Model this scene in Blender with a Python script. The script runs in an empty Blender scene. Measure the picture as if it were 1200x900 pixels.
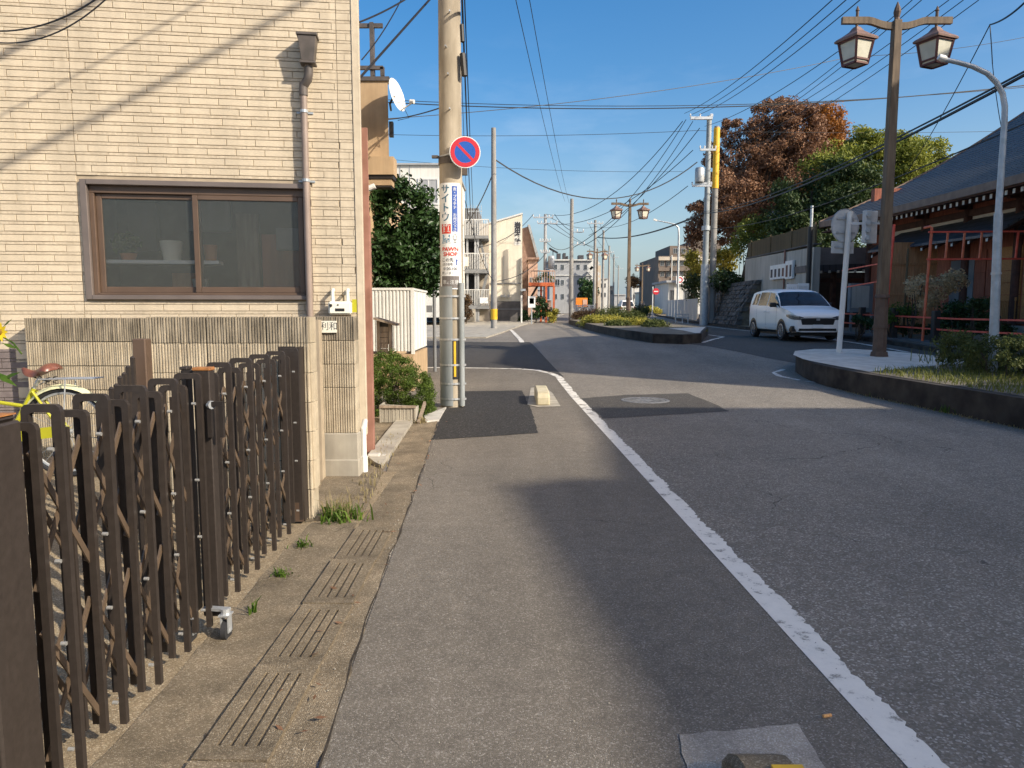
import bpy, bmesh, math, random
import numpy as np
from mathutils import Vector, Matrix
R = math.radians
SC = bpy.context.scene
COL = SC.collection
random.seed(7)

# ------------------------------------------------------------------ camera, sky, sun, exposure
CAM_H = 1.45
PITCH = math.atan(88 / 840)
FPX = 840.0
cam_d = bpy.data.cameras.new('camera')
cam = bpy.data.objects.new('camera', cam_d)
COL.objects.link(cam)
cam.location = (0, 0, CAM_H)
cam.rotation_euler = (math.pi / 2 - PITCH, 0, 0)
cam_d.sensor_fit = 'HORIZONTAL'
cam_d.sensor_width = 36.0
cam_d.lens = FPX / 1200 * 36
cam_d.clip_start = 0.05
cam_d.clip_end = 9000
SC.camera = cam

SUN_EL = R(31)
SX, SY = 0.84, -0.54                      # horizontal direction towards the sun
w = bpy.data.worlds.new('World')
SC.world = w
w.use_nodes = True
nt = w.node_tree
bg = nt.nodes['Background']
sky = nt.nodes.new('ShaderNodeTexSky')
sky.sky_type = 'NISHITA'
sky.sun_disc = False
sky.sun_elevation = SUN_EL
sky.sun_rotation = math.atan2(SX, SY)
sky.air_density = 1.0
sky.dust_density = 3.0
sky.ozone_density = 1.6
bg.inputs['Strength'].default_value = 0.134
# thin fair-weather clouds low in the sky
tc = nt.nodes.new('ShaderNodeTexCoord')
sep = nt.nodes.new('ShaderNodeSeparateXYZ')
nt.links.new(tc.outputs['Generated'], sep.inputs[0])
mp = nt.nodes.new('ShaderNodeMapping')
mp.inputs['Scale'].default_value = (2.2, 2.2, 7.5)
mp.inputs['Location'].default_value = (3.1, 0.4, 0.2)
nt.links.new(tc.outputs['Generated'], mp.inputs[0])
nz = nt.nodes.new('ShaderNodeTexNoise')
nz.inputs['Scale'].default_value = 2.0
nz.inputs['Detail'].default_value = 8
nz.inputs['Roughness'].default_value = 0.6
nt.links.new(mp.outputs[0], nz.inputs['Vector'])
rp = nt.nodes.new('ShaderNodeValToRGB')
rp.color_ramp.elements[0].position = 0.53
rp.color_ramp.elements[1].position = 0.78
nt.links.new(nz.outputs['Fac'], rp.inputs[0])
band = nt.nodes.new('ShaderNodeMapRange')
band.inputs['From Min'].default_value = 0.36
band.inputs['From Max'].default_value = 0.12
nt.links.new(sep.outputs[2], band.inputs['Value'])
mul = nt.nodes.new('ShaderNodeMath'); mul.operation = 'MULTIPLY'
nt.links.new(rp.outputs[0], mul.inputs[0]); nt.links.new(band.outputs[0], mul.inputs[1])
mul2 = nt.nodes.new('ShaderNodeMath'); mul2.operation = 'MULTIPLY'
mul2.inputs[1].default_value = 0.2
nt.links.new(mul.outputs[0], mul2.inputs[0])
mx = nt.nodes.new('ShaderNodeMix'); mx.data_type = 'RGBA'
nt.links.new(mul2.outputs[0], mx.inputs[0])
hs_ = nt.nodes.new('ShaderNodeHueSaturation'); hs_.inputs['Saturation'].default_value = 1.47
nt.links.new(sky.outputs[0], hs_.inputs['Color']); nt.links.new(hs_.outputs[0], mx.inputs[6])
mx.inputs[7].default_value = (6.6, 6.9, 7.2, 1)
# pale haze hugging the horizon all round
hz_ = nt.nodes.new('ShaderNodeMapRange'); hz_.inputs['From Min'].default_value = .30; hz_.inputs['From Max'].default_value = 0.0
nt.links.new(sep.outputs[2], hz_.inputs['Value'])
pw_ = nt.nodes.new('ShaderNodeMath'); pw_.operation = 'POWER'; pw_.inputs[1].default_value = 1.6; nt.links.new(hz_.outputs[0], pw_.inputs[0])
ps_ = nt.nodes.new('ShaderNodeMath'); ps_.operation = 'MULTIPLY'; ps_.inputs[1].default_value = .66; nt.links.new(pw_.outputs[0], ps_.inputs[0])
mh_ = nt.nodes.new('ShaderNodeMix'); mh_.data_type = 'RGBA'; mh_.inputs[7].default_value = (2.75, 3.45, 3.95, 1)
nt.links.new(ps_.outputs[0], mh_.inputs[0]); nt.links.new(mx.outputs[2], mh_.inputs[6])
nt.links.new(mh_.outputs[2], bg.inputs['Color'])

sd = bpy.data.lights.new('sun', 'SUN')
sd.energy = 4.05
sd.angle = R(0.53)
sd.color = (1.0, 0.90, 0.75)
sun = bpy.data.objects.new('sun', sd)
COL.objects.link(sun)
LDIR = Vector((-SX * math.cos(SUN_EL), -SY * math.cos(SUN_EL), -math.sin(SUN_EL))).normalized()
sun.rotation_euler = LDIR.to_track_quat('-Z', 'Y').to_euler()
sun.location = (30, -20, 40)

SC.view_settings.view_transform = 'Standard'
SC.view_settings.look = 'None'
SC.view_settings.exposure = 0.58
SC.view_settings.gamma = 1.0
SC.view_settings.use_curve_mapping = False
SC.render.engine = 'CYCLES'
SC.cycles.use_denoising = True
SC.cycles.max_bounces = 8
SC.cycles.transparent_max_bounces = 12

# ------------------------------------------------------------------ measuring helpers
_cp, _sp = math.cos(PITCH), math.sin(PITCH)
def ray(u, v):
    a = (u - 600) / FPX; b = (450 - v) / FPX
    return Vector((a, _cp + b * _sp, -_sp + b * _cp))
def P(u, v, y):                           # the place seen at (u,v) of the survey photo, y metres away
    d = ray(u, v); t = y / d.y
    return Vector((d.x * t, y, CAM_H + d.z * t))
GZ = [(-80, 0), (12, 0), (14, .04), (16, .11), (18, .20), (20, .30), (22, .38), (24, .43), (30, .45), (45, .46), (60, .55), (100, .8), (300, 1.3), (4000, 1.3)]
def gz(y):
    for (a, za), (b, zb) in zip(GZ, GZ[1:]):
        if y <= b: return za + (zb - za) * max(0, y - a) / (b - a)
    return GZ[-1][1]
def G(u, v, dz=0.0):                      # where the ray meets the ground (raised by dz)
    d = ray(u, v); y = 5.0
    for _ in range(60):
        z = gz(y) + dz
        t = (z - CAM_H) / d.z if d.z < -1e-4 else 400
        y = 0.5 * y + 0.5 * min(d.y * t, 400)
    return Vector((d.x * y / d.y, y, gz(y) + dz))
def zat(v, y): return P(600, v, y).z
def xat(u, y, z=1.45): return (u - 600) / FPX * (y * _cp + (CAM_H - z) * _sp)

# ------------------------------------------------------------------ materials
MATS = {}
def _nodes(name):
    m = bpy.data.materials.new(name); m.use_nodes = True
    return m, m.node_tree, m.node_tree.nodes['Principled BSDF']
def lk(nt, a, b): nt.links.new(a, b)
def mat(name, c, var=.12, scale=6, rough=.7, metal=0, bump=0., bscale=80, c2=None, rnd=0., detail=5, stretch=None, spec=None, bdist=.004, lo=.35, hi=.65, streak=0.):
    m, nt, b = _nodes(name)
    N = nt.nodes
    tc = N.new('ShaderNodeTexCoord'); src = tc.outputs['Object']
    if stretch:
        mp = N.new('ShaderNodeMapping'); mp.inputs['Scale'].default_value = stretch
        lk(nt, src, mp.inputs[0]); src = mp.outputs[0]
    n = N.new('ShaderNodeTexNoise'); n.inputs['Scale'].default_value = scale; n.inputs['Detail'].default_value = detail
    lk(nt, src, n.inputs['Vector'])
    rp = N.new('ShaderNodeValToRGB'); e = rp.color_ramp.elements
    e[0].position = lo; e[1].position = hi
    if c2 is None:
        a = [max(0, x * (1 - var)) for x in c]; d = [x * (1 + var) for x in c]
    else: a, d = c, c2
    e[0].color = (*a, 1); e[1].color = (*d, 1)
    lk(nt, n.outputs['Fac'], rp.inputs[0])
    out = rp.outputs[0]
    if streak:                              # rain streaks and grime running down across the pieces
        ge = N.new('ShaderNodeNewGeometry'); ms = N.new('ShaderNodeMapping'); ms.inputs['Scale'].default_value = (5.5, 5.5, .45); lk(nt, ge.outputs['Position'], ms.inputs[0])
        ns_ = N.new('ShaderNodeTexNoise'); ns_.inputs['Scale'].default_value = 1.0; ns_.inputs['Detail'].default_value = 7; ns_.inputs['Roughness'].default_value = .65; lk(nt, ms.outputs[0], ns_.inputs['Vector'])
        m2_ = N.new('ShaderNodeMapRange'); m2_.inputs['From Min'].default_value = .32; m2_.inputs['From Max'].default_value = .62; m2_.inputs['To Min'].default_value = 1 - streak; m2_.inputs['To Max'].default_value = 1.03; lk(nt, ns_.outputs['Fac'], m2_.inputs['Value'])
        h2_ = N.new('ShaderNodeHueSaturation'); lk(nt, m2_.outputs[0], h2_.inputs['Value']); lk(nt, out, h2_.inputs['Color']); out = h2_.outputs[0]
    if rnd:
        oi = N.new('ShaderNodeObjectInfo')
        mr = N.new('ShaderNodeMapRange'); mr.inputs['To Min'].default_value = 1 - rnd; mr.inputs['To Max'].default_value = 1 + rnd
        lk(nt, oi.outputs['Random'], mr.inputs['Value'])
        hs = N.new('ShaderNodeHueSaturation')
        lk(nt, mr.outputs[0], hs.inputs['Value']); lk(nt, out, hs.inputs['Color']); out = hs.outputs[0]
    lk(nt, out, b.inputs['Base Color'])
    b.inputs['Roughness'].default_value = rough; b.inputs['Metallic'].default_value = metal
    if spec is not None: b.inputs['Specular IOR Level'].default_value = spec
    if bump:
        n2 = N.new('ShaderNodeTexNoise'); n2.inputs['Scale'].default_value = bscale; n2.inputs['Detail'].default_value = 4
        lk(nt, src, n2.inputs['Vector'])
        bp = N.new('ShaderNodeBump'); bp.inputs['Strength'].default_value = bump; bp.inputs['Distance'].default_value = bdist
        lk(nt, n2.outputs['Fac'], bp.inputs['Height']); lk(nt, bp.outputs[0], b.inputs['Normal'])
    MATS[name] = m
    return m
def leafmat(name, c, c2, scale=2.5, trans=.35, rough=.55):
    m = mat(name, c, c2=c2, scale=scale, rough=rough, detail=3, lo=.3, hi=.7, spec=.3)
    nt = m.node_tree; b = nt.nodes['Principled BSDF']; out = nt.nodes['Material Output']
    tr = nt.nodes.new('ShaderNodeBsdfTranslucent')
    src = b.inputs['Base Color'].links[0].from_socket
    lk(nt, src, tr.inputs['Color'])
    mx = nt.nodes.new('ShaderNodeMixShader'); mx.inputs[0].default_value = trans
    lk(nt, b.outputs[0], mx.inputs[1]); lk(nt, tr.outputs[0], mx.inputs[2]); lk(nt, mx.outputs[0], out.inputs[0])
    return m
def asphalt(name, c, stone, light, vs=150, bump=.5, stain=.25, sscale=.35, patchc=None):
    """dark binder with paler stones showing through, and broad wear"""
    m, nt, b = _nodes(name); N = nt.nodes
    tc = N.new('ShaderNodeTexCoord'); src = tc.outputs['Object']
    vo = N.new('ShaderNodeTexVoronoi'); vo.inputs['Scale'].default_value = vs; lk(nt, src, vo.inputs['Vector'])
    wn = N.new('ShaderNodeSeparateColor'); lk(nt, vo.outputs['Color'], wn.inputs[0])
    rp = N.new('ShaderNodeValToRGB'); e = rp.color_ramp.elements
    e[0].position = 0.0; e[0].color = (*[x * .8 for x in c], 1); e[1].position = 1.0; e[1].color = (*light, 1)
    k = e.new(.55); k.color = (*c, 1); k = e.new(.86); k.color = (*stone, 1)
    lk(nt, wn.outputs[0], rp.inputs[0])
    n1 = N.new('ShaderNodeTexNoise'); n1.inputs['Scale'].default_value = sscale; n1.inputs['Detail'].default_value = 6; n1.inputs['Roughness'].default_value = .65
    lk(nt, src, n1.inputs['Vector'])
    mr = N.new('ShaderNodeMapRange'); mr.inputs['From Min'].default_value = .3; mr.inputs['From Max'].default_value = .7
    mr.inputs['To Min'].default_value = 1 - stain; mr.inputs['To Max'].default_value = 1 + stain; lk(nt, n1.outputs['Fac'], mr.inputs['Value'])
    n3 = N.new('ShaderNodeTexNoise'); n3.inputs['Scale'].default_value = 9; n3.inputs['Detail'].default_value = 6; n3.inputs['Roughness'].default_value = .7
    lk(nt, src, n3.inputs['Vector'])
    mr3 = N.new('ShaderNodeMapRange'); mr3.inputs['From Min'].default_value = .3; mr3.inputs['From Max'].default_value = .7
    mr3.inputs['To Min'].default_value = .86; mr3.inputs['To Max'].default_value = 1.14; lk(nt, n3.outputs['Fac'], mr3.inputs['Value'])
    mpt = N.new('ShaderNodeMapping'); mpt.inputs['Scale'].default_value = (1.1, .06, 1); lk(nt, src, mpt.inputs[0]); nt_ = N.new('ShaderNodeTexNoise'); nt_.inputs['Scale'].default_value = 1.3; nt_.inputs['Detail'].default_value = 4; lk(nt, mpt.outputs[0], nt_.inputs['Vector'])
    mrt = N.new('ShaderNodeMapRange'); mrt.inputs['From Min'].default_value = .3; mrt.inputs['From Max'].default_value = .7; mrt.inputs['To Min'].default_value = .88; mrt.inputs['To Max'].default_value = 1.12; lk(nt, nt_.outputs['Fac'], mrt.inputs['Value'])
    m0 = N.new('ShaderNodeMath'); m0.operation = 'MULTIPLY'; lk(nt, mr.outputs[0], m0.inputs[0]); lk(nt, mrt.outputs[0], m0.inputs[1])
    mm = N.new('ShaderNodeMath'); mm.operation = 'MULTIPLY'; lk(nt, m0.outputs[0], mm.inputs[0]); lk(nt, mr3.outputs[0], mm.inputs[1])
    hs = N.new('ShaderNodeHueSaturation'); lk(nt, mm.outputs[0], hs.inputs['Value']); lk(nt, rp.outputs[0], hs.inputs['Color'])
    # hairline cracks
    nw = N.new('ShaderNodeTexNoise'); nw.inputs['Scale'].default_value = 1.6; nw.inputs['Detail'].default_value = 5; lk(nt, src, nw.inputs['Vector'])
    ad = N.new('ShaderNodeVectorMath'); ad.operation = 'MULTIPLY_ADD'; ad.inputs[1].default_value = (.9, .9, 0); lk(nt, nw.outputs['Color'], ad.inputs[0]); lk(nt, src, ad.inputs[2])
    v2 = N.new('ShaderNodeTexVoronoi'); v2.feature = 'DISTANCE_TO_EDGE'; v2.inputs['Scale'].default_value = .33; lk(nt, ad.outputs[0], v2.inputs['Vector'])
    n4 = N.new('ShaderNodeTexNoise'); n4.inputs['Scale'].default_value = .6; lk(nt, src, n4.inputs['Vector'])
    th = N.new('ShaderNodeMapRange'); th.inputs['From Min'].default_value = .48; th.inputs['From Max'].default_value = .62; th.inputs['To Min'].default_value = .0; th.inputs['To Max'].default_value = .0022; lk(nt, n4.outputs['Fac'], th.inputs['Value'])
    lt = N.new('ShaderNodeMath'); lt.operation = 'LESS_THAN'; lk(nt, v2.outputs['Distance'], lt.inputs[0]); lk(nt, th.outputs[0], lt.inputs[1])
    cm = N.new('ShaderNodeMix'); cm.data_type = 'RGBA'
    cf = N.new('ShaderNodeMath'); cf.operation = 'MULTIPLY'; cf.inputs[1].default_value = .75; lk(nt, lt.outputs[0], cf.inputs[0]); lk(nt, cf.outputs[0], cm.inputs[0])
    lk(nt, hs.outputs[0], cm.inputs[6]); cm.inputs[7].default_value = (*[x * .3 for x in c], 1)
    lk(nt, cm.outputs[2], b.inputs['Base Color'])
    b.inputs['Roughness'].default_value = .85; b.inputs['Specular IOR Level'].default_value = .35
    bp = N.new('ShaderNodeBump'); bp.inputs['Strength'].default_value = bump; bp.inputs['Distance'].default_value = .004
    lk(nt, vo.outputs['Distance'], bp.inputs['Height']); bp.invert = True
    lk(nt, bp.outputs[0], b.inputs['Normal'])
    MATS[name] = m; return m
def paintmat(name, c, under, thr=.5, scale=14):
    """road paint worn through to the asphalt in places"""
    m, nt, b = _nodes(name); N = nt.nodes
    tc = N.new('ShaderNodeTexCoord'); src = tc.outputs['Object']
    n = N.new('ShaderNodeTexNoise'); n.inputs['Scale'].default_value = scale; n.inputs['Detail'].default_value = 8; n.inputs['Roughness'].default_value = .72; lk(nt, src, n.inputs['Vector'])
    n2 = N.new('ShaderNodeTexNoise'); n2.inputs['Scale'].default_value = 120; n2.inputs['Detail'].default_value = 2; lk(nt, src, n2.inputs['Vector'])
    ad = N.new('ShaderNodeMath'); ad.operation = 'MULTIPLY_ADD'; ad.inputs[1].default_value = .18; lk(nt, n2.outputs['Fac'], ad.inputs[0]); lk(nt, n.outputs['Fac'], ad.inputs[2])
    rp = N.new('ShaderNodeValToRGB'); e = rp.color_ramp.elements
    e[0].position = thr; e[0].color = (*c, 1); e[1].position = thr + .1; e[1].color = (*under, 1)
    k = e.new(thr - .18); k.color = (*[x * 1.08 for x in c], 1)
    lk(nt, ad.outputs[0], rp.inputs[0]); lk(nt, rp.outputs[0], b.inputs['Base Color'])
    b.inputs['Roughness'].default_value = .75
    MATS[name] = m; return m
def glassmat(name, tint=(.05, .06, .07), rough=.05):
    m, nt, b = _nodes(name)
    b.inputs['Base Color'].default_value = (*tint, 1); b.inputs['Roughness'].default_value = rough
    b.inputs['Specular IOR Level'].default_value = .8
    MATS[name] = m; return m
M = MATS

# ------------------------------------------------------------------ mesh and object helpers
def tag(o, label=None, cat=None, group=None, kind=None):
    if label: o['label'] = label
    if cat: o['category'] = cat
    if group: o['group'] = group
    if kind: o['kind'] = kind
    return o
OFF = {}
def thing(name, label, cat, loc=(0, 0, 0), group=None):
    o = bpy.data.objects.new(name, None); COL.objects.link(o)
    o.location = loc; o.empty_display_size = .1
    OFF[o.name] = Vector(loc)
    return tag(o, label, cat, group)
class MB:
    def __init__(s): s.v = []; s.f = []
    def add(s, vs, fs):
        k = len(s.v); s.v += [Vector(p) for p in vs]; s.f += [tuple(i + k for i in f) for f in fs]; return s
    def hexa(s, p):                        # 8 points: bottom ring 4, top ring 4
        return s.add(p, [(3, 2, 1, 0), (4, 5, 6, 7), (0, 1, 5, 4), (1, 2, 6, 5), (2, 3, 7, 6), (3, 0, 4, 7)])
    def box(s, x0, x1, y0, y1, z0, z1):
        return s.hexa([(x0, y0, z0), (x1, y0, z0), (x1, y1, z0), (x0, y1, z0), (x0, y0, z1), (x1, y0, z1), (x1, y1, z1), (x0, y1, z1)])
    def obox(s, o, ex, ey, ez, a, b, c):   # oriented box: origin, three axes, three ranges
        o, ex, ey, ez = Vector(o), Vector(ex), Vector(ey), Vector(ez)
        return s.hexa([o + ex * x + ey * y + ez * z for z in c for (x, y) in ((a[0], b[0]), (a[1], b[0]), (a[1], b[1]), (a[0], b[1]))])
    def bar(s, p, q, wd, hg=None, up=(0, 0, 1)):
        p, q = Vector(p), Vector(q); hg = hg or wd
        d = (q - p); L = d.length; d.normalize(); up = Vector(up)
        if abs(d.dot(up)) > .98: up = Vector((0, 1, 0))
        r = d.cross(up).normalized(); u = r.cross(d)
        return s.obox(p, d, r, u, (0, L), (-wd / 2, wd / 2), (-hg / 2, hg / 2))
    def tube(s, pts, r, n=8, cap=True):
        pts = [Vector(p) for p in pts]; rs = r if isinstance(r, (list, tuple)) else [r] * len(pts)
        k = len(s.v); m = len(pts)
        t0 = (pts[1] - pts[0]).normalized()
        a = t0.orthogonal().normalized()
        for i in range(m):
            t = (pts[min(i + 1, m - 1)] - pts[max(i - 1, 0)]).normalized()
            a = (a - t * a.dot(t)).normalized(); bvec = t.cross(a)
            for j in range(n):
                an = 2 * math.pi * j / n
                s.v.append(pts[i] + (a * math.cos(an) + bvec * math.sin(an)) * rs[i])
        for i in range(m - 1):
            for j in range(n):
                s.f.append((k + i * n + j, k + i * n + (j + 1) % n, k + (i + 1) * n + (j + 1) % n, k + (i + 1) * n + j))
        if cap:
            s.f.append(tuple(k + j for j in reversed(range(n)))); s.f.append(tuple(k + (m - 1) * n + j for j in range(n)))
        return s
    def cyl(s, p, q, r0, r1=None, n=12): return s.tube([p, q], [r0, r0 if r1 is None else r1], n)
    def prism(s, poly, z0, z1):
        n = len(poly)
        zz0 = z0 if callable(z0) else (lambda x, y: z0); zz1 = z1 if callable(z1) else (lambda x, y: z1)
        vs = [(x, y, zz0(x, y)) for x, y in poly] + [(x, y, zz1(x, y)) for x, y in poly]
        return s.add(vs, [tuple(reversed(range(n))), tuple(range(n, 2 * n))] + [(i, (i + 1) % n, n + (i + 1) % n, n + i) for i in range(n)])
    def extr(s, poly, o, ex, ey, ez, d):   # polygon in the (ex,ey) plane, extruded d along ez
        o, ex, ey, ez = Vector(o), Vector(ex), Vector(ey), Vector(ez); n = len(poly)
        vs = [o + ex * x + ey * y for x, y in poly]; vs += [p + ez * d for p in vs]
        return s.add(vs, [tuple(reversed(range(n))), tuple(range(n, 2 * n))] + [(i, (i + 1) % n, n + (i + 1) % n, n + i) for i in range(n)])
    def lathe(s, prof, c, n=16):           # prof: (r,z)
        k = len(s.v); c = Vector(c)
        for r, z in prof:
            for j in range(n):
                an = 2 * math.pi * j / n; s.v.append(c + Vector((r * math.cos(an), r * math.sin(an), z)))
        for i in range(len(prof) - 1):
            for j in range(n):
                s.f.append((k + i * n + j, k + i * n + (j + 1) % n, k + (i + 1) * n + (j + 1) % n, k + (i + 1) * n + j))
        return s
    def grid(s, fn, nu, nv, closed=False):
        k = len(s.v)
        for i in range(nu + 1):
            for j in range(nv + 1): s.v.append(Vector(fn(i / nu, j / nv)))
        for i in range(nu):
            for j in range(nv):
                a = k + i * (nv + 1) + j; s.f.append((a, a + 1, a + nv + 2, a + nv + 1))
        return s
    def build(s, name, m, parent=None, smooth=False, origin=None, bevel=0, fix=False, local=False):
        off = Vector((0, 0, 0))
        if local: pass
        elif parent is not None: off = OFF[parent.name]
        elif origin is not None: off = Vector(origin)
        me = bpy.data.meshes.new(name)
        me.from_pydata([p - off for p in s.v], [], s.f)
        if bevel or fix:
            bm = bmesh.new(); bm.from_mesh(me)
            if fix: bmesh.ops.recalc_face_normals(bm, faces=bm.faces)
            if bevel:
                es = [e for e in bm.edges if len(e.link_faces) == 2 and e.calc_face_angle(0) > .6]
                bmesh.ops.bevel(bm, geom=es, offset=bevel, segments=1, affect='EDGES', clamp_overlap=True)
            bm.to_mesh(me); bm.free()
        if m is not None: me.materials.append(M[m] if isinstance(m, str) else m)
        if smooth:
            me.polygons.foreach_set('use_smooth', [True] * len(me.polygons))
            if smooth != 'all': me.set_sharp_from_angle(angle=R(40))
        o = bpy.data.objects.new(name, me); COL.objects.link(o)
        if parent is not None: o.parent = parent
        else: o.location = off
        OFF[o.name] = off
        return o
def inst(src, name, parent=None, loc=None, rot=None, scale=None):
    """another object sharing the mesh of src"""
    o = bpy.data.objects.new(name, src.data if hasattr(src, 'data') else src); COL.objects.link(o)
    if parent is not None: o.parent = parent
    if loc is not None: o.location = Vector(loc) - (OFF[parent.name] if parent is not None else Vector((0, 0, 0)))
    if rot is not None: o.rotation_euler = rot
    if scale is not None: o.scale = scale
    OFF[o.name] = Vector(loc or (0, 0, 0))
    return o
def copy_tree(o, parent=None):
    c = o.copy(); COL.objects.link(c)
    if parent is not None: c.parent = parent
    OFF[c.name] = OFF.get(o.name, Vector((0, 0, 0)))
    for ch in list(o.children): copy_tree(ch, c)
    return c
def clip_y(poly, a, keep_above):
    out = []
    n = len(poly)
    for i in range(n):
        p, q = poly[i], poly[(i + 1) % n]
        ip = (p[1] >= a) if keep_above else (p[1] <= a); iq = (q[1] >= a) if keep_above else (q[1] <= a)
        if ip: out.append(p)
        if ip != iq:
            t = (a - p[1]) / (q[1] - p[1]); out.append((p[0] + (q[0] - p[0]) * t, a))
    return out
def sheet(poly, dz, mb=None, thick=0):
    """ground-hugging sheet: the polygon is cut where the ground changes slope"""
    mb = mb or MB()
    for (a, _), (b, _) in zip(GZ, GZ[1:]):
        q = clip_y(clip_y(poly, a, True), b, False)
        q = [p for i, p in enumerate(q) if i == 0 or (abs(p[0] - q[i - 1][0]) + abs(p[1] - q[i - 1][1])) > 1e-6]
        if len(q) >= 3:
            if thick: mb.prism(q, lambda x, y: gz(y), lambda x, y: gz(y) + dz)
            else: mb.add([(x, y, gz(y) + dz) for x, y in q], [tuple(range(len(q)))])
    # upward normals
    return mb
def ssheet(name, poly, dz, m, parent=None, kind='structure', thick=0):
    mb = sheet(poly, dz, thick=thick)
    o = mb.build(name, m, parent)
    if not thick:
        bm = bmesh.new(); bm.from_mesh(o.data)
        for f in bm.faces:
            f.normal_update()
            if f.normal.z < 0: f.normal_flip()
        bm.to_mesh(o.data); bm.free()
    if kind and parent is None: o['kind'] = kind
    return o
def text_mesh(string, size, fn=None, extrude=0.0, align='CENTER', xs=1.0, bold=0.0):
    cu = bpy.data.curves.new('lettering', 'FONT'); cu.body = string; cu.size = size; cu.extrude = extrude
    cu.align_x = align; cu.align_y = 'CENTER'; cu.resolution_u = 3; cu.offset = bold
    ob = bpy.data.objects.new('lettering', cu); COL.objects.link(ob)
    dg = bpy.context.evaluated_depsgraph_get(); dg.update()
    me = bpy.data.meshes.new_from_object(ob.evaluated_get(dg))
    vs = [Vector((p.co.x * xs, p.co.y, p.co.z)) for p in me.vertices]; fs = [tuple(p.vertices) for p in me.polygons]
    bpy.data.objects.remove(ob); bpy.data.curves.remove(cu); bpy.data.meshes.remove(me)
    return vs, fs
def letter(mb, string, size, o, ex, ey, ez=None, lift=0.0, xs=1.0, fn=None, bold=0.0):
    vs, fs = text_mesh(string, size, xs=xs, bold=bold)
    if fn: mb.add([fn(p.x, p.y) for p in vs], fs)
    else:
        o, ex, ey = Vector(o), Vector(ex), Vector(ey); ez = ex.cross(ey)
        mb.add([o + ex * p.x + ey * p.y + ez * lift for p in vs], fs)
    return mb
def wire_pts(a, b, sag, n=14):
    a, b = Vector(a), Vector(b)
    return [a.lerp(b, i / n) - Vector((0, 0, sag * 4 * (i / n) * (1 - i / n))) for i in range(n + 1)]

# leaves ----------------------------------------------------------------
def clumps_in(c, rad, n, rc, seed, shell=.55, flat=0, shape=None):
    rng = np.random.default_rng(seed); out = []
    while len(out) < n:
        p = rng.normal(size=3); p /= np.linalg.norm(p)
        q = p * (shell + (1 - shell) * rng.random() ** .6) if rng.random() < .75 else p * rng.random() ** .5 * .8
        if q[2] < -1 + flat: continue
        if shape and not shape(q): continue
        out.append((c[0] + q[0] * rad[0], c[1] + q[1] * rad[1], c[2] + q[2] * rad[2], rc * (.6 + .8 * rng.random())))
    return out
def leaves(name, m, clumps, per, size, parent=None, seed=1, up=.35, aspect=.55, origin=None, squash=.8, droop=0.0, pos=None):
    rng = np.random.default_rng(seed)
    cl = np.array(clumps); k = len(cl)
    idx = np.repeat(np.arange(k), per); n = len(idx)
    d = rng.normal(size=(n, 3)); d /= np.linalg.norm(d, axis=1, keepdims=True)
    rad = rng.random(n) ** .45
    c = cl[idx, :3] + d * (rad * cl[idx, 3])[:, None] * np.array([1, 1, squash])
    if pos is not None: c = pos(c)
    nrm = d * .6 + rng.normal(size=(n, 3)) * .6; nrm[:, 2] += up
    nrm /= np.linalg.norm(nrm, axis=1, keepdims=True)
    a = rng.normal(size=(n, 3)); a[:, 2] -= droop; a -= nrm * np.sum(a * nrm, axis=1, keepdims=True); a /= np.linalg.norm(a, axis=1, keepdims=True)
    b = np.cross(nrm, a)
    s = size * (.6 + .8 * rng.random(n))[:, None]
    fold = nrm * s * .15
    V = np.stack([c - a * s * .5, c + b * s * .5 * aspect + fold, c + a * s * .5, c - b * s * .5 * aspect + fold], axis=1).reshape(-1, 3)
    off = OFF[parent.name] if parent is not None else Vector(origin or (0, 0, 0))
    V = V - np.array(off)
    F = np.stack([np.array([0, 1, 2]), np.array([0, 2, 3])])[None] + (np.arange(n) * 4)[:, None, None]
    return np_mesh(name, V, F.reshape(-1, 3), m, parent, off)
def np_mesh(name, V, F, m, parent, off):
    me = bpy.data.meshes.new(name); nf, w_ = F.shape
    me.vertices.add(len(V)); me.vertices.foreach_set('co', V.astype(np.float32).ravel())
    me.loops.add(nf * w_); me.loops.foreach_set('vertex_index', F.astype(np.int32).ravel())
    me.polygons.add(nf); me.polygons.foreach_set('loop_start', np.arange(nf, dtype=np.int32) * w_)
    me.update(calc_edges=True)
    me.materials.append(M[m] if isinstance(m, str) else m)
    o = bpy.data.objects.new(name, me); COL.objects.link(o)
    if parent is not None: o.parent = parent
    else: o.location = off
    OFF[o.name] = Vector(off)
    return o
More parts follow.
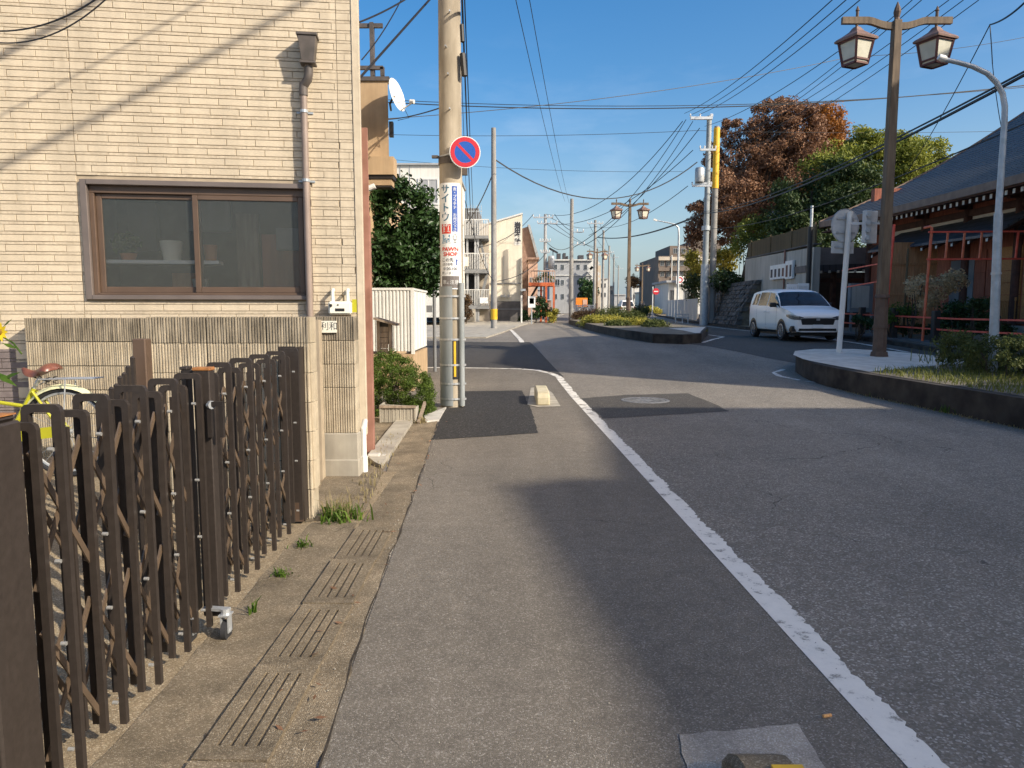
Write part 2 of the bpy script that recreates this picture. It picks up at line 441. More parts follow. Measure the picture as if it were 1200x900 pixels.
def blades(name, m, spots, h, wd, parent=None, seed=1, origin=(0, 0, 0), lean=.35):
    """grass blades: two-segment leaves standing at the spots (x,y,z)"""
    rng = np.random.default_rng(seed); s = np.array(spots); n = len(s)
    an = rng.random(n) * 2 * np.pi; H = h * (.45 + .9 * rng.random(n)); L = H * lean * (rng.random(n) * 1.6)
    dx, dy = np.cos(an), np.sin(an); W = wd * (.6 + .8 * rng.random(n)) / 2
    an2 = rng.random(n) * 2 * np.pi; px, py = np.cos(an2) * W, np.sin(an2) * W
    z = np.zeros(n)
    b0 = s + np.stack([px, py, z], 1); b1 = s - np.stack([px, py, z], 1)
    mid = s + np.stack([dx * L * .35, dy * L * .35, H * .6], 1)
    m0 = mid + np.stack([px * .8, py * .8, z], 1); m1 = mid - np.stack([px * .8, py * .8, z], 1)
    tip = s + np.stack([dx * L, dy * L, H * (1 - .25 * L / H)], 1)
    V = np.stack([b0, b1, m1, m0, tip], 1).reshape(-1, 3)
    off = OFF[parent.name] if parent is not None else Vector(origin)
    V = V - np.array(off)
    F = np.array([[0, 1, 2], [0, 2, 3], [3, 2, 4]])[None] + (np.arange(n) * 5)[:, None, None]
    return np_mesh(name, V, F.reshape(-1, 3), m, parent, off)
def trunk_mb(base, top, r, limbs, seed=1, bend=.15):
    rng = random.Random(seed); mb = MB()
    base, top = Vector(base), Vector(top); L = (top - base).length
    pts = [base.lerp(top, t) + Vector((rng.uniform(-1, 1), rng.uniform(-1, 1), 0)) * bend * r * 3 * (0 < t < 1) for t in (0, .08, .3, .55, .8, 1)]
    mb.tube(pts, [r * 1.35, r, r * .9, r * .75, r * .5, r * .2], 8)
    for q in limbs:
        q = Vector(q); t = rng.uniform(.35, .8); s_ = base.lerp(top, t)
        mid = s_.lerp(q, .5) + Vector((0, 0, .12 * (q - s_).length)) * rng.uniform(-.3, 1)
        mb.tube([s_, mid, q], [r * .45, r * .28, r * .07], 6)
    return mb
# ------------------------------------------------------------------ material palette
asphalt('road_asphalt', (.195, .170, .136), (.270, .241, .202), (.44, .405, .353), vs=115, bump=.8, stain=.2)
asphalt('footway_asphalt', (.155, .134, .106), (.207, .182, .148), (.32, .29, .248), vs=200, bump=.6, stain=.2)
asphalt('new_asphalt', (.026, .024, .022), (.046, .043, .040), (.10, .095, .09), vs=85, bump=.8, stain=.12)
asphalt('dark_asphalt', (.070, .062, .051), (.105, .094, .08), (.18, .165, .15), vs=90, bump=.6, stain=.15)
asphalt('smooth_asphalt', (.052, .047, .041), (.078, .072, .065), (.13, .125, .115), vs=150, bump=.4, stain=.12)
asphalt('aggregate', (.27, .205, .125), (.37, .295, .19), (.52, .44, .31), vs=210, bump=.8, stain=.15)
paintmat('line_paint', (.72, .68, .60), (.18, .16, .13), thr=.66, scale=9)
paintmat('worn_paint', (.72, .68, .60), (.22, .19, .15), thr=.60, scale=7)
mat('concrete', (.30, .27, .22), c2=(.47, .43, .35), scale=3, rough=.9, bump=.35, bscale=120, lo=.3, hi=.7, streak=0.2)
asphalt('gutter_concrete', (.19, .148, .095), (.265, .215, .145), (.40, .335, .24), vs=230, bump=.8, stain=.42, sscale=2.6)
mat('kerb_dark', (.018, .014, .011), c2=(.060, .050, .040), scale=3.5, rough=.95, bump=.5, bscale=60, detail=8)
mat('pale_concrete', (.42, .40, .36), c2=(.58, .55, .50), scale=4, rough=.9, bump=.3, bscale=90)
mat('soil', (.022, .016, .010), c2=(.05, .038, .026), scale=40, rough=1, bump=.8, bscale=90)
mat('median_concrete', (.52, .475, .40), c2=(.66, .61, .53), scale=4, rough=.9, bump=.3, bscale=90)
mat('earth', (.12, .10, .075), c2=(.22, .19, .14), scale=4, rough=1, bump=.8, bscale=40, detail=8)
mat('block', (.35, .29, .205), c2=(.52, .445, .325), scale=5, rough=.95, bump=.6, bscale=90, rnd=.08, detail=8, lo=.3, hi=.7, streak=0.22)
mat('block_dirty', (.15, .125, .09), c2=(.40, .34, .25), scale=9, rough=.95, bump=.6, bscale=90, rnd=.1, detail=9, lo=.3, hi=.68, stretch=(1.6, 1.6, .5), streak=0.3)
mat('tile', (.53, .445, .325), c2=(.615, .525, .39), scale=11, rough=.75, bump=.35, bscale=60, rnd=.04, detail=9, lo=.3, hi=.62, streak=0.16)
mat('tile_thin', (.47, .39, .28), c2=(.60, .51, .38), scale=40, rough=.8, bump=.5, bscale=70, detail=6, streak=0.18)
mat('grout', (.38, .31, .22), var=.1, scale=8, rough=.9)
mat('dark_tile', (.16, .13, .125), c2=(.23, .19, .18), scale=14, rough=.7, rnd=.1)
mat('bronze', (.045, .035, .029), c2=(.056, .044, .037), scale=45, rough=.5, metal=.25, bump=.08, bscale=120, detail=9, streak=0.25)
mat('bronze_dark', (.030, .024, .021), var=.2, scale=6, rough=.5, metal=.2)
mat('window_brown', (.115, .075, .052), var=.1, scale=5, rough=.45, metal=.15)
mat('window_grey', (.17, .14, .125), var=.1, scale=5, rough=.5, metal=.3)
mat('pipe_brown', (.27, .21, .175), var=.1, scale=6, rough=.5)
mat('box_brown', (.07, .06, .052), c2=(.12, .10, .088), scale=9, rough=.55)
mat('rust_orange', (.40, .17, .05), c2=(.25, .10, .035), scale=30, rough=.9)
mat('rust_brown', (.22, .105, .075), c2=(.33, .17, .13), scale=5, rough=.75)
mat('bolt', (.55, .55, .53), var=.1, rough=.35, metal=.6)
mat('rubber', (.022, .022, .024), var=.2, scale=9, rough=.8)
mat('steel', (.42, .44, .46), c2=(.55, .57, .58), scale=6, rough=.45, metal=.55)
mat('galv', (.36, .40, .43), c2=(.47, .51, .54), scale=8, rough=.5, metal=.35)
mat('pole_concrete', (.29, .245, .18), c2=(.45, .39, .30), scale=5, rough=.9, bump=.25, bscale=60, detail=8, stretch=(1, 1, .35), streak=0.2)
mat('pole_grey', (.22, .21, .195), c2=(.32, .31, .29), scale=4, rough=.85, stretch=(1, 1, .3))
mat('sleeve_grey', (.22, .245, .25), c2=(.32, .345, .35), scale=5, rough=.6, stretch=(1, 1, .3))
mat('white', (.74, .73, .69), var=.05, scale=4, rough=.5)
mat('sign_white', (.78, .79, .78), var=.03, scale=4, rough=.4)
mat('sign_back', (.50, .50, .49), c2=(.60, .60, .59), scale=7, rough=.6, metal=.05)
mat('teal', (.035, .14, .22), var=.05, rough=.5)
mat('cyan_blue', (.05, .25, .42), var=.05, rough=.5)
mat('sign_blue', (.012, .09, .42), var=.04, rough=.4)
mat('royal', (.03, .09, .36), var=.04, rough=.4)
mat('sign_red', (.52, .025, .04), var=.05, rough=.4)
mat('text_red', (.60, .05, .03), var=.05, rough=.5)
mat('text_dark', (.035, .035, .045), var=.1, rough=.6)
mat('panel_grey', (.16, .145, .14), var=.05, rough=.6)
mat('yellow', (.72, .42, .02), var=.08, rough=.5)
mat('black', (.015, .015, .016), var=.2, rough=.5)
mat('cable', (.012, .012, .014), var=.1, rough=.6)
mat('bike_yellow', (.43, .41, .02), var=.05, rough=.3)
mat('bike_cream', (.70, .68, .42), var=.05, rough=.35)
mat('saddle', (.13, .045, .03), c2=(.19, .07, .045), scale=9, rough=.35)
mat('cream_wall', (.66, .61, .49), c2=(.74, .69, .56), scale=1.2, rough=.85, streak=0.14)
mat('tan_wall', (.42, .29, .165), c2=(.52, .37, .22), scale=2.5, rough=.9, bump=.3, bscale=60, detail=8, streak=0.18)
mat('white_wall', (.68, .67, .62), var=.05, scale=1, rough=.8, streak=0.14)
mat('far_grey', (.36, .37, .38), var=.07, scale=.6, rough=.85, streak=0.2)
mat('far_white', (.58, .58, .55), var=.06, scale=.6, rough=.85, streak=0.2)
mat('far_brown', (.17, .135, .11), var=.1, scale=.6, rough=.85, streak=0.2)
mat('far_beige', (.47, .41, .33), var=.08, scale=.6, rough=.85)
mat('red_brown', (.24, .15, .115), c2=(.32, .21, .16), scale=3, rough=.9)
mat('pinkish', (.50, .33, .25), var=.1, scale=2, rough=.85)
mat('dark_base', (.10, .095, .09), c2=(.16, .15, .145), scale=2, rough=.9)
mat('slab_grey', (.20, .205, .21), var=.12, scale=2, rough=.85)
mat('rail_white', (.62, .62, .60), var=.05, rough=.5)
mat('stair_dark', (.05, .05, .055), var=.2, rough=.7)
mat('orange_steel', (.55, .13, .045), var=.1, scale=6, rough=.6)
mat('orange_box', (.75, .22, .02), var=.06, rough=.5)
mat('red_rail', (.70, .075, .045), c2=(.80, .12, .07), scale=9, rough=.55)
mat('orange_red', (.72, .19, .08), c2=(.62, .11, .05), scale=9, rough=.55)
mat('lamp_wood', (.105, .072, .045), c2=(.18, .128, .08), scale=6, rough=.75, stretch=(3, 3, .4), detail=7)
mat('lamp_brown', (.085, .052, .036), c2=(.125, .08, .055), scale=7, rough=.7)
mat('lamp_copper', (.16, .095, .075), c2=(.24, .15, .12), scale=9, rough=.55)
mat('lamp_red', (.11, .035, .028), var=.15, rough=.6)
mat('lamp_glass', (.52, .50, .40), c2=(.60, .58, .48), scale=5, rough=.35)
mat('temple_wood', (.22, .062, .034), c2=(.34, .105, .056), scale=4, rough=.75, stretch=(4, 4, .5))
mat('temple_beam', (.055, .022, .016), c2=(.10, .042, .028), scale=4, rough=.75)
mat('board', (.42, .20, .09), c2=(.56, .29, .14), scale=5, rough=.8, stretch=(5, 5, .4), rnd=.12)
mat('fascia', (.20, .135, .10), c2=(.27, .185, .135), scale=4, rough=.8)
mat('plaster', (.62, .58, .50), var=.06, scale=2, rough=.9)
mat('door_wood', (.34, .15, .045), c2=(.43, .21, .07), scale=5, rough=.6, stretch=(1, 5, 5))
mat('stone_dark', (.045, .042, .039), c2=(.115, .108, .10), scale=3, rough=.95, rnd=.25, bump=.5, bscale=20, detail=8)
mat('retain', (.42, .385, .33), c2=(.52, .48, .42), scale=1.5, rough=.9, stretch=(1, 1, .3), streak=0.25)
mat('grey_wall', (.17, .17, .172), c2=(.23, .23, .232), scale=2, rough=.9)
mat('bamboo_fence', (.075, .055, .03), c2=(.15, .11, .055), scale=8, rough=.9, stretch=(6, 6, .4), rnd=.15)
mat('fence_white', (.66, .655, .61), c2=(.74, .735, .69), scale=3, rough=.6, streak=0.12)
mat('wood_grey', (.20, .15, .11), c2=(.31, .25, .19), scale=6, rough=.9, stretch=(6, 6, .6), rnd=.1)
mat('bark', (.05, .038, .028), c2=(.10, .08, .06), scale=12, rough=1, bump=.6, bscale=30)
mat('van_white', (.92, .90, .86), var=.015, scale=2, rough=.22, spec=.6)
mat('van_black', (.012, .012, .013), var=.1, rough=.35)
mat('headlamp', (.10, .105, .11), var=.2, scale=20, rough=.15, spec=.8)
mat('alloy', (.45, .46, .48), var=.1, rough=.3, metal=.7)
mat('transformer', (.40, .42, .43), var=.08, scale=6, rough=.5, metal=.2)
mat('insulator', (.70, .70, .70), var=.03, rough=.3)
mat('butt', (.75, .38, .14), var=.2, scale=200, rough=.9)
mat('petal', (.85, .62, .02), var=.1, scale=20, rough=.6)
mat('petal_core', (.25, .14, .02), var=.2, rough=.9)
glassmat('dark_glass', (.02, .024, .028), .08)
glassmat('window_dark', (.03, .036, .042), .12)
leafmat('leaf_dark', (.016, .040, .012), (.050, .10, .028), scale=1.6, trans=.2, rough=.4)
leafmat('leaf_box', (.045, .085, .012), (.13, .19, .03), scale=6)
leafmat('leaf_maple', (.14, .070, .040), (.38, .215, .125), scale=.9, trans=.3)
leafmat('leaf_orange', (.22, .09, .02), (.42, .17, .03), scale=.6, trans=.35)
leafmat('leaf_bamboo', (.07, .11, .018), (.34, .35, .06), scale=.5, trans=.35)
leafmat('leaf_cedar', (.018, .040, .013), (.075, .11, .03), scale=.7, trans=.2)
leafmat('leaf_yellow', (.22, .20, .03), (.38, .33, .05), scale=.8)
leafmat('leaf_hedge', (.055, .075, .022), (.15, .17, .045), scale=3)
leafmat('leaf_hedge_y', (.28, .27, .045), (.52, .46, .09), scale=2)
leafmat('leaf_red', (.075, .045, .025), (.14, .085, .04), scale=2)
leafmat('leaf_dead', (.48, .34, .18), (.80, .62, .38), scale=3)
leafmat('grass', (.09, .115, .02), (.24, .24, .06), scale=3, trans=.4)
leafmat('grass_green', (.05, .11, .012), (.14, .22, .03), scale=9, trans=.4)
leafmat('grass_dry', (.22, .18, .09), (.36, .30, .15), scale=5, trans=.3)

# ------------------------------------------------------------------ ground, road, footway
def xy(u, v, dz=0): g = G(u, v, dz); return (g.x, g.y)
KERB_R = [(12.2, -60), (12.0, 0), (11.5, 18), (11.35, 26), (11.4, 36), (12.6, 52), (16, 80), (25.5, 130), (48, 240), (120, 520)]
ssheet('ground', [(-900, -300), (900, -300), (900, 3000), (-900, 3000)], -.06, 'earth')
ssheet('road', [(-90, -60)] + KERB_R + [(-10, 520), (-90, 200)], 0, 'road_asphalt')
# second carriageway, laid in a darker asphalt
dk = [xy(806, 403), xy(830, 406), xy(872, 414), xy(905, 421), xy(945, 428), (9.6, 14.5), (9.6, -60)]
ssheet('far_carriageway', [(x, y) for x, y in dk] + [(x - .02, y) for x, y in KERB_R[:6]] + [(9.0, 52), (8.6, 36), (7.6, 28.4)], .004, 'dark_asphalt')
LX = lambda y: 1.315 - .029 * y
ssheet('footway', [(-.5, -30), (LX(-30), -30), (LX(14.6), 14.6), (.55, 15.9), (-.3, 16.1), (-3.2, 16.3), (-1.05, 10.9), (-.88, 7.9), (-.80, 6.3), (-.735, 4.7), (-.672, 3.2), (-.615, 2.15), (-.57, 1.0), (-.53, 0)], .004, 'footway_asphalt')
# side street mouth, a sheet in a smoother, darker asphalt colour
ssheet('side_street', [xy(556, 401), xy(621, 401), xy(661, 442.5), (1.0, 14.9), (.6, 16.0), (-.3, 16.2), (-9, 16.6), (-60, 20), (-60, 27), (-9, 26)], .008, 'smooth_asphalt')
rj = random.Random(3)
def jag(pts, amp, step=.12):
    out = []
    for i, (a, b) in enumerate(zip(pts, pts[1:] + pts[:1])):
        L = math.hypot(b[0] - a[0], b[1] - a[1]); n = max(1, int(L / step))
        for k in range(n):
            t = k / n; out.append((a[0] + (b[0] - a[0]) * t + rj.uniform(-amp, amp), a[1] + (b[1] - a[1]) * t + rj.uniform(-amp, amp)))
    return out
ssheet('asphalt_patch', jag([xy(507, 516), xy(572, 512), xy(630, 508), xy(624, 485), xy(612, 458), xy(545, 459), xy(520, 480)], .012), .008, 'new_asphalt')
ssheet('asphalt_patch', jag([xy(680, 467), xy(735, 463), xy(807, 461), xy(856, 482), xy(707, 491)], .02, .25), .004, 'dark_asphalt')
# gutter with grooved concrete covers
gut = MB()
gx = [(-1.04, -.50, -4), (-1.04, -.57, 1.0), (-1.04, -.62, 2.15), (-1.04, -.68, 3.2), (-1.045, -.745, 4.7), (-1.12, -.81, 6.3), (-1.28, -.895, 7.9), (-1.45, -.97, 9.2)]
L_ = [(a, y) for a, b, y in gx]; R_ = [(b - .0, y) for a, b, y in gx]
gpoly = L_ + [(x + rj.uniform(-.004, .004), y) for x, y in reversed(R_)]
# wavy road-side edge
edge = []
for (b0, y0), (b1, y1) in zip(R_, R_[1:]):
    n = int((y1 - y0) / .09)
    for k in range(n):
        t = k / n; edge.append((b0 + (b1 - b0) * t + rj.uniform(-.006, .016), y0 + (y1 - y0) * t))
edge.append(R_[-1])
ssheet('gutter_apron', jag([(-1.275, -1), (-1.04, -1), (-1.04, 4.72), (-1.36, 4.72)], .010, .10), .0075 + .008, 'gutter_concrete')
ssheet('gutter_soil', jag([xy(240, 866), xy(250, 872), xy(247, 893), xy(238, 935), xy(224, 935), xy(236, 888)], .005, .03), .0215, 'soil')
gutter = ssheet('gutter', L_ + list(reversed(edge)), .009, 'gutter_concrete')
gap_l = [(b0 - .004, y0) for (b0, y0) in edge]; gap_r = [(x + .0025 + .014 * rj.random() ** 3, y) for (x, y) in gap_l]
ssheet('gutter_gap', gap_l[::2] + list(reversed(gap_r[::2])), .0105, 'soil')
cov = MB()
CL, CW = .600, .245
cov.box(0, CW, 0, CL, -.01, .008)
for x0, x1, y0, y1 in ((0, CW, 0, .07), (0, CW, CL - .06, CL), (0, .050, .07, CL - .06), (.064, .093, .07, CL - .06), (.107, .136, .07, CL - .06), (.150, .179, .07, CL - .06), (.193, CW, .07, CL - .06)):
    cov.box(x0, x1, y0, y1, .0079, .0185)
c0 = None
for k, y0 in enumerate((.30, .916, 1.53, 2.145, 2.755, 3.365, 3.975)):
    tilt = (rj.uniform(-.012, .012), rj.uniform(-.012, .012) + .02, rj.uniform(-.008, .008))
    if c0 is None: c0 = cov.build('drain_cover', 'gutter_concrete', gutter); o = c0; o.location = (-1.022, y0, .006)
    else: o = inst(c0, 'drain_cover', gutter, (-1.022, y0, .004 + rj.uniform(0, .006)))
    o.rotation_euler = tilt
# yard: exposed-aggregate concrete rising behind the gate
def yz(x): t = min(1, max(0, (-1.75 - x) / 1.2)); return .012 + .2 * t * t * (3 - 2 * t)
yd = MB(); yd.grid(lambda a, b: (-6.5 + 5.475 * a, -3 + 9.25 * b, yz(-6.5 + 5.475 * a)), 40, 6)
o = yd.build('yard', 'aggregate', smooth='all'); o['kind'] = 'structure'
ssheet('side_path', [(-1.04, 4.9), (-1.3, 8.2), (-1.5, 10.8), (-4, 12), (-4, 6.2), (-1.6, 6.0), (-1.4, 4.72)], .016, 'gutter_concrete')
kp = [xy(440, 548), xy(447, 551), xy(462, 530), xy(487, 492), xy(470, 489), xy(452, 512), xy(430, 540)]
ssheet('kerb_strip', kp, .05, 'concrete', thick=1)
ssheet('pale_slab', [xy(497, 489), xy(523, 479), xy(514, 494), xy(499, 496)], .028, 'pale_concrete', thick=1)
# far-side kerb and pavement
kb = []
outer = [(x + .18, y) for x, y in KERB_R]
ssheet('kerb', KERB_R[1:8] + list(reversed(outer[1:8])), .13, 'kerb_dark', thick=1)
ssheet('pavement', outer[1:8] + [(x + 2.6, y) for x, y in reversed(KERB_R[1:8])], .11, 'gutter_concrete')
# left pavement beyond the side street
ssheet('pavement', [(-6, 24.8), (-.9, 24.9), (-.4, 30), (.8, 45), (3, 60), (6.5, 90), (2, 90), (-12, 60), (-14, 40)], .05, 'concrete', thick=1)
ssheet('temple_ground', [(x + 2.6, y) for x, y in KERB_R[1:7]] + [(60, 80), (60, 0)], .10, 'earth')

# painted lines (each a sheet of its own, worn through)
def wornline(name, pts, wd, dz, m, jr=.0, jl=.0, step=.022):
    """line with a broken edge: pts are its left edge, running away from the camera"""
    L, Rr = [], []
    for (a, b) in zip(pts, pts[1:]):
        d = Vector((b[0] - a[0], b[1] - a[1])); ln = d.length; d.normalize(); nx, ny = d.y, -d.x
        n = max(1, int(ln / step))
        for k in range(n + (b == pts[-1])):
            t = k / n; x = a[0] + (b[0] - a[0]) * t; y = a[1] + (b[1] - a[1]) * t
            if abs(y) < 1e-9: y += 1e-5
            wv = .5 + .5 * math.sin(y * 7.3 + 1.3 * math.sin(y * 3.1)) * math.sin(y * 2.3 + .7); e = wd - jr * (.75 * wv ** 2 + .55 * rj.random() ** 3); l = jl * rj.random()
            L.append((x + nx * l, y + ny * l)); Rr.append((x + nx * e, y + ny * e))
    mb = MB()
    vs = [];
    for (p, q) in zip(L, Rr): vs += [(p[0], p[1], gz(p[1]) + dz), (q[0], q[1], gz(q[1]) + dz)]
    mb.add(vs, [(2 * i, 2 * i + 1, 2 * i + 3, 2 * i + 2) for i in range(len(L) - 1)])
    o = mb.build(name, m); o['kind'] = 'structure'; return o
wornline('edge_line', [(LX(y), y) for y in (-3, 0, 2, 4, 6, 8, 9.6)], .148, .0068, 'line_paint', jr=.04)
wornline('edge_line', [(LX(y), y) for y in (9.6, 12, 14, 14.6)] + [(.76, 15.2), (.5, 15.7), (.2, 15.9)], .15, .0068, 'worn_paint', jr=.04)
wornline('corner_line', [(.2, 15.9), (-.6, 16.05), (-2.4, 16.2)], .12, .0098, 'worn_paint', jr=.02)
wornline('edge_line', [xy(609, 401.5), xy(598, 388), xy(589, 381.5)], .16, .012, 'worn_paint', jr=.03)
wornline('edge_line', [(10.75, -10), (10.7, 18), (10.6, 26), (10.7, 36), (11.8, 52)], .14, .0085, 'worn_paint', jr=.03)
wornline('median_line', [xy(1175, 487, 0), xy(1100, 470), xy(1010, 455), xy(940, 447)], .10, .008, 'worn_paint', jr=.1, jl=.03)
wornline('median_line', [xy(935, 446), xy(910, 441), xy(904, 437), xy(915, 433)], .13, .008, 'worn_paint', jr=.07)
wornline('median_line', [xy(808, 402.5), xy(822, 401.5), xy(838, 397), xy(846, 395), xy(828, 392.5)], .12, .009, 'worn_paint', jr=.03)
asphalt('pad_concrete', (.36, .318, .26), (.43, .388, .328), (.54, .50, .44), vs=230, bump=.6, stain=.3, sscale=2.6)
# bottom: concrete pad let into the footway, with a lane-marker block on it
ssheet('concrete_pad', jag([xy(795, 863), xy(935, 851), xy(985, 930), xy(812, 940)], .006, .05), .0085, 'pad_concrete')
def marker_block(name, label, x, y0, y1, h, wd, m, refl=False):
    t = thing(name, label, 'concrete block', (x, y0, gz(y0) + .004), 'low concrete blocks along the edge line')
    z = gz((y0 + y1) / 2) + .006
    b = MB(); prof = [(0, 0), (y1 - y0, 0), (y1 - y0, h * .45), (y1 - y0 - .10, h * .9), (y1 - y0 - .16, h), (.16, h), (.06, h * .92), (0, h * .7)]
    b.extr(prof, (x - wd / 2, y0, z), (0, 1, 0), (0, 0, 1), (1, 0, 0), wd)
    b.build('block_body', m, t, bevel=.02, fix=True)
    if refl:
        r = MB(); r.box(x + .0, x + wd * .48, y1 - .23, y1 - .18, z + h + .001, z + h + .012); r.build('reflector', 'yellow', t)
    return t
mat('marker_concrete', (.46, .40, .26), c2=(.60, .54, .38), scale=7, rough=.9, bump=.4, bscale=60)
gb = G(637, 476)
marker_block('marker_block', 'pale concrete block standing on footway beside the edge line near the pole', gb.x - .005, gb.y, gb.y + 1.15, .2, .2, 'marker_concrete')
marker_block('marker_block', 'rounded concrete block with yellow reflector at the bottom edge on grey pad', .745, 1.40, 2.115, .13, .185, 'gutter_concrete', True)
ssheet('block_pad', [xy(618, 475), xy(630, 478), xy(657, 477), xy(648, 462), xy(640, 455), xy(622, 455)], .0125, 'concrete')
# manhole cover
mh = G(756, 469.5)
t = thing('manhole_cover', 'round iron manhole cover set in dark asphalt patch on road', 'manhole cover', (mh.x, mh.y, 0))
mb = MB(); mb.lathe([(.33, .005), (.33, .012), (.375, .012), (.385, .005)], (mh.x, mh.y, 0), 32); mat('iron', (.13, .13, .13), c2=(.20, .20, .20), scale=20, rough=.75, metal=.1)
mb.build('rim', 'iron', t)
mb = MB(); mb.lathe([(0.001, .011), (.12, .011), (.12, .008), (.14, .008), (.14, .011), (.22, .011), (.22, .008), (.24, .008), (.24, .011), (.318, .011), (.318, .006)], (mh.x, mh.y, 0), 32)
for k in range(16):
    a = k * math.pi / 8; mb.bar((mh.x + .15 * math.cos(a), mh.y + .15 * math.sin(a), .0125), (mh.x + .30 * math.cos(a), mh.y + .30 * math.sin(a), .0125), .02, .006)
mb.build('lid', 'iron', t)
g = G(969, 843); mb = MB(); mb.tube([(g.x - .016, g.y - .004, .014), (g.x + .016, g.y + .004, .014)], .006, 8)
tag(mb.build('cigarette_butt', 'butt', origin=(g.x, g.y, 0)), 'orange cigarette end lying on the dark footway by the white line', 'cigarette butt')
# ------------------------------------------------------------------ near house with brick-pattern siding
HC = Vector((-1.35, 6.5, 0)); HE = Vector((-math.cos(R(8)), -math.sin(R(8)), 0)); HN = Vector((math.sin(R(8)), -math.cos(R(8)), 0))
UP = Vector((0, 0, 1))
def H(a, z, o=0.0): return HC + HE * a + UP * z + HN * o
def hbox(mb, a0, a1, z0, z1, o0, o1):
    return mb.hexa([H(a0, z0, o1), H(a1, z0, o1), H(a1, z0, o0), H(a0, z0, o0), H(a0, z1, o1), H(a1, z1, o1), H(a1, z1, o0), H(a0, z1, o0)])
house = thing('brick_house', 'beige house clad in brick-pattern siding with wide brown window, behind the block wall', 'house', tuple(HC))
WA0, WA1, WZ0, WZ1 = .455, 2.265, 1.56, 2.505     # window opening
HTOP = 6.2
mb = MB()
hbox(mb, 0, WA0, -.1, HTOP, -.14, -.008); hbox(mb, WA1, 6.5, -.1, HTOP, -.14, -.008)
hbox(mb, WA0, WA1, -.1, WZ0, -.14, -.008); hbox(mb, WA0, WA1, WZ1, HTOP, -.14, -.008)
mb.build('wall', 'grout', house)
# flank, back and roof: a shallow house behind the street wall
mb = MB()
b1 = H(0, 0, -.14); s1 = Vector((-.262, 1, 0)).normalized()
p0 = b1 - HE * .0; p1 = p0 + s1 * 5; q1 = p1 + HE * 6.2; q0 = H(6.5, 0, -.14)
for a, b in ((p0, p1), (p1, q1), (q1, q0)):
    d = (b - a).normalized(); n = Vector((-d.y, d.x, 0))
    mb.obox(a, d, n, UP, (0, (b - a).length), (0, .12), (-.1, HTOP))
mb.build('wall', 'tile_thin', house)
mb = MB(); mb.hexa([H(-.12, HTOP, .15), H(6.6, HTOP, .15), q1 + UP * HTOP, p1 + UP * HTOP, H(-.12, HTOP + .16, .15), H(6.6, HTOP + .16, .15), q1 + UP * (HTOP + .16), p1 + UP * (HTOP + .16)])
mb.build('roof', 'slab_grey', house)
# corner trim
mb = MB(); hbox(mb, -.02, .045, .3, HTOP, -.1, .012); mb.build('corner_trim', 'tile', house, bevel=.004)
# siding pieces: a tall course of tiles and a thin course, again and again
TP, TL, TH = .0832, .2385, .0545
tp = MB()
tp.add([(0, 0, 0), (1, 0, 0), (1, 0, 1), (0, 0, 1), (.012, -1, .045), (.988, -1, .045), (.988, -1, .955), (.012, -1, .955)], [(0, 1, 5, 4), (1, 2, 6, 5), (2, 3, 7, 6), (3, 0, 4, 7), (4, 5, 6, 7)])
tile_me = None
tr = random.Random(11)
cands = []; thin = MB()
rot8 = R(8)
JOINTS = (.172, 2.335, 4.5)
row = 0; z = 1.10
def spans(a0, a1, z0, z1):
    """cut a tile span by the window and the panel joints"""
    out = [(a0, a1)]
    if z1 > WZ0 - .045 and z0 < WZ1 + .045:
        nx_ = []
        for s_, e_ in out:
            if e_ <= WA0 - .03 or s_ >= WA1 + .045: nx_.append((s_, e_)); continue
            if s_ < WA0 - .03: nx_.append((s_, WA0 - .03))
            if e_ > WA1 + .045: nx_.append((WA1 + .045, e_))
        out = nx_
    for j in JOINTS:
        nx_ = []
        for s_, e_ in out:
            if s_ < j < e_: nx_ += [(s_, j - .0025), (j + .0025, e_)]
            else: nx_.append((s_, e_))
        out = nx_
    return [(s_, e_) for s_, e_ in out if e_ - s_ > .012]
while z < HTOP - .1:
    off = (row * .118 + tr.uniform(-.03, .03)) % TL
    a = .047 - off
    while a < 6.3:
        for s_, e_ in spans(max(a, .047), min(a + TL - .003, 6.4), z, z + TH): 
            if e_ > s_: cands.append((s_, e_, z, TH))
        a += TL
    a = .047
    while a < 6.3:
        ln = .4 + tr.uniform(-.1, .2)
        for s_, e_ in spans(a, min(a + ln - .002, 6.4), z + TH + .003, z + TP - .003):
            hbox(thin, s_, e_, z + TH + .0035, z + TP - .0035, -.008, tr.uniform(.0, .003))
        a += ln
    z += TP; row += 1
def in_view(c):
    p = H((c[0] + c[1]) / 2, c[2], 0)
    dv = p - Vector((0, 0, CAM_H)); dep = dv.y * _cp - dv.z * _sp
    u = 600 + FPX * p.x / dep; v = 450 - FPX * (dv.z * _cp + dv.y * _sp) / dep
    return u > -4 and v > -8
vis = [c for c in cands if in_view(c)]; rest = [c for c in cands if not in_view(c)]
vis.sort(key=lambda c: -(c[1] - c[0]))
for k, (s_, e_, z0, th) in enumerate(vis[:300]):
    loc = H(e_, z0, -.006)
    if tile_me is None:
        o = tp.build('tile', 'tile', house, local=True); tile_me = o
    else: o = inst(tile_me, 'tile', house)
    o.location = loc - HC; o.rotation_euler = (0, 0, rot8); o.scale = (e_ - s_, .006 + tr.uniform(0, .003), th)
st = MB()
for s_, e_, z0, th in vis[300:] + rest: hbox(st, s_, e_, z0, z0 + th, -.008, .003)
o = st.build('tile_field', 'tile', house); o['kind'] = 'stuff'
o = thin.build('thin_course', 'tile_thin', house); o['kind'] = 'stuff'
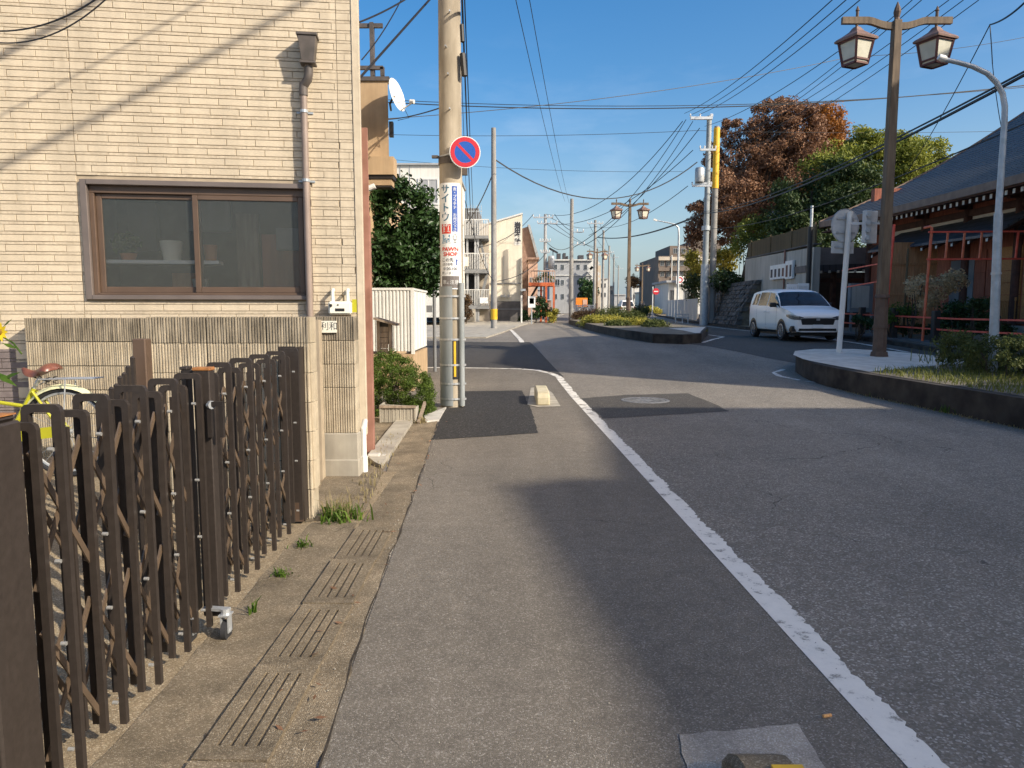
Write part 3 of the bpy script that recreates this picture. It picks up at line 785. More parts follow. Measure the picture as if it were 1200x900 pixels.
# dark plinth tiles low on the left
pl = MB(); z = .2
k = 0
while z < 1.08:
    a = 2.9 - (k % 2) * .12
    while a < 4.6:
        hbox(pl, a, a + TL - .006, z, z + .05, -.008, .006); hbox(pl, a, a + TL - .006, z + .056, z + .078, -.008, .004); a += TL
    z += TP; k += 1
o = pl.build('plinth_tiles', 'dark_tile', house); o['kind'] = 'stuff'
mb = MB(); hbox(mb, 0, 2.9, .3, 1.10, -.008, .004); mb.build('plinth', 'tile', house)
# window: outer frame, two sliding sashes, ribbed glass, the room behind
win = MB()
hbox(win, WA0 - .028, WA0 + .012, WZ0 - .03, WZ1 + .03, -.05, .028); hbox(win, WA1 - .012, WA1 + .042, WZ0 - .03, WZ1 + .03, -.05, .028)
hbox(win, WA0 + .012, WA1 - .012, WZ1 - .012, WZ1 + .03, -.05, .034); hbox(win, WA0 + .012, WA1 - .012, WZ0 - .03, WZ0 + .008, -.05, .034)
window = win.build('window', 'window_grey', house, bevel=.003)
mb = MB()
for (z0, z1) in ((WZ1 - .075, WZ1 - .0125), ): hbox(mb, WA0 + .013, WA1 - .013, z0, z1, -.09, -.02)
hbox(mb, WA1 - .05, WA1 - .0125, WZ0 + .0085, WZ1 - .076, -.09, -.012); hbox(mb, WA0 + .0125, WA0 + .04, WZ0 + .0085, WZ1 - .076, -.09, -.012)
hbox(mb, WA0 + .041, WA1 - .051, WZ0 + .0085, WZ0 + .03, -.09, -.004)
mb.build('frame', 'window_brown', window, bevel=.003)
AM = (WA0 + WA1) / 2 + .035
def sash(a0, a1, o0, o1, left):
    m_ = MB(); z0, z1 = WZ0 + .031, WZ1 - .077
    hbox(m_, a0, a0 + .045, z0, z1, o0, o1); hbox(m_, a1 - .045, a1, z0, z1, o0, o1)
    hbox(m_, a0 + .046, a1 - .046, z0, z0 + .05, o0, o1 - .001); hbox(m_, a0 + .046, a1 - .046, z1 - .04, z1, o0, o1 - .001)
    m_.build('sash', 'window_brown', window, bevel=.003)
    g_ = MB(); hbox(g_, a0 + .046, a1 - .046, z0 + .051, z1 - .041, (o0 + o1) / 2 - .003, (o0 + o1) / 2 + .003)
    g_.build('pane', 'ribbed_glass', window)
m, nt, b = _nodes('ribbed_glass'); N = nt.nodes; out = N['Material Output']
tcx = N.new('ShaderNodeTexCoord'); wv = N.new('ShaderNodeTexWave'); wv.inputs['Scale'].default_value = 38; wv.bands_direction = 'X'
lk(nt, tcx.outputs['Object'], wv.inputs['Vector'])
bp = N.new('ShaderNodeBump'); bp.inputs['Strength'].default_value = .25; bp.inputs['Distance'].default_value = .003; lk(nt, wv.outputs['Fac'], bp.inputs['Height'])
tp_ = N.new('ShaderNodeBsdfTransparent'); tp_.inputs[0].default_value = (.62, .66, .64, 1)
rf = N.new('ShaderNodeBsdfRefraction'); rf.inputs['Roughness'].default_value = .12; rf.inputs['IOR'].default_value = 1.02; rf.inputs['Color'].default_value = (.7, .74, .7, 1)
gl = N.new('ShaderNodeBsdfGlossy'); gl.inputs['Roughness'].default_value = .12; lk(nt, bp.outputs[0], gl.inputs['Normal'])
df = N.new('ShaderNodeBsdfDiffuse'); df.inputs[0].default_value = (.30, .32, .30, 1)
m1 = N.new('ShaderNodeMixShader'); m1.inputs[0].default_value = .62; lk(nt, tp_.outputs[0], m1.inputs[1]); lk(nt, rf.outputs[0], m1.inputs[2])
m2 = N.new('ShaderNodeMixShader'); m2.inputs[0].default_value = .10; lk(nt, m1.outputs[0], m2.inputs[1]); lk(nt, df.outputs[0], m2.inputs[2])
lw = N.new('ShaderNodeFresnel'); lw.inputs[0].default_value = 1.4
m3 = N.new('ShaderNodeMixShader'); cr_ = N.new('ShaderNodeMapRange'); cr_.inputs['To Min'].default_value = .75; cr_.inputs['To Max'].default_value = .95; lk(nt, wv.outputs['Fac'], cr_.inputs['Value']); cc_ = N.new('ShaderNodeCombineColor'); [lk(nt, cr_.outputs[0], cc_.inputs[i]) for i in range(3)]; lk(nt, cc_.outputs[0], tp_.inputs[0]); lk(nt, cc_.outputs[0], rf.inputs['Color'])
lk(nt, lw.outputs[0], m3.inputs[0]); lk(nt, m2.outputs[0], m3.inputs[1]); lk(nt, gl.outputs[0], m3.inputs[2])
lk(nt, m3.outputs[0], out.inputs[0]); MATS['ribbed_glass'] = m
sash(WA0 + .041, AM + .03, -.045, -.016, False)
sash(AM - .03, WA1 - .051, -.078, -.049, True)
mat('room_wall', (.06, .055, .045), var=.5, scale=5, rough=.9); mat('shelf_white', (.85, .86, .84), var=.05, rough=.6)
mat('pot_white', (.80, .78, .66), var=.05, rough=.5); mat('pot_orange', (.5, .2, .07), var=.1, rough=.6)
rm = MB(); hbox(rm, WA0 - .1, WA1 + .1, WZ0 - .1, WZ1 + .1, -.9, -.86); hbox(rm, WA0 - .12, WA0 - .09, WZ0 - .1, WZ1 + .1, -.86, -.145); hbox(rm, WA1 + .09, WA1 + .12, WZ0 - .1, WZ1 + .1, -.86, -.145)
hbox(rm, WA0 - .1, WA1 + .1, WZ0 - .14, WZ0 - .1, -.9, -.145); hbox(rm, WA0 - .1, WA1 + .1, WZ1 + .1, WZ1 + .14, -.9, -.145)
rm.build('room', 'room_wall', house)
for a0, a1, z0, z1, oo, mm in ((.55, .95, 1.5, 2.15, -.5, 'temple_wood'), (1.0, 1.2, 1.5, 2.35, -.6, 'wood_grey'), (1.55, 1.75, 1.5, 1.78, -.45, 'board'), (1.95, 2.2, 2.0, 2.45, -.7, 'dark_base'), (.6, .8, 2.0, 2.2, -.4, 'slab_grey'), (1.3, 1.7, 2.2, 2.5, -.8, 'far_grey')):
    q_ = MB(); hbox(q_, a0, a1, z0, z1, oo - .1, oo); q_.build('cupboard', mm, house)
shelf = MB(); hbox(shelf, AM - .15, WA1 - .06, 1.845, 1.875, -.26, -.10); o = shelf.build('window_shelf', 'shelf_white', origin=H(1.8, 1.86, -.2)); tag(o, 'white shelf seen through the left pane of the ribbed-glass window', 'shelf')
def pot(name, label, a, z, r, h, m, o_=-.18, plant=None):
    t = thing(name, label, 'pot', tuple(H(a, z, o_)))
    p = H(a, z, o_); b_ = MB(); b_.lathe([(.001, 0), (r * .75, 0), (r, h), (r * .9, h), (r * .86, h * .85), (.001, h * .85)], p, 14); b_.build('pot_body', m, t, smooth=True)
    if plant: leaves('foliage', plant, [(p.x + random.uniform(-.05, .05), p.y, p.z + h + .09, .10) for _ in range(9)], 40, .06, t, seed=3)
    return t
pot('plant_pot', 'white flowerpot on the shelf behind the window glass', 1.66, 1.876, .095, .17, 'pot_white')
pot('plant_pot', 'leafy pot plant at the left end of the window shelf', 2.02, 1.876, .07, .06, 'pot_orange', plant='grass_green')
pot('plant_pot', 'orange pot at right end of the white window shelf', 1.33, 1.876, .06, .14, 'pot_orange')
pot('plant_pot', 'small white pot low behind the glass, under the window shelf', 1.43, 1.616, .07, .10, 'pot_white')
mb = MB(); hbox(mb, AM - .2, WA1 - .06, 1.58, 1.615, -.3, -.1); tag(mb.build('window_ledge', 'room_wall', origin=H(1.8, 1.6, -.2)), 'dark inner ledge low behind the left window pane', 'ledge')
# downpipe with hopper
dp = MB(); pa = .452
hd = H(.375, 3.53, .1)
def taper(mb, c, e, n, w0, w1, d0, d1, z0, z1):
    mb.hexa([c + e * sx * w0 + n * sy * d0 + UP * z0 for sx, sy in ((-1, 1), (1, 1), (1, -1), (-1, -1))] + [c + e * sx * w1 + n * sy * d1 + UP * z1 for sx, sy in ((-1, 1), (1, 1), (1, -1), (-1, -1))])
hop = MB(); c = H(.40, 0, .095)
taper(hop, c, HE, HN, .052, .076, .052, .07, 3.535, 3.735); taper(hop, c, HE, HN, .086, .086, .08, .08, 3.7355, 3.758); taper(hop, c, HE, HN, .065, .065, .06, .06, 3.515, 3.5345)
hop.build('rain_head', 'box_brown', house, bevel=.003, fix=True)
dp.tube([H(.40, 3.52, .09), H(.40, 3.44, .09), H(.41, 3.40, .085), H(.445, 3.36, .06), H(pa, 3.32, .058), H(pa, 3.25, .058), H(pa, 1.35, .058)], .029, 12)
dp.build('downpipe', 'pipe_brown', house, smooth=True)
el = MB(); el.tube([H(.40, 3.50, .09), H(.40, 3.445, .09), H(.41, 3.40, .085), H(.442, 3.362, .062)], .037, 12); el.tube([H(.447, 3.372, .06), H(pa, 3.33, .058), H(pa, 3.27, .058)], .036, 12)
el.build('elbow', 'box_brown', house, smooth=True)
for z in (3.14, 2.56):
    cl_ = MB(); cl_.tube([H(pa, z - .012, .058), H(pa, z + .012, .058)], .034, 12); hbox(cl_, pa - .07, pa + .07, z - .008, z + .008, .0, .012); cl_.build('bracket', 'galv', house)
# rust-brown steel post tight against the corner
mb = MB(); a_ = Vector((-1.462, 7.05, 0)); d_ = Vector((-.24, 1, 0)).normalized(); n_ = Vector((1, .0, 0))
mb.obox(a_, n_, d_, UP, (0, .085), (0, .30), (.02, 3.17)); mb.obox(a_, n_, d_, UP, (.012, .086 + .012), (.03, .33), (.02, 2.35))
tag(mb.build('steel_post', 'rust_brown', origin=(-1.45, 7.05, 0), bevel=.006), 'tall rust-brown steel post standing against the right corner of the beige house', 'post')
mb = MB(); mb.tube([(-1.305, 6.22, .03), (-1.305, 6.22, .40), (-1.31, 6.3, .44), (-1.33, 6.42, .44)], .024, 8); mb.tube([(-1.305, 6.22, .02), (-1.305, 6.22, .16)], .032, 8)
tag(mb.build('drain_pipe', 'white', origin=(-1.305, 6.22, 0), smooth=True), 'short white drain pipe at the foot of the house corner', 'pipe')
# gas meter
gm = thing('gas_meter', 'cream gas meter fixed to the wall above the block pillar', 'gas meter', tuple(H(.2, 1.4, .1)))
mb = MB(); hbox(mb, .085, .285, 1.40, 1.515, .03, .14); mb.build('meter_body', 'bike_cream' if False else 'pot_white', gm, bevel=.015, fix=True)
mb = MB(); hbox(mb, .145, .225, 1.43, 1.455, .139, .143); mb.build('dial', 'black', gm)
mb = MB()
for a in (.12, .25): mb.tube([H(a, 1.51, .085), H(a, 1.60, .085), H(a, 1.62, .02)], .016, 8)
mb.build('pipe', 'pot_white', gm, smooth=True)
mb = MB(); mb.cyl(H(.262, 1.48, .139), H(.262, 1.48, .15), .014, n=10); mb.cyl(H(.2, 1.485, .139), H(.2, 1.485, .145), .007, n=8); mb.build('knob', 'black', gm)
mb = MB(); hbox(mb, .045, .084, 1.42, 1.535, .05, .06); mb.build('tag', 'yellow_tag' if 'yellow_tag' in M else 'bike_yellow', gm)

# ------------------------------------------------------------------ ribbed concrete block walls
def block_mb(L, h, d, ribs, seed):
    rg = random.Random(seed); m_ = MB(); xs = [0]
    n = ribs
    prof = [(0, 0)]
    for k in range(n):
        w_ = L / n; x0 = k * w_; o_ = rg.uniform(.006, .012); j = rg.uniform(-.15, .15) * w_
        prof += [(x0 + w_ * .18, 0), (x0 + w_ * .34 + j * .5, -o_), (x0 + w_ * .78 + j * .5, -o_), (x0 + w_ * .94, 0)]
    prof += [(L, 0)]
    k = len(prof)
    vs = [(x, y, 0) for x, y in prof] + [(x, y, h) for x, y in prof] + [(0, d, 0), (L, d, 0), (0, d, h), (L, d, h)]
    fs = [(i, i + 1, k + i + 1, k + i) for i in range(k - 1)]
    fs += [(k - 1, 2 * k + 1, 2 * k + 3, 2 * k - 1), (2 * k, 0, k, 2 * k + 2)]
    fs += [tuple(range(k, 2 * k)) + (2 * k + 3, 2 * k + 2)]
    return m_.add(vs, fs)
bw = thing('block_wall', 'ribbed concrete block wall with dirty top course, between house and gate', 'wall', (-2.6, 5.5, 0))
BV = {}
def block(x, y, z, L, h, d=.12, rot=0, m='block', ribs=None):
    ribs = ribs or max(3, int(L / .0185)); key = (round(L, 3), round(h, 3), m, random.randrange(2))
    if key not in BV:
        o = block_mb(L, h, d, ribs, len(BV)).build('concrete_block', m, bw, local=True); BV[key] = o
    else: o = inst(BV[key], 'concrete_block', bw)
    o.location = Vector((x, y, z)) - OFF[bw.name]; o.rotation_euler = (0, 0, rot)
    return o
# rear left run
for c, z in enumerate((1.18, .98, .78, .58, .38, .18)):
    x = -4.02
    for k in range(6):
        L = (.555, .40, .40, .40, .40, .13)[k]
        block(x, 5.93, z + .004, L - .006, .192, m='block_dirty' if c == 0 else 'block'); x += L
# gate-pocket wall, nearer
for c, (z, h) in enumerate(((1.225, .172), (1.025, .196), (.825, .196), (.625, .196), (.425, .196), (.225, .196), (.02, .2))):
    x = -2.44
    for k, L in enumerate((.40, .40, .285)):
        block(x, 4.80, z, L - .006, h, .14, m='block_dirty' if c == 0 else 'block'); x += L
# its end face: narrow half blocks
for z, h in ((1.225, .172), (1.025, .196), (.825, .196), (.625, .196), (.425, .196), (.225, .196)):
    o = block(-1.353, 4.81, z, .125, h, .02, rot=R(90), ribs=5, m='block')
# right pillar
for c, z in enumerate((1.185, .985, .785, .585, .39)):
    block(-1.68, 6.10, z, .345, .195 if c else .20, .14, m='block_dirty' if c == 0 else 'block', ribs=17)
mb = MB(); mb.box(-1.675, -1.335, 6.115, 6.23, 0, 1.37); mb.box(-2.43, -1.365, 4.82, 4.935, 0, 1.385); mb.box(-4.01, -1.6, 5.945, 6.04, 0, 1.36); mb.build('mortar', 'grout', bw)
mb = MB(); mb.box(-1.70, -1.325, 6.085, 6.24, -.02, .386); mb.box(-1.71, -1.315, 6.06, 6.24, -.02, .16); mb.build('footing', 'concrete', bw, bevel=.008)
npn = thing('name_plate', 'small cream name plate on top course of the pillar under the gas meter', 'name plate', (-1.6, 6.08, 1.3))
mb = MB(); x0, x1 = xat(369.5, 6.08), xat(394, 6.08); z0, z1 = zat(389.8, 6.08), zat(376, 6.08)
mb.box(x0, x1, 6.072, 6.086, z0, z1); mb.build('plate', 'pot_white', npn)
mb = MB(); letter(mb, '利和', .075, ((x0 + x1) / 2 + .025, 6.0715, (z0 + z1) / 2), (1, 0, 0), (0, 0, 1)); letter(mb, '日', .06, (x0 + .018, 6.0715, (z0 + z1) / 2), (1, 0, 0), (0, 0, 1), xs=.6)
mb.build('lettering', 'text_dark', npn)

# ------------------------------------------------------------------ accordion gate
gate = thing('accordion_gate', 'dark brown folding accordion gate with looped bar tops and cross lattice', 'gate', (-1.35, 3.2, 0))
GXL = lambda y: -1.238 - .031 * y          # outer (road side) bar line
def uframe(name, y, x1, zt, zb, wd=.092, src=[None]):
    if src[0] is None:
        m_ = MB(); s = .0112; zt0 = 1.0
        # unit: legs 1 m tall from z=0, rounded loop on top
        def leg(x): m_.box(x - s, x + s, -.0095, .0095, 0, 1.0)
        leg(0); leg(-wd)
        out_ = [(s, 1.0), (s, 1.021), (s - .004, 1.033), (s - .013, 1.040), (s - .028, 1.041), (-wd - s + .028, 1.041), (-wd - s + .013, 1.040), (-wd - s + .004, 1.033), (-wd - s, 1.021), (-wd - s, 1.0)]; in_ = [(-wd + s, 1.0), (-wd + s, 1.012), (-wd + s + .008, 1.019), (-s - .008, 1.019), (-s, 1.012), (-s, 1.0)]
        rim_ = [(-wd - s, 1.0), (-wd + s, 1.0), (-wd + s, 1.012), (-wd + s + .008, 1.019), (-s - .008, 1.019), (-s, 1.012), (-s, 1.0)] + out_[:-1]
        m_.extr(rim_, (0, .0092, 0), (1, 0, 0), (0, 0, 1), (0, -1, 0), .0184)
        o = m_.build(name, 'bronze', gate, local=True); src[0] = o
    else: o = inst(src[0], name, gate)
    o.location = Vector((x1, y, zb)) - OFF[gate.name]; o.scale = (1, 1, (zt - zb) / 1.041)
    return o
lat0 = [None]
def lattice(y0, y1, x, z0, z1, m='lattice'):
    p, q = Vector((x, y0, z0)), Vector((x, y1, z1)); d = q - p
    m_ = MB(); m_.bar(p, q, .020, .006, up=(1, 0, 0)); o = m_.build('lattice_bar', m, gate)
    return o
mat('lattice', (.13, .092, .062), c2=(.19, .135, .092), scale=8, rough=.38, metal=.3)
bolt_src = [None]
def bolt(x, y, z):
    if bolt_src[0] is None:
        m_ = MB(); m_.cyl((0, 0, 0), (.016, 0, 0), .0062, n=8); o = m_.build('bolt', 'bolt', gate, local=True); bolt_src[0] = o
    else: o = inst(bolt_src[0], 'bolt', gate)
    o.location = Vector((x, y, z)) - OFF[gate.name]
def half(ys, zt, zb):
    for y in ys:
        x = GXL(y)
        uframe('bar_frame', y, x - .043, zt - .032, zb)
        uframe('bar_frame', y + .044, x, zt + .014, zb + .005)
    for a, b in zip(ys, ys[1:]):
        for z0, z1 in ((.12, .52), (.64, 1.05)):
            for x_ in (-.058, -.118):
                xm = GXL((a + b) / 2) + x_
                if (z0, x_) == (.47, -.148): continue
                if x_ == -.028:
                    lattice(a + .02, b + .03, xm, z0, z1)
                    lattice(a + .02, b + .03, xm + .012, z1, z0, 'bronze')
                else:
                    lattice(a, b, xm, z1, z0); lattice(a, b, xm - .009, z0, z1) if z0 != .47 else None
    for a, b in zip(ys, ys[1:]):
        for f_, dx_ in ((.38, -.112), (.72, -.066)):
            yy_ = a + (b - a) * f_; m_ = MB(); xx_ = GXL(yy_) + dx_; m_.box(xx_ - .010, xx_ + .010, yy_ - .007, yy_ + .007, zb + .05, zt - .075); m_.build('inner_bar', 'lattice' if dx_ < -.1 else 'bronze', gate)
    for y in ys:
        for z in (.14, .47, .72, 1.05):
            bolt(GXL(y) - .028, y + .03, z)
half((1.99, 2.245, 2.50, 2.755, 2.985), 1.165, .055)
half((3.34, 3.64, 3.94, 4.24, 4.54), 1.185, .07)
# end box at the left edge of the photograph
eb = MB(); eb.box(-1.70, -1.335, 1.74, 1.93, .01, 1.15); eb.box(-1.60, -1.322, 1.752, 1.80, .012, 1.148)
eb.build('end_post', 'bronze', gate, bevel=.006)
mb = MB(); mb.box(-1.70, -1.345, 1.742, 1.928, 1.1505, 1.166); mb.build('post_cap', 'bronze', gate, bevel=.01)
mb = MB(); mb.box(-1.385, -1.345, 1.75, 1.925, 1.1665, 1.1705); mb.build('rust_patch', 'rust_orange', gate)
# meeting posts
for x, y, hw_ in ((-1.335, 3.09, .036), (-1.43, 3.135, .014)):
    mb = MB(); mb.box(x - hw_, x + hw_, y - .028, y + .028, .09, 1.185); mb.build('meeting_post', 'bronze', gate, bevel=.004)
    mb = MB(); mb.box(x - hw_ - .002, x + hw_ + .002, y - .03, y + .03, 1.1855, 1.20); mb.build('post_cap', 'rust_orange' if hw_ > .02 else 'bronze', gate, bevel=.003)
mb = MB()
for z0, z1 in ((1.02, .90), ):
    for dx in (.0, .05): mb.bar((-1.298 + dx, 3.05, z0 + .02), (-1.298 + dx, 3.05, z1), .018, .02)
    mb.bar((-1.31, 3.05, z0 + .025), (-1.24, 3.05, z0 + .025), .018, .02)
mb.build('handle', 'bronze_dark', gate)
mb = MB(); mb.box(-1.43, -1.37, 3.10, 3.13, 1.165, 1.185); mb.build('post_bridge', 'bronze_dark', gate)
mb = MB(); mb.cyl((-1.30, 3.055, 1.04), (-1.285, 3.045, 1.04), .018, n=10); mb.build('lock', 'steel', gate)
for x, y in ((-1.255, 3.02), (-1.40, 3.0)):
    mb = MB(); mb.cyl((x - .011, y, .048), (x + .011, y, .048), .044, n=20); cw = mb.build('caster', 'rubber', gate, smooth=True)
    mb = MB(); mb.box(x - .018, x - .0125, y - .02, y + .02, .04, .115); mb.box(x + .0125, x + .018, y - .02, y + .02, .04, .115); mb.box(x - .024, x + .024, y - .026, y + .026, .1155, .123); mb.cyl((x - .02, y, .048), (x + .02, y, .048), .010, n=8); mb.cyl((x, y, .123), (x, y, .145), .02, n=10)
    mb.build('fork', 'steel', cw); 
mb = MB(); mb.bar((-1.36, 3.05, .135), (-1.24, 3.02, .14), .03, .012); mb.build('caster_arm', 'steel', gate)
# far end channel
mb = MB(); mb.box(-1.42, -1.395, 4.69, 4.80, .03, 1.20); mb.box(-1.45, -1.3955, 4.80, 4.815, .03, 1.20); mb.box(-1.53, -1.4205, 4.69, 4.705, .03, 1.205); mb.build('end_channel', 'bronze', gate)
mb = MB(); mb.box(-1.53, -1.395, 4.688, 4.70, .03, .16); mb.build('end_foot', 'window_brown', gate)
# second gate folded in the yard: post and the tips of its pales
g2 = thing('folded_gate', 'brown post and stepped pale tips of a gate folded behind the wall', 'gate', (-2.55, 4.45, 0))
px_ = xat(163, 4.35); mb = MB(); mb.box(px_ - .04, px_ + .04, 4.32, 4.40, .1, zat(397, 4.35)); mb.build('gate_post', 'window_brown', g2, bevel=.006)
for k, (u, v) in enumerate(((152, 417), (146, 428), (141, 436), (136, 440), (131, 449), (125, 453))):
    y = 4.35 - .10 * (k + 1); x = xat(u, y); z = zat(v, y)
    mb = MB(); mb.box(x - .011, x + .011, y - .01, y + .01, .15, z - .012); mb.cyl((x, y, z - .012), (x, y, z), .015, .004, n=8); mb.build('pale', 'bronze', g2)

# ------------------------------------------------------------------ bicycle
def bicycle():
    yb = 5.22; zb = yz(-3) + .0
    xr = xat(78, yb, .6); Rw = .335; zc = zb + Rw; xf = xr - 1.10
    t = thing('bicycle', 'yellow city bicycle with brown saddle parked behind the gate', 'bicycle', (xr - .5, yb, zb))
    def wheel(x):
        n = 40; m_ = MB()
        ring = [(x + (Rw - .018) * math.cos(2 * math.pi * k / n), yb, zc + (Rw - .018) * math.sin(2 * math.pi * k / n)) for k in range(n + 1)]
        m_.tube(ring, .018, 8, cap=False); wh = m_.build('wheel', 'rubber', t, smooth=True)
        m_ = MB(); r2 = Rw - .045; m_.tube([(x + r2 * math.cos(2 * math.pi * k / n), yb, zc + r2 * math.sin(2 * math.pi * k / n)) for k in range(n + 1)], .011, 6, cap=False); m_.build('rim', 'steel', wh, smooth=True)
        m_ = MB()
        for k in range(28):
            a = 2 * math.pi * k / 28; m_.bar((x + .02 * math.cos(a + .9), yb + .02 * (-1) ** k, zc + .02 * math.sin(a + .9)), (x + r2 * math.cos(a), yb, zc + r2 * math.sin(a)), .0022)
        m_.cyl((x, yb - .04, zc), (x, yb + .04, zc), .022, n=10); m_.build('spokes', 'steel', wh)
    wheel(xr); wheel(xf)
    for x, a0, a1 in ((xr, -.05, 2.75), (xf, .3, 2.9)):
        m_ = MB(); k_ = 18; rr = Rw + .014
        for i in range(k_):
            a, b = a0 + (a1 - a0) * i / k_, a0 + (a1 - a0) * (i + 1) / k_
            for sx in (-1, 1):
                m_.add([(x + (rr + (.008 if s_ == 0 else -.022)) * math.cos(q), yb + sx * .03 * s_, zc + (rr + (.008 if s_ == 0 else -.022)) * math.sin(q)) for q, s_ in ((a, 0), (b, 0), (b, 1), (a, 1))], [(0, 1, 2, 3)])
        m_.build('mudguard', 'bike_cream', t)
    bb = Vector((xr - .44, yb, zb + .28)); sd_ = Vector((xr - .20 - .02, yb, zb + .66)); hd_ = Vector((xf + .16, yb, zb + .74)); hb = Vector((xf + .12, yb, zb + .55))
    m_ = MB(); m_.tube([bb, sd_], .017, 8); m_.tube([hd_, hb], .019, 8); m_.tube([hb, (xr - .8, yb, zb + .36), bb], .019, 8); m_.tube([sd_.lerp(bb, .35), hd_.lerp(hb, .6)], .014, 8)
    for sy in (-.05, .05): m_.tube([(xr, yb + sy, zc), bb + Vector((0, sy * .6, 0))], .011, 6); m_.tube([(xr, yb + sy, zc), sd_ + Vector((.0, sy * .5, -.02))], .010, 6); m_.tube([(xf, yb + sy, zc), (xf + .04, yb + sy, zb + .5), hb], .012, 6)
    m_.build('frame', 'bike_yellow', t, smooth=True)
    m_ = MB(); tp2 = sd_ + (sd_ - bb).normalized() * .10; m_.tube([sd_, tp2], .013, 8); m_.build('seat_post', 'steel', t, smooth=True); m_ = MB(); m_.tube([hd_, hd_ + Vector((.02, 0, .22))], .013, 8); m_.tube([hd_ + Vector((.22, -.28, .22)), hd_ + Vector((.03, -.2, .24)), hd_ + Vector((0, 0, .22)), hd_ + Vector((.03, .2, .24)), hd_ + Vector((.22, .28, .22))], .012, 8)
    m_.build('handlebar', 'steel', t, smooth=True)
    # saddle: wide at the back (right), narrow nose to the left
    sc_ = tp2 + Vector((0.01, 0, .03)); m_ = MB()
    def sf(a, b):
        x = -.14 + .27 * a; wv_ = .022 + .085 * (1 / (1 + math.exp(-(a - .55) * 11))); an = math.pi * (1 - b)
        lift = .022 * math.sin(a * math.pi * 2.2 + 2.6) + (.03 * a if a > .5 else .015)
        endf = min(1, (1 - a) * 7 + .12) * min(1, a * 9 + .25)
        return sc_ + Vector((x, wv_ * endf * math.cos(an), lift + (.052 * endf) * (math.sin(an) - .55)))
    m_.grid(sf, 16, 10); m_.add([sf(i / 16, 0) for i in range(17)] + [sf(i / 16, 1) for i in range(17)], [(i, i + 1, 18 + i, 17 + i) for i in range(16)])
    sdl = m_.build('saddle', 'saddle', t, smooth='all')
    m_ = MB()
    for sy in (-.045, .045):
        pts = [sc_ + Vector((.07 + .016 * math.cos(k * .9), sy + .016 * math.sin(k * .9), -.03 - .004 * k)) for k in range(16)]; m_.tube(pts, .003, 5)
    m_.tube([sc_ + Vector((-.1, 0, -.02)), sc_ + Vector((.05, 0, -.07)), sc_ + Vector((.1, 0, -.03))], .005, 5); m_.build('spring', 'black', sdl)
    m_ = MB(); zr = zb + Rw * 2 + .06
    for sy in (-.06, -.03, 0, .03, .06): m_.tube([(xr - .14, yb + sy, zr), (xr + .26, yb + sy, zr + .005)], .005, 6)
    for dx in (-.10, .05, .2): m_.tube([(xr + dx, yb - .065, zr), (xr + dx, yb + .065, zr)], .005, 6)
    for sy in (-.062, .062): m_.tube([(xr + .01, yb + sy, zc), (xr + .05, yb + sy, zr)], .005, 6); m_.tube([(xr - .14, yb + sy, zr), (xr - .2, yb + sy * .5, zr - .05)], .005, 6)
    m_.build('rear_rack', 'steel', t, smooth=True)
    m_ = MB(); m_.lathe([(.001, -.004), (.085, -.004), (.09, .004), (.001, .004)], (0, 0, 0), 20); m_.v = [Vector((bb.x + p.x, yb - .055 + p.z, bb.z + p.y)) for p in m_.v]
    m_.bar(bb + Vector((0, -.07, 0)), bb + Vector((.12, -.07, -.12)), .014); m_.bar(bb + Vector((.12, -.12, -.12)), bb + Vector((.12, -.07, -.12)), .06, .02)
    m_.build('crank', 'steel', t)
    m_ = MB(); m_.obox(bb, (1, 0, .12), (0, 1, 0), (-.12, 0, 1), (-.05, .42), (-.062, -.048), (-.02, .06)); m_.build('chain_guard', 'bike_yellow', t)
    return t
bicycle()
# yellow flower at the left edge
yf = 4.6; fx, fz = xat(-3, yf), zat(389, yf)
t = thing('yellow_flower', 'tall yellow-flowered plant at the left edge above the bicycle', 'plant', (fx - .05, yf, yz(fx)))
mb = MB()
for k in range(11):
    a = 2 * math.pi * k / 11; d = Vector((math.cos(a), -.25, math.sin(a))).normalized(); s_ = Vector((-math.sin(a), 0, math.cos(a))); c = Vector((fx, yf, fz))
    mb.add([c, c + d * .035 + s_ * .016, c + d * .072, c + d * .035 - s_ * .016], [(0, 1, 2, 3)])
mb.build('petals', 'petal', t)
mb = MB(); mb.lathe([(.001, .012), (.02, .008), (.024, 0), (.001, 0)], (0, 0, 0), 12); mb.v = [Vector((fx + p.x, yf - p.z - .008, fz + p.y)) for p in mb.v]; mb.build('flower_head', 'petal_core', t)
mb = MB(); mb.tube([(fx - .1, yf, yz(fx)), (fx - .08, yf, .8), (fx - .03, yf + .02, fz - .1), (fx, yf + .015, fz)], .008, 6); mb.tube([(fx + .01, yf + .01, fz - .03), (fx + .1, yf - .02, fz - .07), (fx + .155, yf - .03, fz - .14)], .005, 6); mb.build('stem', 'grass_green', t)
for (dx, dz, L, an) in ((.03, .03, .1, .6), (.02, -.07, .12, -.3), (-.05, -.25, .2, -.5), (.0, -.3, .16, .3), (.03, .12, .08, 2.3)):
    mb = MB(); c = Vector((fx + dx, yf - .01, fz + dz)); d = Vector((math.cos(an), -.2, math.sin(an))); s_ = Vector((-math.sin(an) * .6, .5, math.cos(an) * .6))
    mb.add([c, c + d * L * .45 + s_ * L * .14, c + d * L, c + d * L * .45 - s_ * L * .14], [(0, 1, 2, 3)])
    mb.build('leaf', 'grass_green', t)
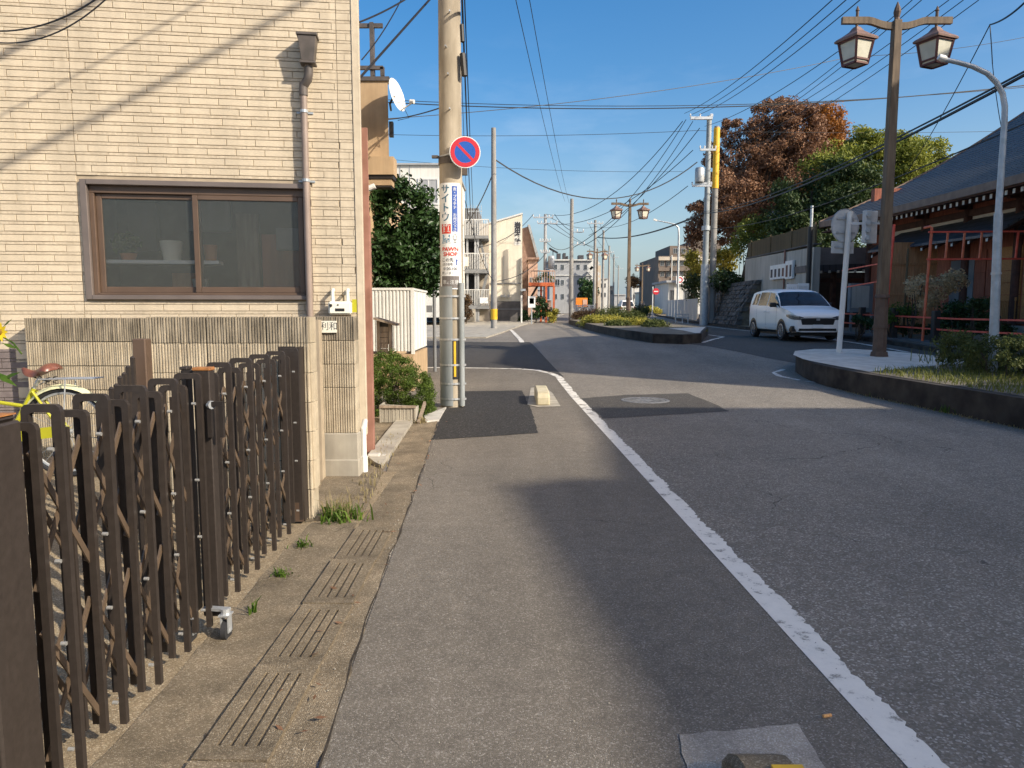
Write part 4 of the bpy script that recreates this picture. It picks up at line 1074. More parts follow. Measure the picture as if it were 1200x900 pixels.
# weeds
def weed(name, label, u, v, n, h, m='grass_green', spread=.09, dry=0):
    g = G(u, v); t = thing(name, label, 'weed', tuple(g)); rng = random.Random(int(u * v))
    blades('blade', m, [(g.x + rng.gauss(0, spread), g.y + rng.gauss(0, spread), g.z + .005) for _ in range(n)], h, .012, t, seed=int(u), lean=.7)
    if dry: blades('stalk', 'grass_dry', [(g.x + rng.gauss(0, spread * .7), g.y + rng.gauss(0, spread * .7), g.z + .005) for _ in range(dry)], h * 1.7, .006, t, seed=int(v), lean=.5)
    return t
weed('grass_tuft', 'large grass tuft with dry stalks at the foot of the gate end post', 398, 610, 170, .11, spread=.07, dry=60)
weed('grass_tuft', 'small tuft in the crack left of the second grooved cover from the grass tuft', 330, 678, 40, .05, spread=.03)
weed('grass_tuft', 'single short green sprout beside the caster wheel', 295, 722, 10, .09, spread=.01)
weed('grass_tuft', 'thin low tuft just right of the gate bars before the end post', 356, 643, 30, .06, spread=.03)
weed('grass_tuft', 'dry brown tuft at the corner of the planter box', 490, 496, 80, .08, m='grass_dry', spread=.06)
e1_, e2_ = G(1200, 503), G(945, 447)
MXL = lambda y: e1_.x + (e2_.x - e1_.x) * (y - e1_.y) / (e2_.y - e1_.y)
rr_ = random.Random(4); spots = []
for _ in range(260):
    y = rr_.uniform(4.75, 8); x = -1.05 - (y - 4.7) * .075 + rr_.gauss(0, .05); spots.append((x - .05, y, .02))
o = blades('ground_weeds', 'grass_dry', spots, .05, .008, seed=9); o['kind'] = 'stuff'
# pebbles and crumbs along the gutter edge
pv = MB()
for _ in range(320):
    y = rr_.uniform(1.6, 8); e = -.60 - .028 * y
    x = rr_.choice([rr_.gauss(e - .03, .03), rr_.gauss(-.80, .05), rr_.uniform(-1.6, -1.0)]); s = rr_.uniform(.0015, .0045) * (1.8 if rr_.random() < .05 else 1)
    pv.add([(x - s, y, .012), (x, y - s, .012), (x + s, y, .012), (x, y + s, .012), (x, y, .012 + s * 1.3)], [(0, 1, 4), (1, 2, 4), (2, 3, 4), (3, 0, 4)])
for _ in range(900):
    y = rr_.uniform(1.7, 14); x = rr_.uniform(-.55, 1.4 if y < 14 else 6); s = rr_.uniform(.0015, .004)
    pv.add([(x - s, y, .006), (x, y - s, .006), (x + s, y, .006), (x, y + s, .006), (x, y, .006 + s * 1.2)], [(0, 1, 4), (1, 2, 4), (2, 3, 4), (3, 0, 4)])
o = pv.build('gravel', 'concrete'); o['kind'] = 'stuff'
# fallen leaves blown into the gutter and along the median kerb
lf = MB()
for k in range(110):
    if k < 45: y = rr_.uniform(2.2, 9); x = -.62 - .028 * y - rr_.random() ** 2 * .35 + rr_.gauss(0, .02); z = .03
    else: y = rr_.uniform(6, 14); x = MXL(y) - abs(rr_.gauss(0, .18)); z = .008
    a = rr_.uniform(0, 6.28); L = rr_.uniform(.012, .03); d = Vector((math.cos(a), math.sin(a), rr_.uniform(-.1, .3))) * L; s_ = Vector((-math.sin(a), math.cos(a), rr_.uniform(-.2, .4))) * L * .35; c = Vector((x, y, z))
    lf.add([c - d, c + s_, c + d, c - s_], [(0, 1, 2), (0, 2, 3)])
o = lf.build('fallen_leaves', 'leaf_maple'); o['kind'] = 'stuff'
g = G(442, 540); mb = MB(); mb.box(g.x - .09, g.x + .03, g.y - .04, g.y + .06, .02, .07); mb.box(g.x + .03, g.x + .09, g.y, g.y + .07, .02, .055)
tag(mb.build('broken_stone', 'pale_concrete', origin=tuple(g), bevel=.012), 'broken white concrete lump at the foot of the rust-brown post', 'stone')
# ------------------------------------------------------------------ utility pole with pawn-shop sign
pg = G(530.5, 475); PX, PY = -.885, 10.62
CPX = lambda z: PY * _cp + (CAM_H - z) * _sp
up_ = thing('utility_pole', 'thick concrete utility pole with grey guards, nearest on the left footway', 'utility pole', (PX, PY, 0))
mb = MB(); mb.tube([(PX, PY, -.05), (PX, PY, 2), (PX, PY, 9.5)], [.172, .168, .148], 28); mb.build('shaft', 'pole_concrete', up_, smooth=True)
def arcband(mb, r, z0, z1, a0, a1, n=14, th=.006):
    """piece of a sleeve: angles measured from the camera side, positive to the right"""
    def pt(a, rr, z): return (PX + rr * math.sin(a), PY - rr * math.cos(a), z)
    for i in range(n):
        b0, b1 = a0 + (a1 - a0) * i / n, a0 + (a1 - a0) * (i + 1) / n
        mb.add([pt(b0, r, z0), pt(b1, r, z0), pt(b1, r, z1), pt(b0, r, z1)], [(0, 1, 2, 3)])
    for a in (a0, a1): mb.add([pt(a, r, z0), pt(a, r, z1), pt(a, r - th, z1), pt(a, r - th, z0)], [(0, 1, 2, 3)])
    for i in range(n):
        b0, b1 = a0 + (a1 - a0) * i / n, a0 + (a1 - a0) * (i + 1) / n
        for z in (z0, z1): mb.add([pt(b0, r, z), pt(b1, r, z), pt(b1, r - th, z), pt(b0, r - th, z)], [(0, 1, 2, 3)])
    return mb
zt_ = zat(336, PY)
mb = arcband(MB(), .184, .03, zt_, -1.9, .12); mb.build('guard_plate', 'sleeve_grey', up_)
mb = MB()
for a, r in ((.83, .044),): mb.tube([(PX + .20 * math.sin(a), PY - .20 * math.cos(a), .03), (PX + .20 * math.sin(a), PY - .20 * math.cos(a), zt_ + .05)], r, 12)
mb.build('conduit', 'sleeve_grey', up_, smooth=True)
mb = arcband(MB(), .182, .03, zt_, 1.0, 1.7); mb.build('guard_plate', 'sleeve_grey', up_)
for v in (347, 373, 398, 428, 450, 468):
    z = zat(v, PY - .2); mb = MB()
    for i in range(24):
        a0, a1 = 2 * math.pi * i / 24, 2 * math.pi * (i + 1) / 24
        rr = lambda a: .190 + (.055 if .55 < (a if a < math.pi else a - 2 * math.pi) < 1.1 else 0)
        q = []
        for a in (a0, a1):
            q.append((PX + rr(a) * math.sin(a), PY - rr(a) * math.cos(a)))
        mb.add([(q[0][0], q[0][1], z - .014), (q[1][0], q[1][1], z - .014), (q[1][0], q[1][1], z + .014), (q[0][0], q[0][1], z + .014)], [(0, 1, 2, 3)])
    mb.build('band', 'steel', up_)
z0, z1 = zat(444, PY - .18), zat(398.5, PY - .18)
arcband(MB(), .187, z0, z1, .10, .70, 8).build('warning_plate', 'black', up_)
arcband(MB(), .1885, z0 + .03, z1 - .02, .20, .37, 4).build('warning_stripe', 'yellow', up_)
arcband(MB(), .176, zat(191, PY - .16), zat(183, PY - .16), -2.5, 1.6, 20).build('band', 'box_brown', up_)
for (a, v) in ((-.05, 92), (.05, 132), (-.2, 60), (.1, 20)):
    z = zat(v, PY); mb = MB(); mb.cyl((PX + .15 * math.sin(a), PY - .15 * math.cos(a), z), (PX + .22 * math.sin(a), PY - .22 * math.cos(a), z + .005), .011, n=8); mb.build('step_bolt', 'steel', up_)
# wrapped advertisement
psg = thing('pole_sign', 'tall white wrapped pawn shop sign with blue strip and red lettering on the utility pole', 'sign', (PX, PY, 2.5))
RS = .181
SZ0, SZ1 = zat(339, PY - RS), zat(214, PY - RS)
AXU = 600 + FPX * PX / CPX(2.5)
def sm(u, v, lift=0.0):
    """a spot on the wrapped sign as measured in the photograph"""
    z = zat(v, PY - RS * .9); x = (u - AXU) * CPX(z) / FPX * .985; a = math.asin(max(-1, min(1, x / RS)))
    return a, z
def spt(a, z, r): return (PX + r * math.sin(a), PY - r * math.cos(a), z)
mb = MB(); a0, a1 = -.98, .98; n = 16; rc = .035
cols = []
for i in range(n + 1):
    a = a0 + (a1 - a0) * i / n; e = min((a - a0), (a1 - a)) * RS
    cut = 0 if e >= rc else rc - math.sqrt(max(0, rc * rc - (rc - e) ** 2))
    cols.append((a, SZ0 + cut, SZ1 - cut))
for c, d in zip(cols, cols[1:]): mb.add([spt(c[0], c[1], RS), spt(d[0], d[1], RS), spt(d[0], d[2], RS), spt(c[0], c[2], RS)], [(0, 1, 2, 3)])
mb.build('sign_sheet', 'sign_white', psg, smooth=True)
def patch(m, u0, u1, v0, v1, r, name='panel', rnd=0):
    mb = MB(); n = 6
    (aa, zt), (ab, zb) = sm(u0, v0), sm(u1, v1)
    for i in range(n):
        b0, b1 = aa + (ab - aa) * i / n, aa + (ab - aa) * (i + 1) / n
        mb.add([spt(b0, zb, r), spt(b1, zb, r), spt(b1, zt, r), spt(b0, zt, r)], [(0, 1, 2, 3)])
    return mb.build(name, m, psg)
def ptext(m, items, r=RS + .0035):
    mb = MB()
    for s_, u, v, px, xs, bold in items:
        a, z = sm(u, v); size = px * CPX(z) / FPX
        letter(mb, s_, size, None, None, None, xs=xs, bold=bold * size, fn=lambda x, y: spt(a + x / RS, z + y, r))
    return mb.build('lettering', m, psg)
patch('royal', 531.2, 537.4, 218, 271.5, RS + .002)
patch('text_red', 518.8, 529.6, 262.6, 273.8, RS + .002)
patch('panel_grey', 518.6, 538.6, 323.5, 337.5, RS + .002)
ptext('teal', [('サ', 523.3, 222.5, 11.2, 1, .012), ('イ', 523.3, 233, 11.2, 1, .012), ('ト', 523.3, 244, 11.2, 1, .012), ('ウ', 523.3, 255, 11.2, 1, .012)])
ptext('sign_white', [('質', 524.1, 268.2, 10.6, 1, 0)])
ptext('cyan_blue', [('屋', 524, 281, 11.8, 1, 0)])
ptext('sign_white', [(c, 534.3, 221.8 + k * 4.35, 4.5, 1.05, 0) for k, c in enumerate('金・プラチナ　お売り下さい')][:12] + [('車', 521.8, 331, 5.4, 1, 0), ('に', 526.0, 331.8, 3.4, 1, 0), ('注', 530.6, 331, 5.4, 1, 0), ('意', 535.8, 331, 5.4, 1, 0)])
ptext('text_red', [('PAWN', 528.7, 292.2, 6.0, 1.12, .03), ('SHOP', 528.7, 298.1, 6.0, 1.12, .03)])
ptext('text_dark', [('こ', 520.8, 305, 4.8, 1, .004), ('の', 525.4, 305, 4.8, 1, .004), ('先', 530.3, 305, 4.8, 1, .004), ('(次の信号)', 525.6, 310, 3.6, .78, .002), ('0120-100', 528.6, 315.2, 4.6, .95, .004), ('詳しくは・・・', 528.2, 320.2, 3.7, .78, .002)])
mb = MB(); a, z = sm(536, 307)
for p_ in ([(-.014, .0), (.014, 0), (.014, .0), (.0, .03)], ): pass
mb.add([spt(a - .02 / RS, z + .012, RS + .0035), spt(a + .02 / RS, z + .012, RS + .0035), spt(a, z + .045, RS + .0035)], [(0, 1, 2)])
mb.add([spt(a - .008 / RS, z - .045, RS + .0035), spt(a + .008 / RS, z - .045, RS + .0035), spt(a + .008 / RS, z + .012, RS + .0035), spt(a - .008 / RS, z + .012, RS + .0035)], [(0, 1, 2, 3)])
mb.build('arrow', 'royal', psg)
mb = MB(); a, z = sm(534.4, 279.5)
def ln(x0, z0, x1, z1, w_=.006):
    d = Vector((x1 - x0, z1 - z0)).normalized() * w_ / 2; q = [(x0 - d.y, z0 + d.x), (x0 + d.y, z0 - d.x), (x1 + d.y, z1 - d.x), (x1 - d.y, z1 + d.x)]
    mb.add([spt(a + x / RS, z + zz, RS + .0035) for x, zz in q], [(0, 1, 2, 3)])
ln(-.035, .02, 0, .06); ln(0, .06, .035, .02); ln(-.025, .025, -.025, -.02, .004); ln(.025, .025, .025, -.02, .004); ln(-.012, -.012, .012, -.012); ln(-.012, -.012, -.012, -.035); ln(.012, -.012, .012, -.035); ln(-.012, -.035, .012, -.035); ln(-.02, -.055, .02, -.055, .008)
mb.build('house_mark', 'text_dark', psg)
# no-parking sign
ns = thing('no_parking_sign', 'round red and blue no-parking sign clamped to the utility pole', 'traffic sign', (PX + .2, PY - .2, 3.7))
ny_ = PY - .27; sc = P(545, 178.3, ny_); SR = 18.2 * (ny_ * _cp - .25) / FPX
sx_ = Vector((math.cos(.10), math.sin(.10), 0)); sz_ = Vector((0, 0, 1)); sn_ = sx_.cross(sz_)
def disc(mb, r, lift, n=40, c=sc, ex=sx_, ez=sz_, nn=sn_, th=None):
    pts = [c + ex * r * math.cos(2 * math.pi * k / n) + ez * r * math.sin(2 * math.pi * k / n) + nn * lift for k in range(n)]
    if th:
        q = [p - nn * th for p in pts]; mb.add(pts + q, [tuple(range(n)), tuple(reversed(range(n, 2 * n)))] + [(k, n + k, n + (k + 1) % n, (k + 1) % n) for k in range(n)])
    else: mb.add(pts, [tuple(range(n))])
    return mb
disc(MB(), SR, 0, th=.006).build('sign_plate', 'sign_white', ns)
def ring(mb, r0, r1, lift, n=40, c=sc, ex=sx_, ez=sz_, nn=sn_):
    a = [c + ex * r0 * math.cos(2 * math.pi * k / n) + ez * r0 * math.sin(2 * math.pi * k / n) + nn * lift for k in range(n)]
    b_ = [c + ex * r1 * math.cos(2 * math.pi * k / n) + ez * r1 * math.sin(2 * math.pi * k / n) + nn * lift for k in range(n)]
    return mb.add(a + b_, [(k, n + k, n + (k + 1) % n, (k + 1) % n) for k in range(n)])
disc(MB(), SR * .70, .0025).build('blue_field', 'sign_blue', ns)
mb = ring(MB(), SR * .68, SR * .945, .004); dd = (sx_ - sz_).normalized(); pp = (sx_ + sz_).normalized()
mb.add([sc + dd * s_ * SR * .70 + pp * q * SR * .088 + sn_ * .0038 for s_, q in ((-1, -1), (1, -1), (1, 1), (-1, 1))], [(0, 1, 2, 3)])
mb.build('red_ring', 'sign_red', ns)
mb = MB(); mb.bar(sc - sn_ * .02 - sx_ * .16, sc - sn_ * .02 + sx_ * .05, .02, .035); mb.bar(sc - sn_ * .02 - sx_ * .2 - UP * .02, Vector((PX - .17, PY - .05, sc.z - .02)), .025, .02); mb.bar(sc - sn_ * .03 - sx_ * .1, Vector((PX + .12, PY - .12, sc.z)), .03, .05); mb.build('bracket', 'steel', ns)
mb = MB(); mb.box(PX - .26, PX - .17, PY - .12, PY - .05, sc.z - .045, sc.z - .01); mb.box(PX + .15, PX + .24, PY - .02, PY + .06, zat(205, PY), zat(196, PY)); mb.build('clamp', 'box_brown', ns)

# ------------------------------------------------------------------ shrub, planter, timber notice shelter, corrugated fence, tree
def ub(mb, u0, u1, vt, vb, y, dep):
    zt, zb = zat(vt, y), zat(vb, y); zm = (zt + zb) / 2
    return mb.box(xat(u0, y, zm), xat(u1, y, zm), y, y + dep, zb, zt)
sh = thing('boxwood_shrub', 'round clipped green shrub beside the utility pole', 'shrub', (-1.6, 9.9, 0))
cl = []; rg = random.Random(5)
for _ in range(300):
    y = rg.uniform(9.45, 10.5); u = rg.uniform(428, 507); f = (u - 428) / 79
    vt = 416 + 4 * abs(f - .45) * 8 * 0 + (f - .35) ** 2 * 95 + 2 * math.sin(u * .35); vb = 492 - (1 - f) * 8
    tq = (y - 9.45) / 1.05; vt += 14 * (abs(tq - .5) * 2) ** 3
    v = vt - 6 + (vb - vt + 6) * rg.random() ** 1.2 + 3
    p = P(u, v, y); p.z = max(.06, p.z); cl.append((p.x, p.y, p.z, .075))
leaves('foliage', 'leaf_box', cl, 90, .026, sh, seed=4, up=.5)
mb = trunk_mb((-1.65, 9.95, 0), (-1.6, 9.95, .5), .03, [(-1.8, 9.8, .5), (-1.35, 9.9, .4), (-1.5, 10.1, .55), (-1.3, 9.7, .25)], 3); mb.build('branches', 'bark', sh)
pt_ = thing('planter_box', 'weathered ribbed planter trough tipped against the shrub', 'planter', (-1.5, 9.2, 0))
mb = MB(); x0, x1 = xat(444.5, 9.0), xat(484, 9.0)
L = x1 - x0
for k in range(18): mb.box(x0 + L * k / 18 + .002, x0 + L * (k + 1) / 18 - .002, 8.99 + (.006 if k % 2 else 0), 9.03, .02, zat(474.5, 9.0) + .005 - .02 * k / 18)
mb.box(x0, x1, 9.031, 9.07, .02, .22); mb.box(x0 - .02, x0 - .001, 8.98, 9.3, .0, .24); mb.box(x1 + .001, x1 + .02, 8.98, 9.25, .0, .2)
mb.build('trough', 'concrete', pt_)
mb = MB(); mb.box(x0 - .02, x1 + .02, 8.97, 8.989, .205, .235); mb.build('rim', 'wood_grey', pt_)
mb = MB(); mb.bar((x1 + .05, 8.95, .01), (x1 + .09, 9.35, .22), .03, .05); tag(mb.build('timber_offcut', 'wood_grey', origin=(x1 + .05, 8.95, 0)), 'short timber leaning at the right end of the planter trough', 'timber')
ws = thing('notice_shelter', 'small weathered wooden notice box with slanted plank roof before the white fence', 'notice box', (xat(452, 11.2), 11.2, .3))
mb = MB(); y = 11.2
zr0, zr1 = zat(372, y), zat(379.5, y); xr0, xr1 = xat(438.5, y), xat(464.5, y)
mb.hexa([(xr0, y - .1, zr0 - .03), (xr1, y - .1, zr1 - .03), (xr1, y + .35, zr1 - .03), (xr0, y + .35, zr0 - .03), (xr0, y - .1, zr0), (xr1, y - .1, zr1), (xr1, y + .35, zr1), (xr0, y + .35, zr0)]); mb.build('roof', 'wood_grey', ws)
for u in (442.5, 456.5):
    mb = MB(); mb.box(xat(u - 1.8, y), xat(u + 1.8, y), y, y + .08, .05, zat(379 if u > 450 else 375.5, y)); mb.build('post', 'wood_grey', ws)
for k in range(5):
    mb = MB(); va = 383 + k * 6.4; ub(mb, 444.5, 454.6, va, va + 5.9, y + .02, .03); mb.build('plank', 'wood_grey', ws)
mb = MB(); mb.box(xat(444.4, y), xat(454.6, y), y + .06, y + .09, .9, 1.27); mb.build('back_board', 'bronze_dark', ws)
cf = thing('corrugated_fence', 'white corrugated fence panel standing on a low tan wall behind the shrub', 'fence', (-2, 12.6, .7))
fy = 12.6; fx0, fx1 = -4.0, xat(483, fy); fz0, fz1 = zat(411.5, fy), zat(340, fy)
m_ = MB(); n = int((fx1 - fx0) / .062); prof = []
for k in range(n): x = fx0 + .062 * k; prof += [(x, 0), (x + .008, -.02), (x + .034, -.02), (x + .042, 0)]
prof.append((fx1, 0))
for a, b in zip(prof, prof[1:]): m_.add([(a[0], fy + a[1], fz0), (b[0], fy + b[1], fz0), (b[0], fy + b[1], fz1), (a[0], fy + a[1], fz1)], [(0, 1, 2, 3)])
m_.build('corrugated_sheet', 'fence_white', cf)
m_ = MB(); fx2, fy2 = xat(499.5, 14.6), 14.6; prof = []; D = Vector((fx2 - fx1, fy2 - fy, 0)); Ln = D.length; D.normalize(); Nn = Vector((D.y, -D.x, 0))
n = int(Ln / .4)
for k in range(n): s_ = .4 * k; prof += [(s_, 0), (s_ + .02, .015), (s_ + .3, .015), (s_ + .32, 0)]
prof.append((Ln, 0))
for a, b in zip(prof, prof[1:]):
    q = [Vector((fx1, fy, 0)) + D * c[0] + Nn * c[1] for c in (a, b)]; m_.add([q[0] + UP * fz0, q[1] + UP * fz0, q[1] + UP * fz1, q[0] + UP * fz1], [(0, 1, 2, 3)])
m_.build('corrugated_sheet', 'fence_white', cf)
m_ = MB(); m_.box(fx0, fx1 + .03, fy - .03, fy + .03, fz1, fz1 + .04); m_.obox((fx1, fy, fz1), D, Nn, UP, (.03, Ln), (-.03, .03), (.0, .035)); m_.box(fx1 - .02, fx1 + .035, fy - .035, fy + .03, fz0 - .05, fz1 - .001); m_.build('trim', 'fence_white', cf)
lw_ = thing('low_wall', 'low tan rendered wall under the white corrugated fence', 'wall', (-2, 12.6, 0))
m_ = MB(); m_.box(fx0, fx1 + .02, fy - .06, fy + .1, 0, fz0 - .051); m_.obox((fx1 - .06, fy + .1, 0), D, Nn, UP, (0, Ln), (-.1, .06), (0, fz0 - .051)); m_.build('wall_body', 'tan_wall', lw_)
# evergreen behind it
def tree(name, label, base, top, r, cl, per, size, m, group=None, bark='bark', seed=1, nl=8, squash=.8, up=.35, aspect=.55, droop=0):
    t = thing(name, label, 'tree', tuple(base), group)
    rg = random.Random(seed); limbs = [rg.choice(cl)[:3] for _ in range(nl)]
    trunk_mb(base, top, r, limbs, seed).build('trunk', bark, t, smooth=True)
    leaves('crown', m, cl, per, size, t, seed=seed, squash=squash, up=up, aspect=aspect, droop=droop)
    return t
cl = [c for c in clumps_in((-2.75, 15.4, 2.95), (1.5, 1.2, 1.25), 210, .30, 8, shell=.5)] + clumps_in((-1.95, 15.2, 2.6), (.55, .6, .9), 60, .24, 18) + [(xat(u_, 14.9, 3), 14.9, zat(v_, 14.9), .22) for u_, v_ in ((436, 250), (444, 262), (436, 275), (446, 285), (438, 298), (450, 300), (440, 315), (452, 322), (460, 330), (437, 330), (470, 335), (455, 245), (485, 330), (500, 325), (505, 300))]
cl += [(xat(u, 15, 3.6), 15, zat(v, 15), .16) for u, v in ((458, 222), (470, 214), (490, 236), (504, 250), (445, 232), (478, 226), (508, 270))]
tree('evergreen_tree', 'dense dark evergreen tree above the white corrugated fence', (-2.6, 15.3, .0), (-2.7, 15.4, 3.4), .09, cl, 95, .11, 'leaf_dark', seed=8, nl=10)
# tan house with roof pergola and dish
th_ = thing('tan_house', 'tan rendered house with a ledge and brown rooftop frame behind the beige house', 'house', (-4, 14, 0))
ty = 13.2
m_ = MB(); x1 = xat(455.5, ty, 4.5); m_.hexa([(-8, ty, zat(186, ty)), (x1, ty, zat(186, ty)), (x1 - .55, ty + 3, zat(186, ty)), (-8, ty + 3, zat(186, ty)), (-8, ty, zat(95, ty)), (x1, ty, zat(95, ty)), (x1 - .55, ty + 3, zat(95, ty)), (-8, ty + 3, zat(95, ty))]); m_.box(-8, xat(421, ty), ty + 1.2, 19, 0, zat(186, ty)); m_.build('wall', 'tan_wall', th_)
m_ = MB(); m_.box(-8, x1 + .03, ty - .03, ty + .2, zat(95, ty) + .001, zat(90, ty)); m_.build('coping', 'box_brown', th_)
m_ = MB(); m_.box(-8, xat(462, ty - .2, 3.7), ty - .25, ty + .12, zat(205, ty - .2), zat(184, ty - .2)); m_.build('ledge', 'tan_wall', th_)
m_ = MB(); m_.box(-8, xat(461, ty - .2, 3.7), ty - .22, ty + .1, zat(209.5, ty - .2), zat(205.3, ty - .2)); m_.build('ledge_band', 'bronze_dark', th_)
m_ = MB(); m_.box(-8, xat(459, ty - .2, 3.5), ty - .2, ty + .1, zat(217, ty - .2), zat(209.7, ty - .2)); m_.build('ledge_underside', 'tan_wall', th_)
m_ = MB(); m_.box(-8, xat(458, ty - .2, 3.5), ty - .19, ty + .1, zat(219, ty - .2), zat(217.2, ty - .2)); m_.build('ledge_band', 'bronze_dark', th_)
m_ = MB()
for u in (437, 415): m_.box(xat(u - 2.3, 13.4, 5.5), xat(u + 2.3, 13.4, 5.5), 13.35, 13.47, zat(90, 13.4), zat(27, 13.4))
m_.bar((-6, 13.41, zat(30, 13.4)), (xat(449, 13.4, 6), 13.41, zat(30, 13.4)), .06, .07); m_.bar((-6, 13.36, zat(80.5, 13.4)), (xat(450, 13.4, 5.4), 13.36, zat(80.5, 13.4)), .07, .06); m_.bar((xat(449, 13.4, 5.4), 13.36, zat(80, 13.4)), (xat(449, 13.4, 5.4), 13.36, zat(90, 13.4)), .07)
m_.build('roof_frame', 'box_brown', th_)
m_ = MB(); m_.cyl((xat(429, 13, 3.3), 12.9, zat(224, 13)), (xat(441, 13, 3.3), 12.9, zat(219, 13)), .05, n=10); m_.build('soffit_lamp', 'white', th_)
dsh = thing('satellite_dish', 'white satellite dish on the right edge of the tan house', 'satellite dish', tuple(P(462, 112, 13.0)))
dc = P(465.5, 111, 12.9); dn = Vector((.92, -.33, .24)).normalized(); dx = dn.cross(UP).normalized(); dz = dx.cross(dn)
m_ = MB(); rd = .29
m_.grid(lambda a, b: dc + dx * rd * .9 * a * math.cos(2 * math.pi * b) + dz * rd * a * math.sin(2 * math.pi * b) + dn * .07 * (a * a - 1), 6, 24); m_.build('reflector', 'white', dsh, smooth='all')
m_ = MB(); f_ = dc + dn * .28 - dz * .22; m_.tube([dc - dz * rd * .95, f_], .012, 6); m_.cyl(f_ - dn * .0, f_ - dn * .07 + dz * .03, .035, n=10); m_.build('feed_arm', 'white', dsh)
m_ = MB(); b_ = Vector((x1, ty + .3, dc.z - .1)); m_.tube([dc - dn * .06, dc - dn * .15 - UP * .1, b_], .02, 8); m_.box(x1, x1 + .07, ty + .05, ty + .15, dc.z - .62, dc.z - .36); m_.tube([dc - dz * .2 + dn * .05, dc - dz * .45 + dn * .12, dc - dz * .42 - dn * .1], .006, 5); m_.build('mount', 'black', dsh)
# small grey post behind the pole
m_ = MB(); m_.cyl((xat(509, 15.5), 15.5, 0), (xat(509, 15.5), 15.5, zat(330, 15.5)), .036, n=10); m_.box(xat(499, 15.5), xat(506, 15.5), 15.45, 15.6, zat(366, 15.5), zat(358, 15.5))
tag(m_.build('meter_post', 'slab_grey', origin=(xat(508, 15.5), 15.5, 0), fix=True), 'thin grey post with a small dark box just left of the utility pole', 'post')

# ------------------------------------------------------------------ buildings and poles further along the left
def windows(bt, y, cells, m_frame='galv', m_pane='window_dark', dep=.12):
    """each window: frame a part, pane a sub-part; cells are (u0,u1,vt,vb)"""
    for u0, u1, vt, vb in cells:
        zt, zb = zat(vt, y), zat(vb, y); zm = (zt + zb) / 2; x0, x1 = xat(u0, y, zm), xat(u1, y, zm); f = max(.03, (x1 - x0) * .07)
        m_ = MB(); m_.box(x0, x0 + f, y - .06, y + .02, zb, zt); m_.box(x1 - f, x1, y - .06, y + .02, zb, zt); m_.box(x0 + f, x1 - f, y - .06, y + .02, zt - f, zt); m_.box(x0 + f, x1 - f, y - .08, y + .02, zb, zb + f)
        m_.box((x0 + x1) / 2 - f * .4, (x0 + x1) / 2 + f * .4, y - .05, y + .02, zb + f, zt - f)
        w_ = m_.build('window', m_frame, bt); q = MB(); q.box(x0 + f, x1 - f, y - .03, y + .015, zb + f, zt - f); q.build('pane', m_pane, w_)
wb = thing('white_building', 'white panelled building behind the evergreen, upper storey showing left of the pole', 'building', (-6, 42, 0))
y = 42; m_ = MB(); ub(m_, 400, 533, 193, 372, y, 9); m_.build('wall', 'white_wall', wb)
m_ = MB(); ub(m_, 399, 534, 191, 193, y - .15, 9.3); m_.build('parapet', 'far_grey', wb)
windows(wb, y, [(490, 514, 209, 240), (440, 464, 209, 240)], 'rail_white', 'far_grey')
m_ = MB()
for u in (470, 481, 520): ub(m_, u, u + .6, 194, 372, y - .03, .05)
m_.build('panel_joint', 'far_grey', wb)
# apartment house with outside landings
sa = thing('stair_apartments', 'old apartment block with three railed concrete landings right of the utility pole', 'building', (-3, 52, 0))
y = 53; m_ = MB(); ub(m_, 500, 561, 244, 380, y, 10); m_.build('wall', 'dark_base', sa)
m_ = MB(); ub(m_, 561, 573, 262, 380, y - .3, 9); m_.build('stair_wall', 'far_beige', sa)
for vt, vb in ((276, 279.5), (315.5, 320), (358, 362)):
    m_ = MB(); ub(m_, 525, 572, vt, vb, y - 2.6, 2.55); sl = m_.build('landing', 'slab_grey', sa)
    zt = zat(vt, y - 2.6) + .02
    for u in range(528, 574, 2):
        m_ = MB(); x = xat(u, y - 2.6); m_.box(x - .018, x + .018, y - 2.58, y - 2.54, zt, zt + 1.05); b_ = m_.build('baluster', 'rail_white', sl)
    m_ = MB(); m_.box(xat(525, y - 2.6), xat(573, y - 2.6), y - 2.6, y - 2.52, zt + 1.05, zt + 1.1); m_.box(xat(572, y - 2.6), xat(573, y - 2.6), y - 2.5, y - .4, zt + 1.05, zt + 1.1); m_.build('handrail', 'rail_white', sl)
for u in (548, 557.5, 560.5):
    m_ = MB(); x = xat(u, y - 2.4); m_.box(x - .07, x + .07, y - 2.4, y - 2.25, gz(50), zat(262, y)); m_.build('column', 'far_grey', sa)
for (va, vb) in ((279, 358), (320, 276), ):
    pass
for z0, z1, ua, ub_ in ((358, 320, 562, 571), (315, 279, 571, 562)):
    m_ = MB(); a = P(ua, z0, y - 1.2); b = P(ub_, z1, y - 1.2); m_.bar(a, b, 1.0, .16, up=(0, 0, 1)); m_.build('stair_flight', 'slab_grey', sa)
m_ = MB(); ub(m_, 541, 549, 301, 312, y - 2.62, .03); m_.build('hanging_blanket', 'cream_wall', sa)
m_ = MB(); ub(m_, 562.3, 571.5, 348.5, 355.5, y - 2.66, .04); m_.build('notice_panel', 'cyan_blue' if False else 'sign_white', sa)
m_ = MB(); ub(m_, 548, 565, 247, 248, y - 2.5, .05); 
for k in range(7): ub(m_, 546 + 3 * k, 546.5 + 3 * k, 240 + (k % 2), 262, y - 1.5, .05)
m_.build('roof_rails', 'galv', sa)
m_ = MB(); ub(m_, 544, 553, 366, 380, 49, 1.5); ub(m_, 553, 556, 362, 380, 49, 1.5); m_.build('entrance_wall', 'concrete', sa)
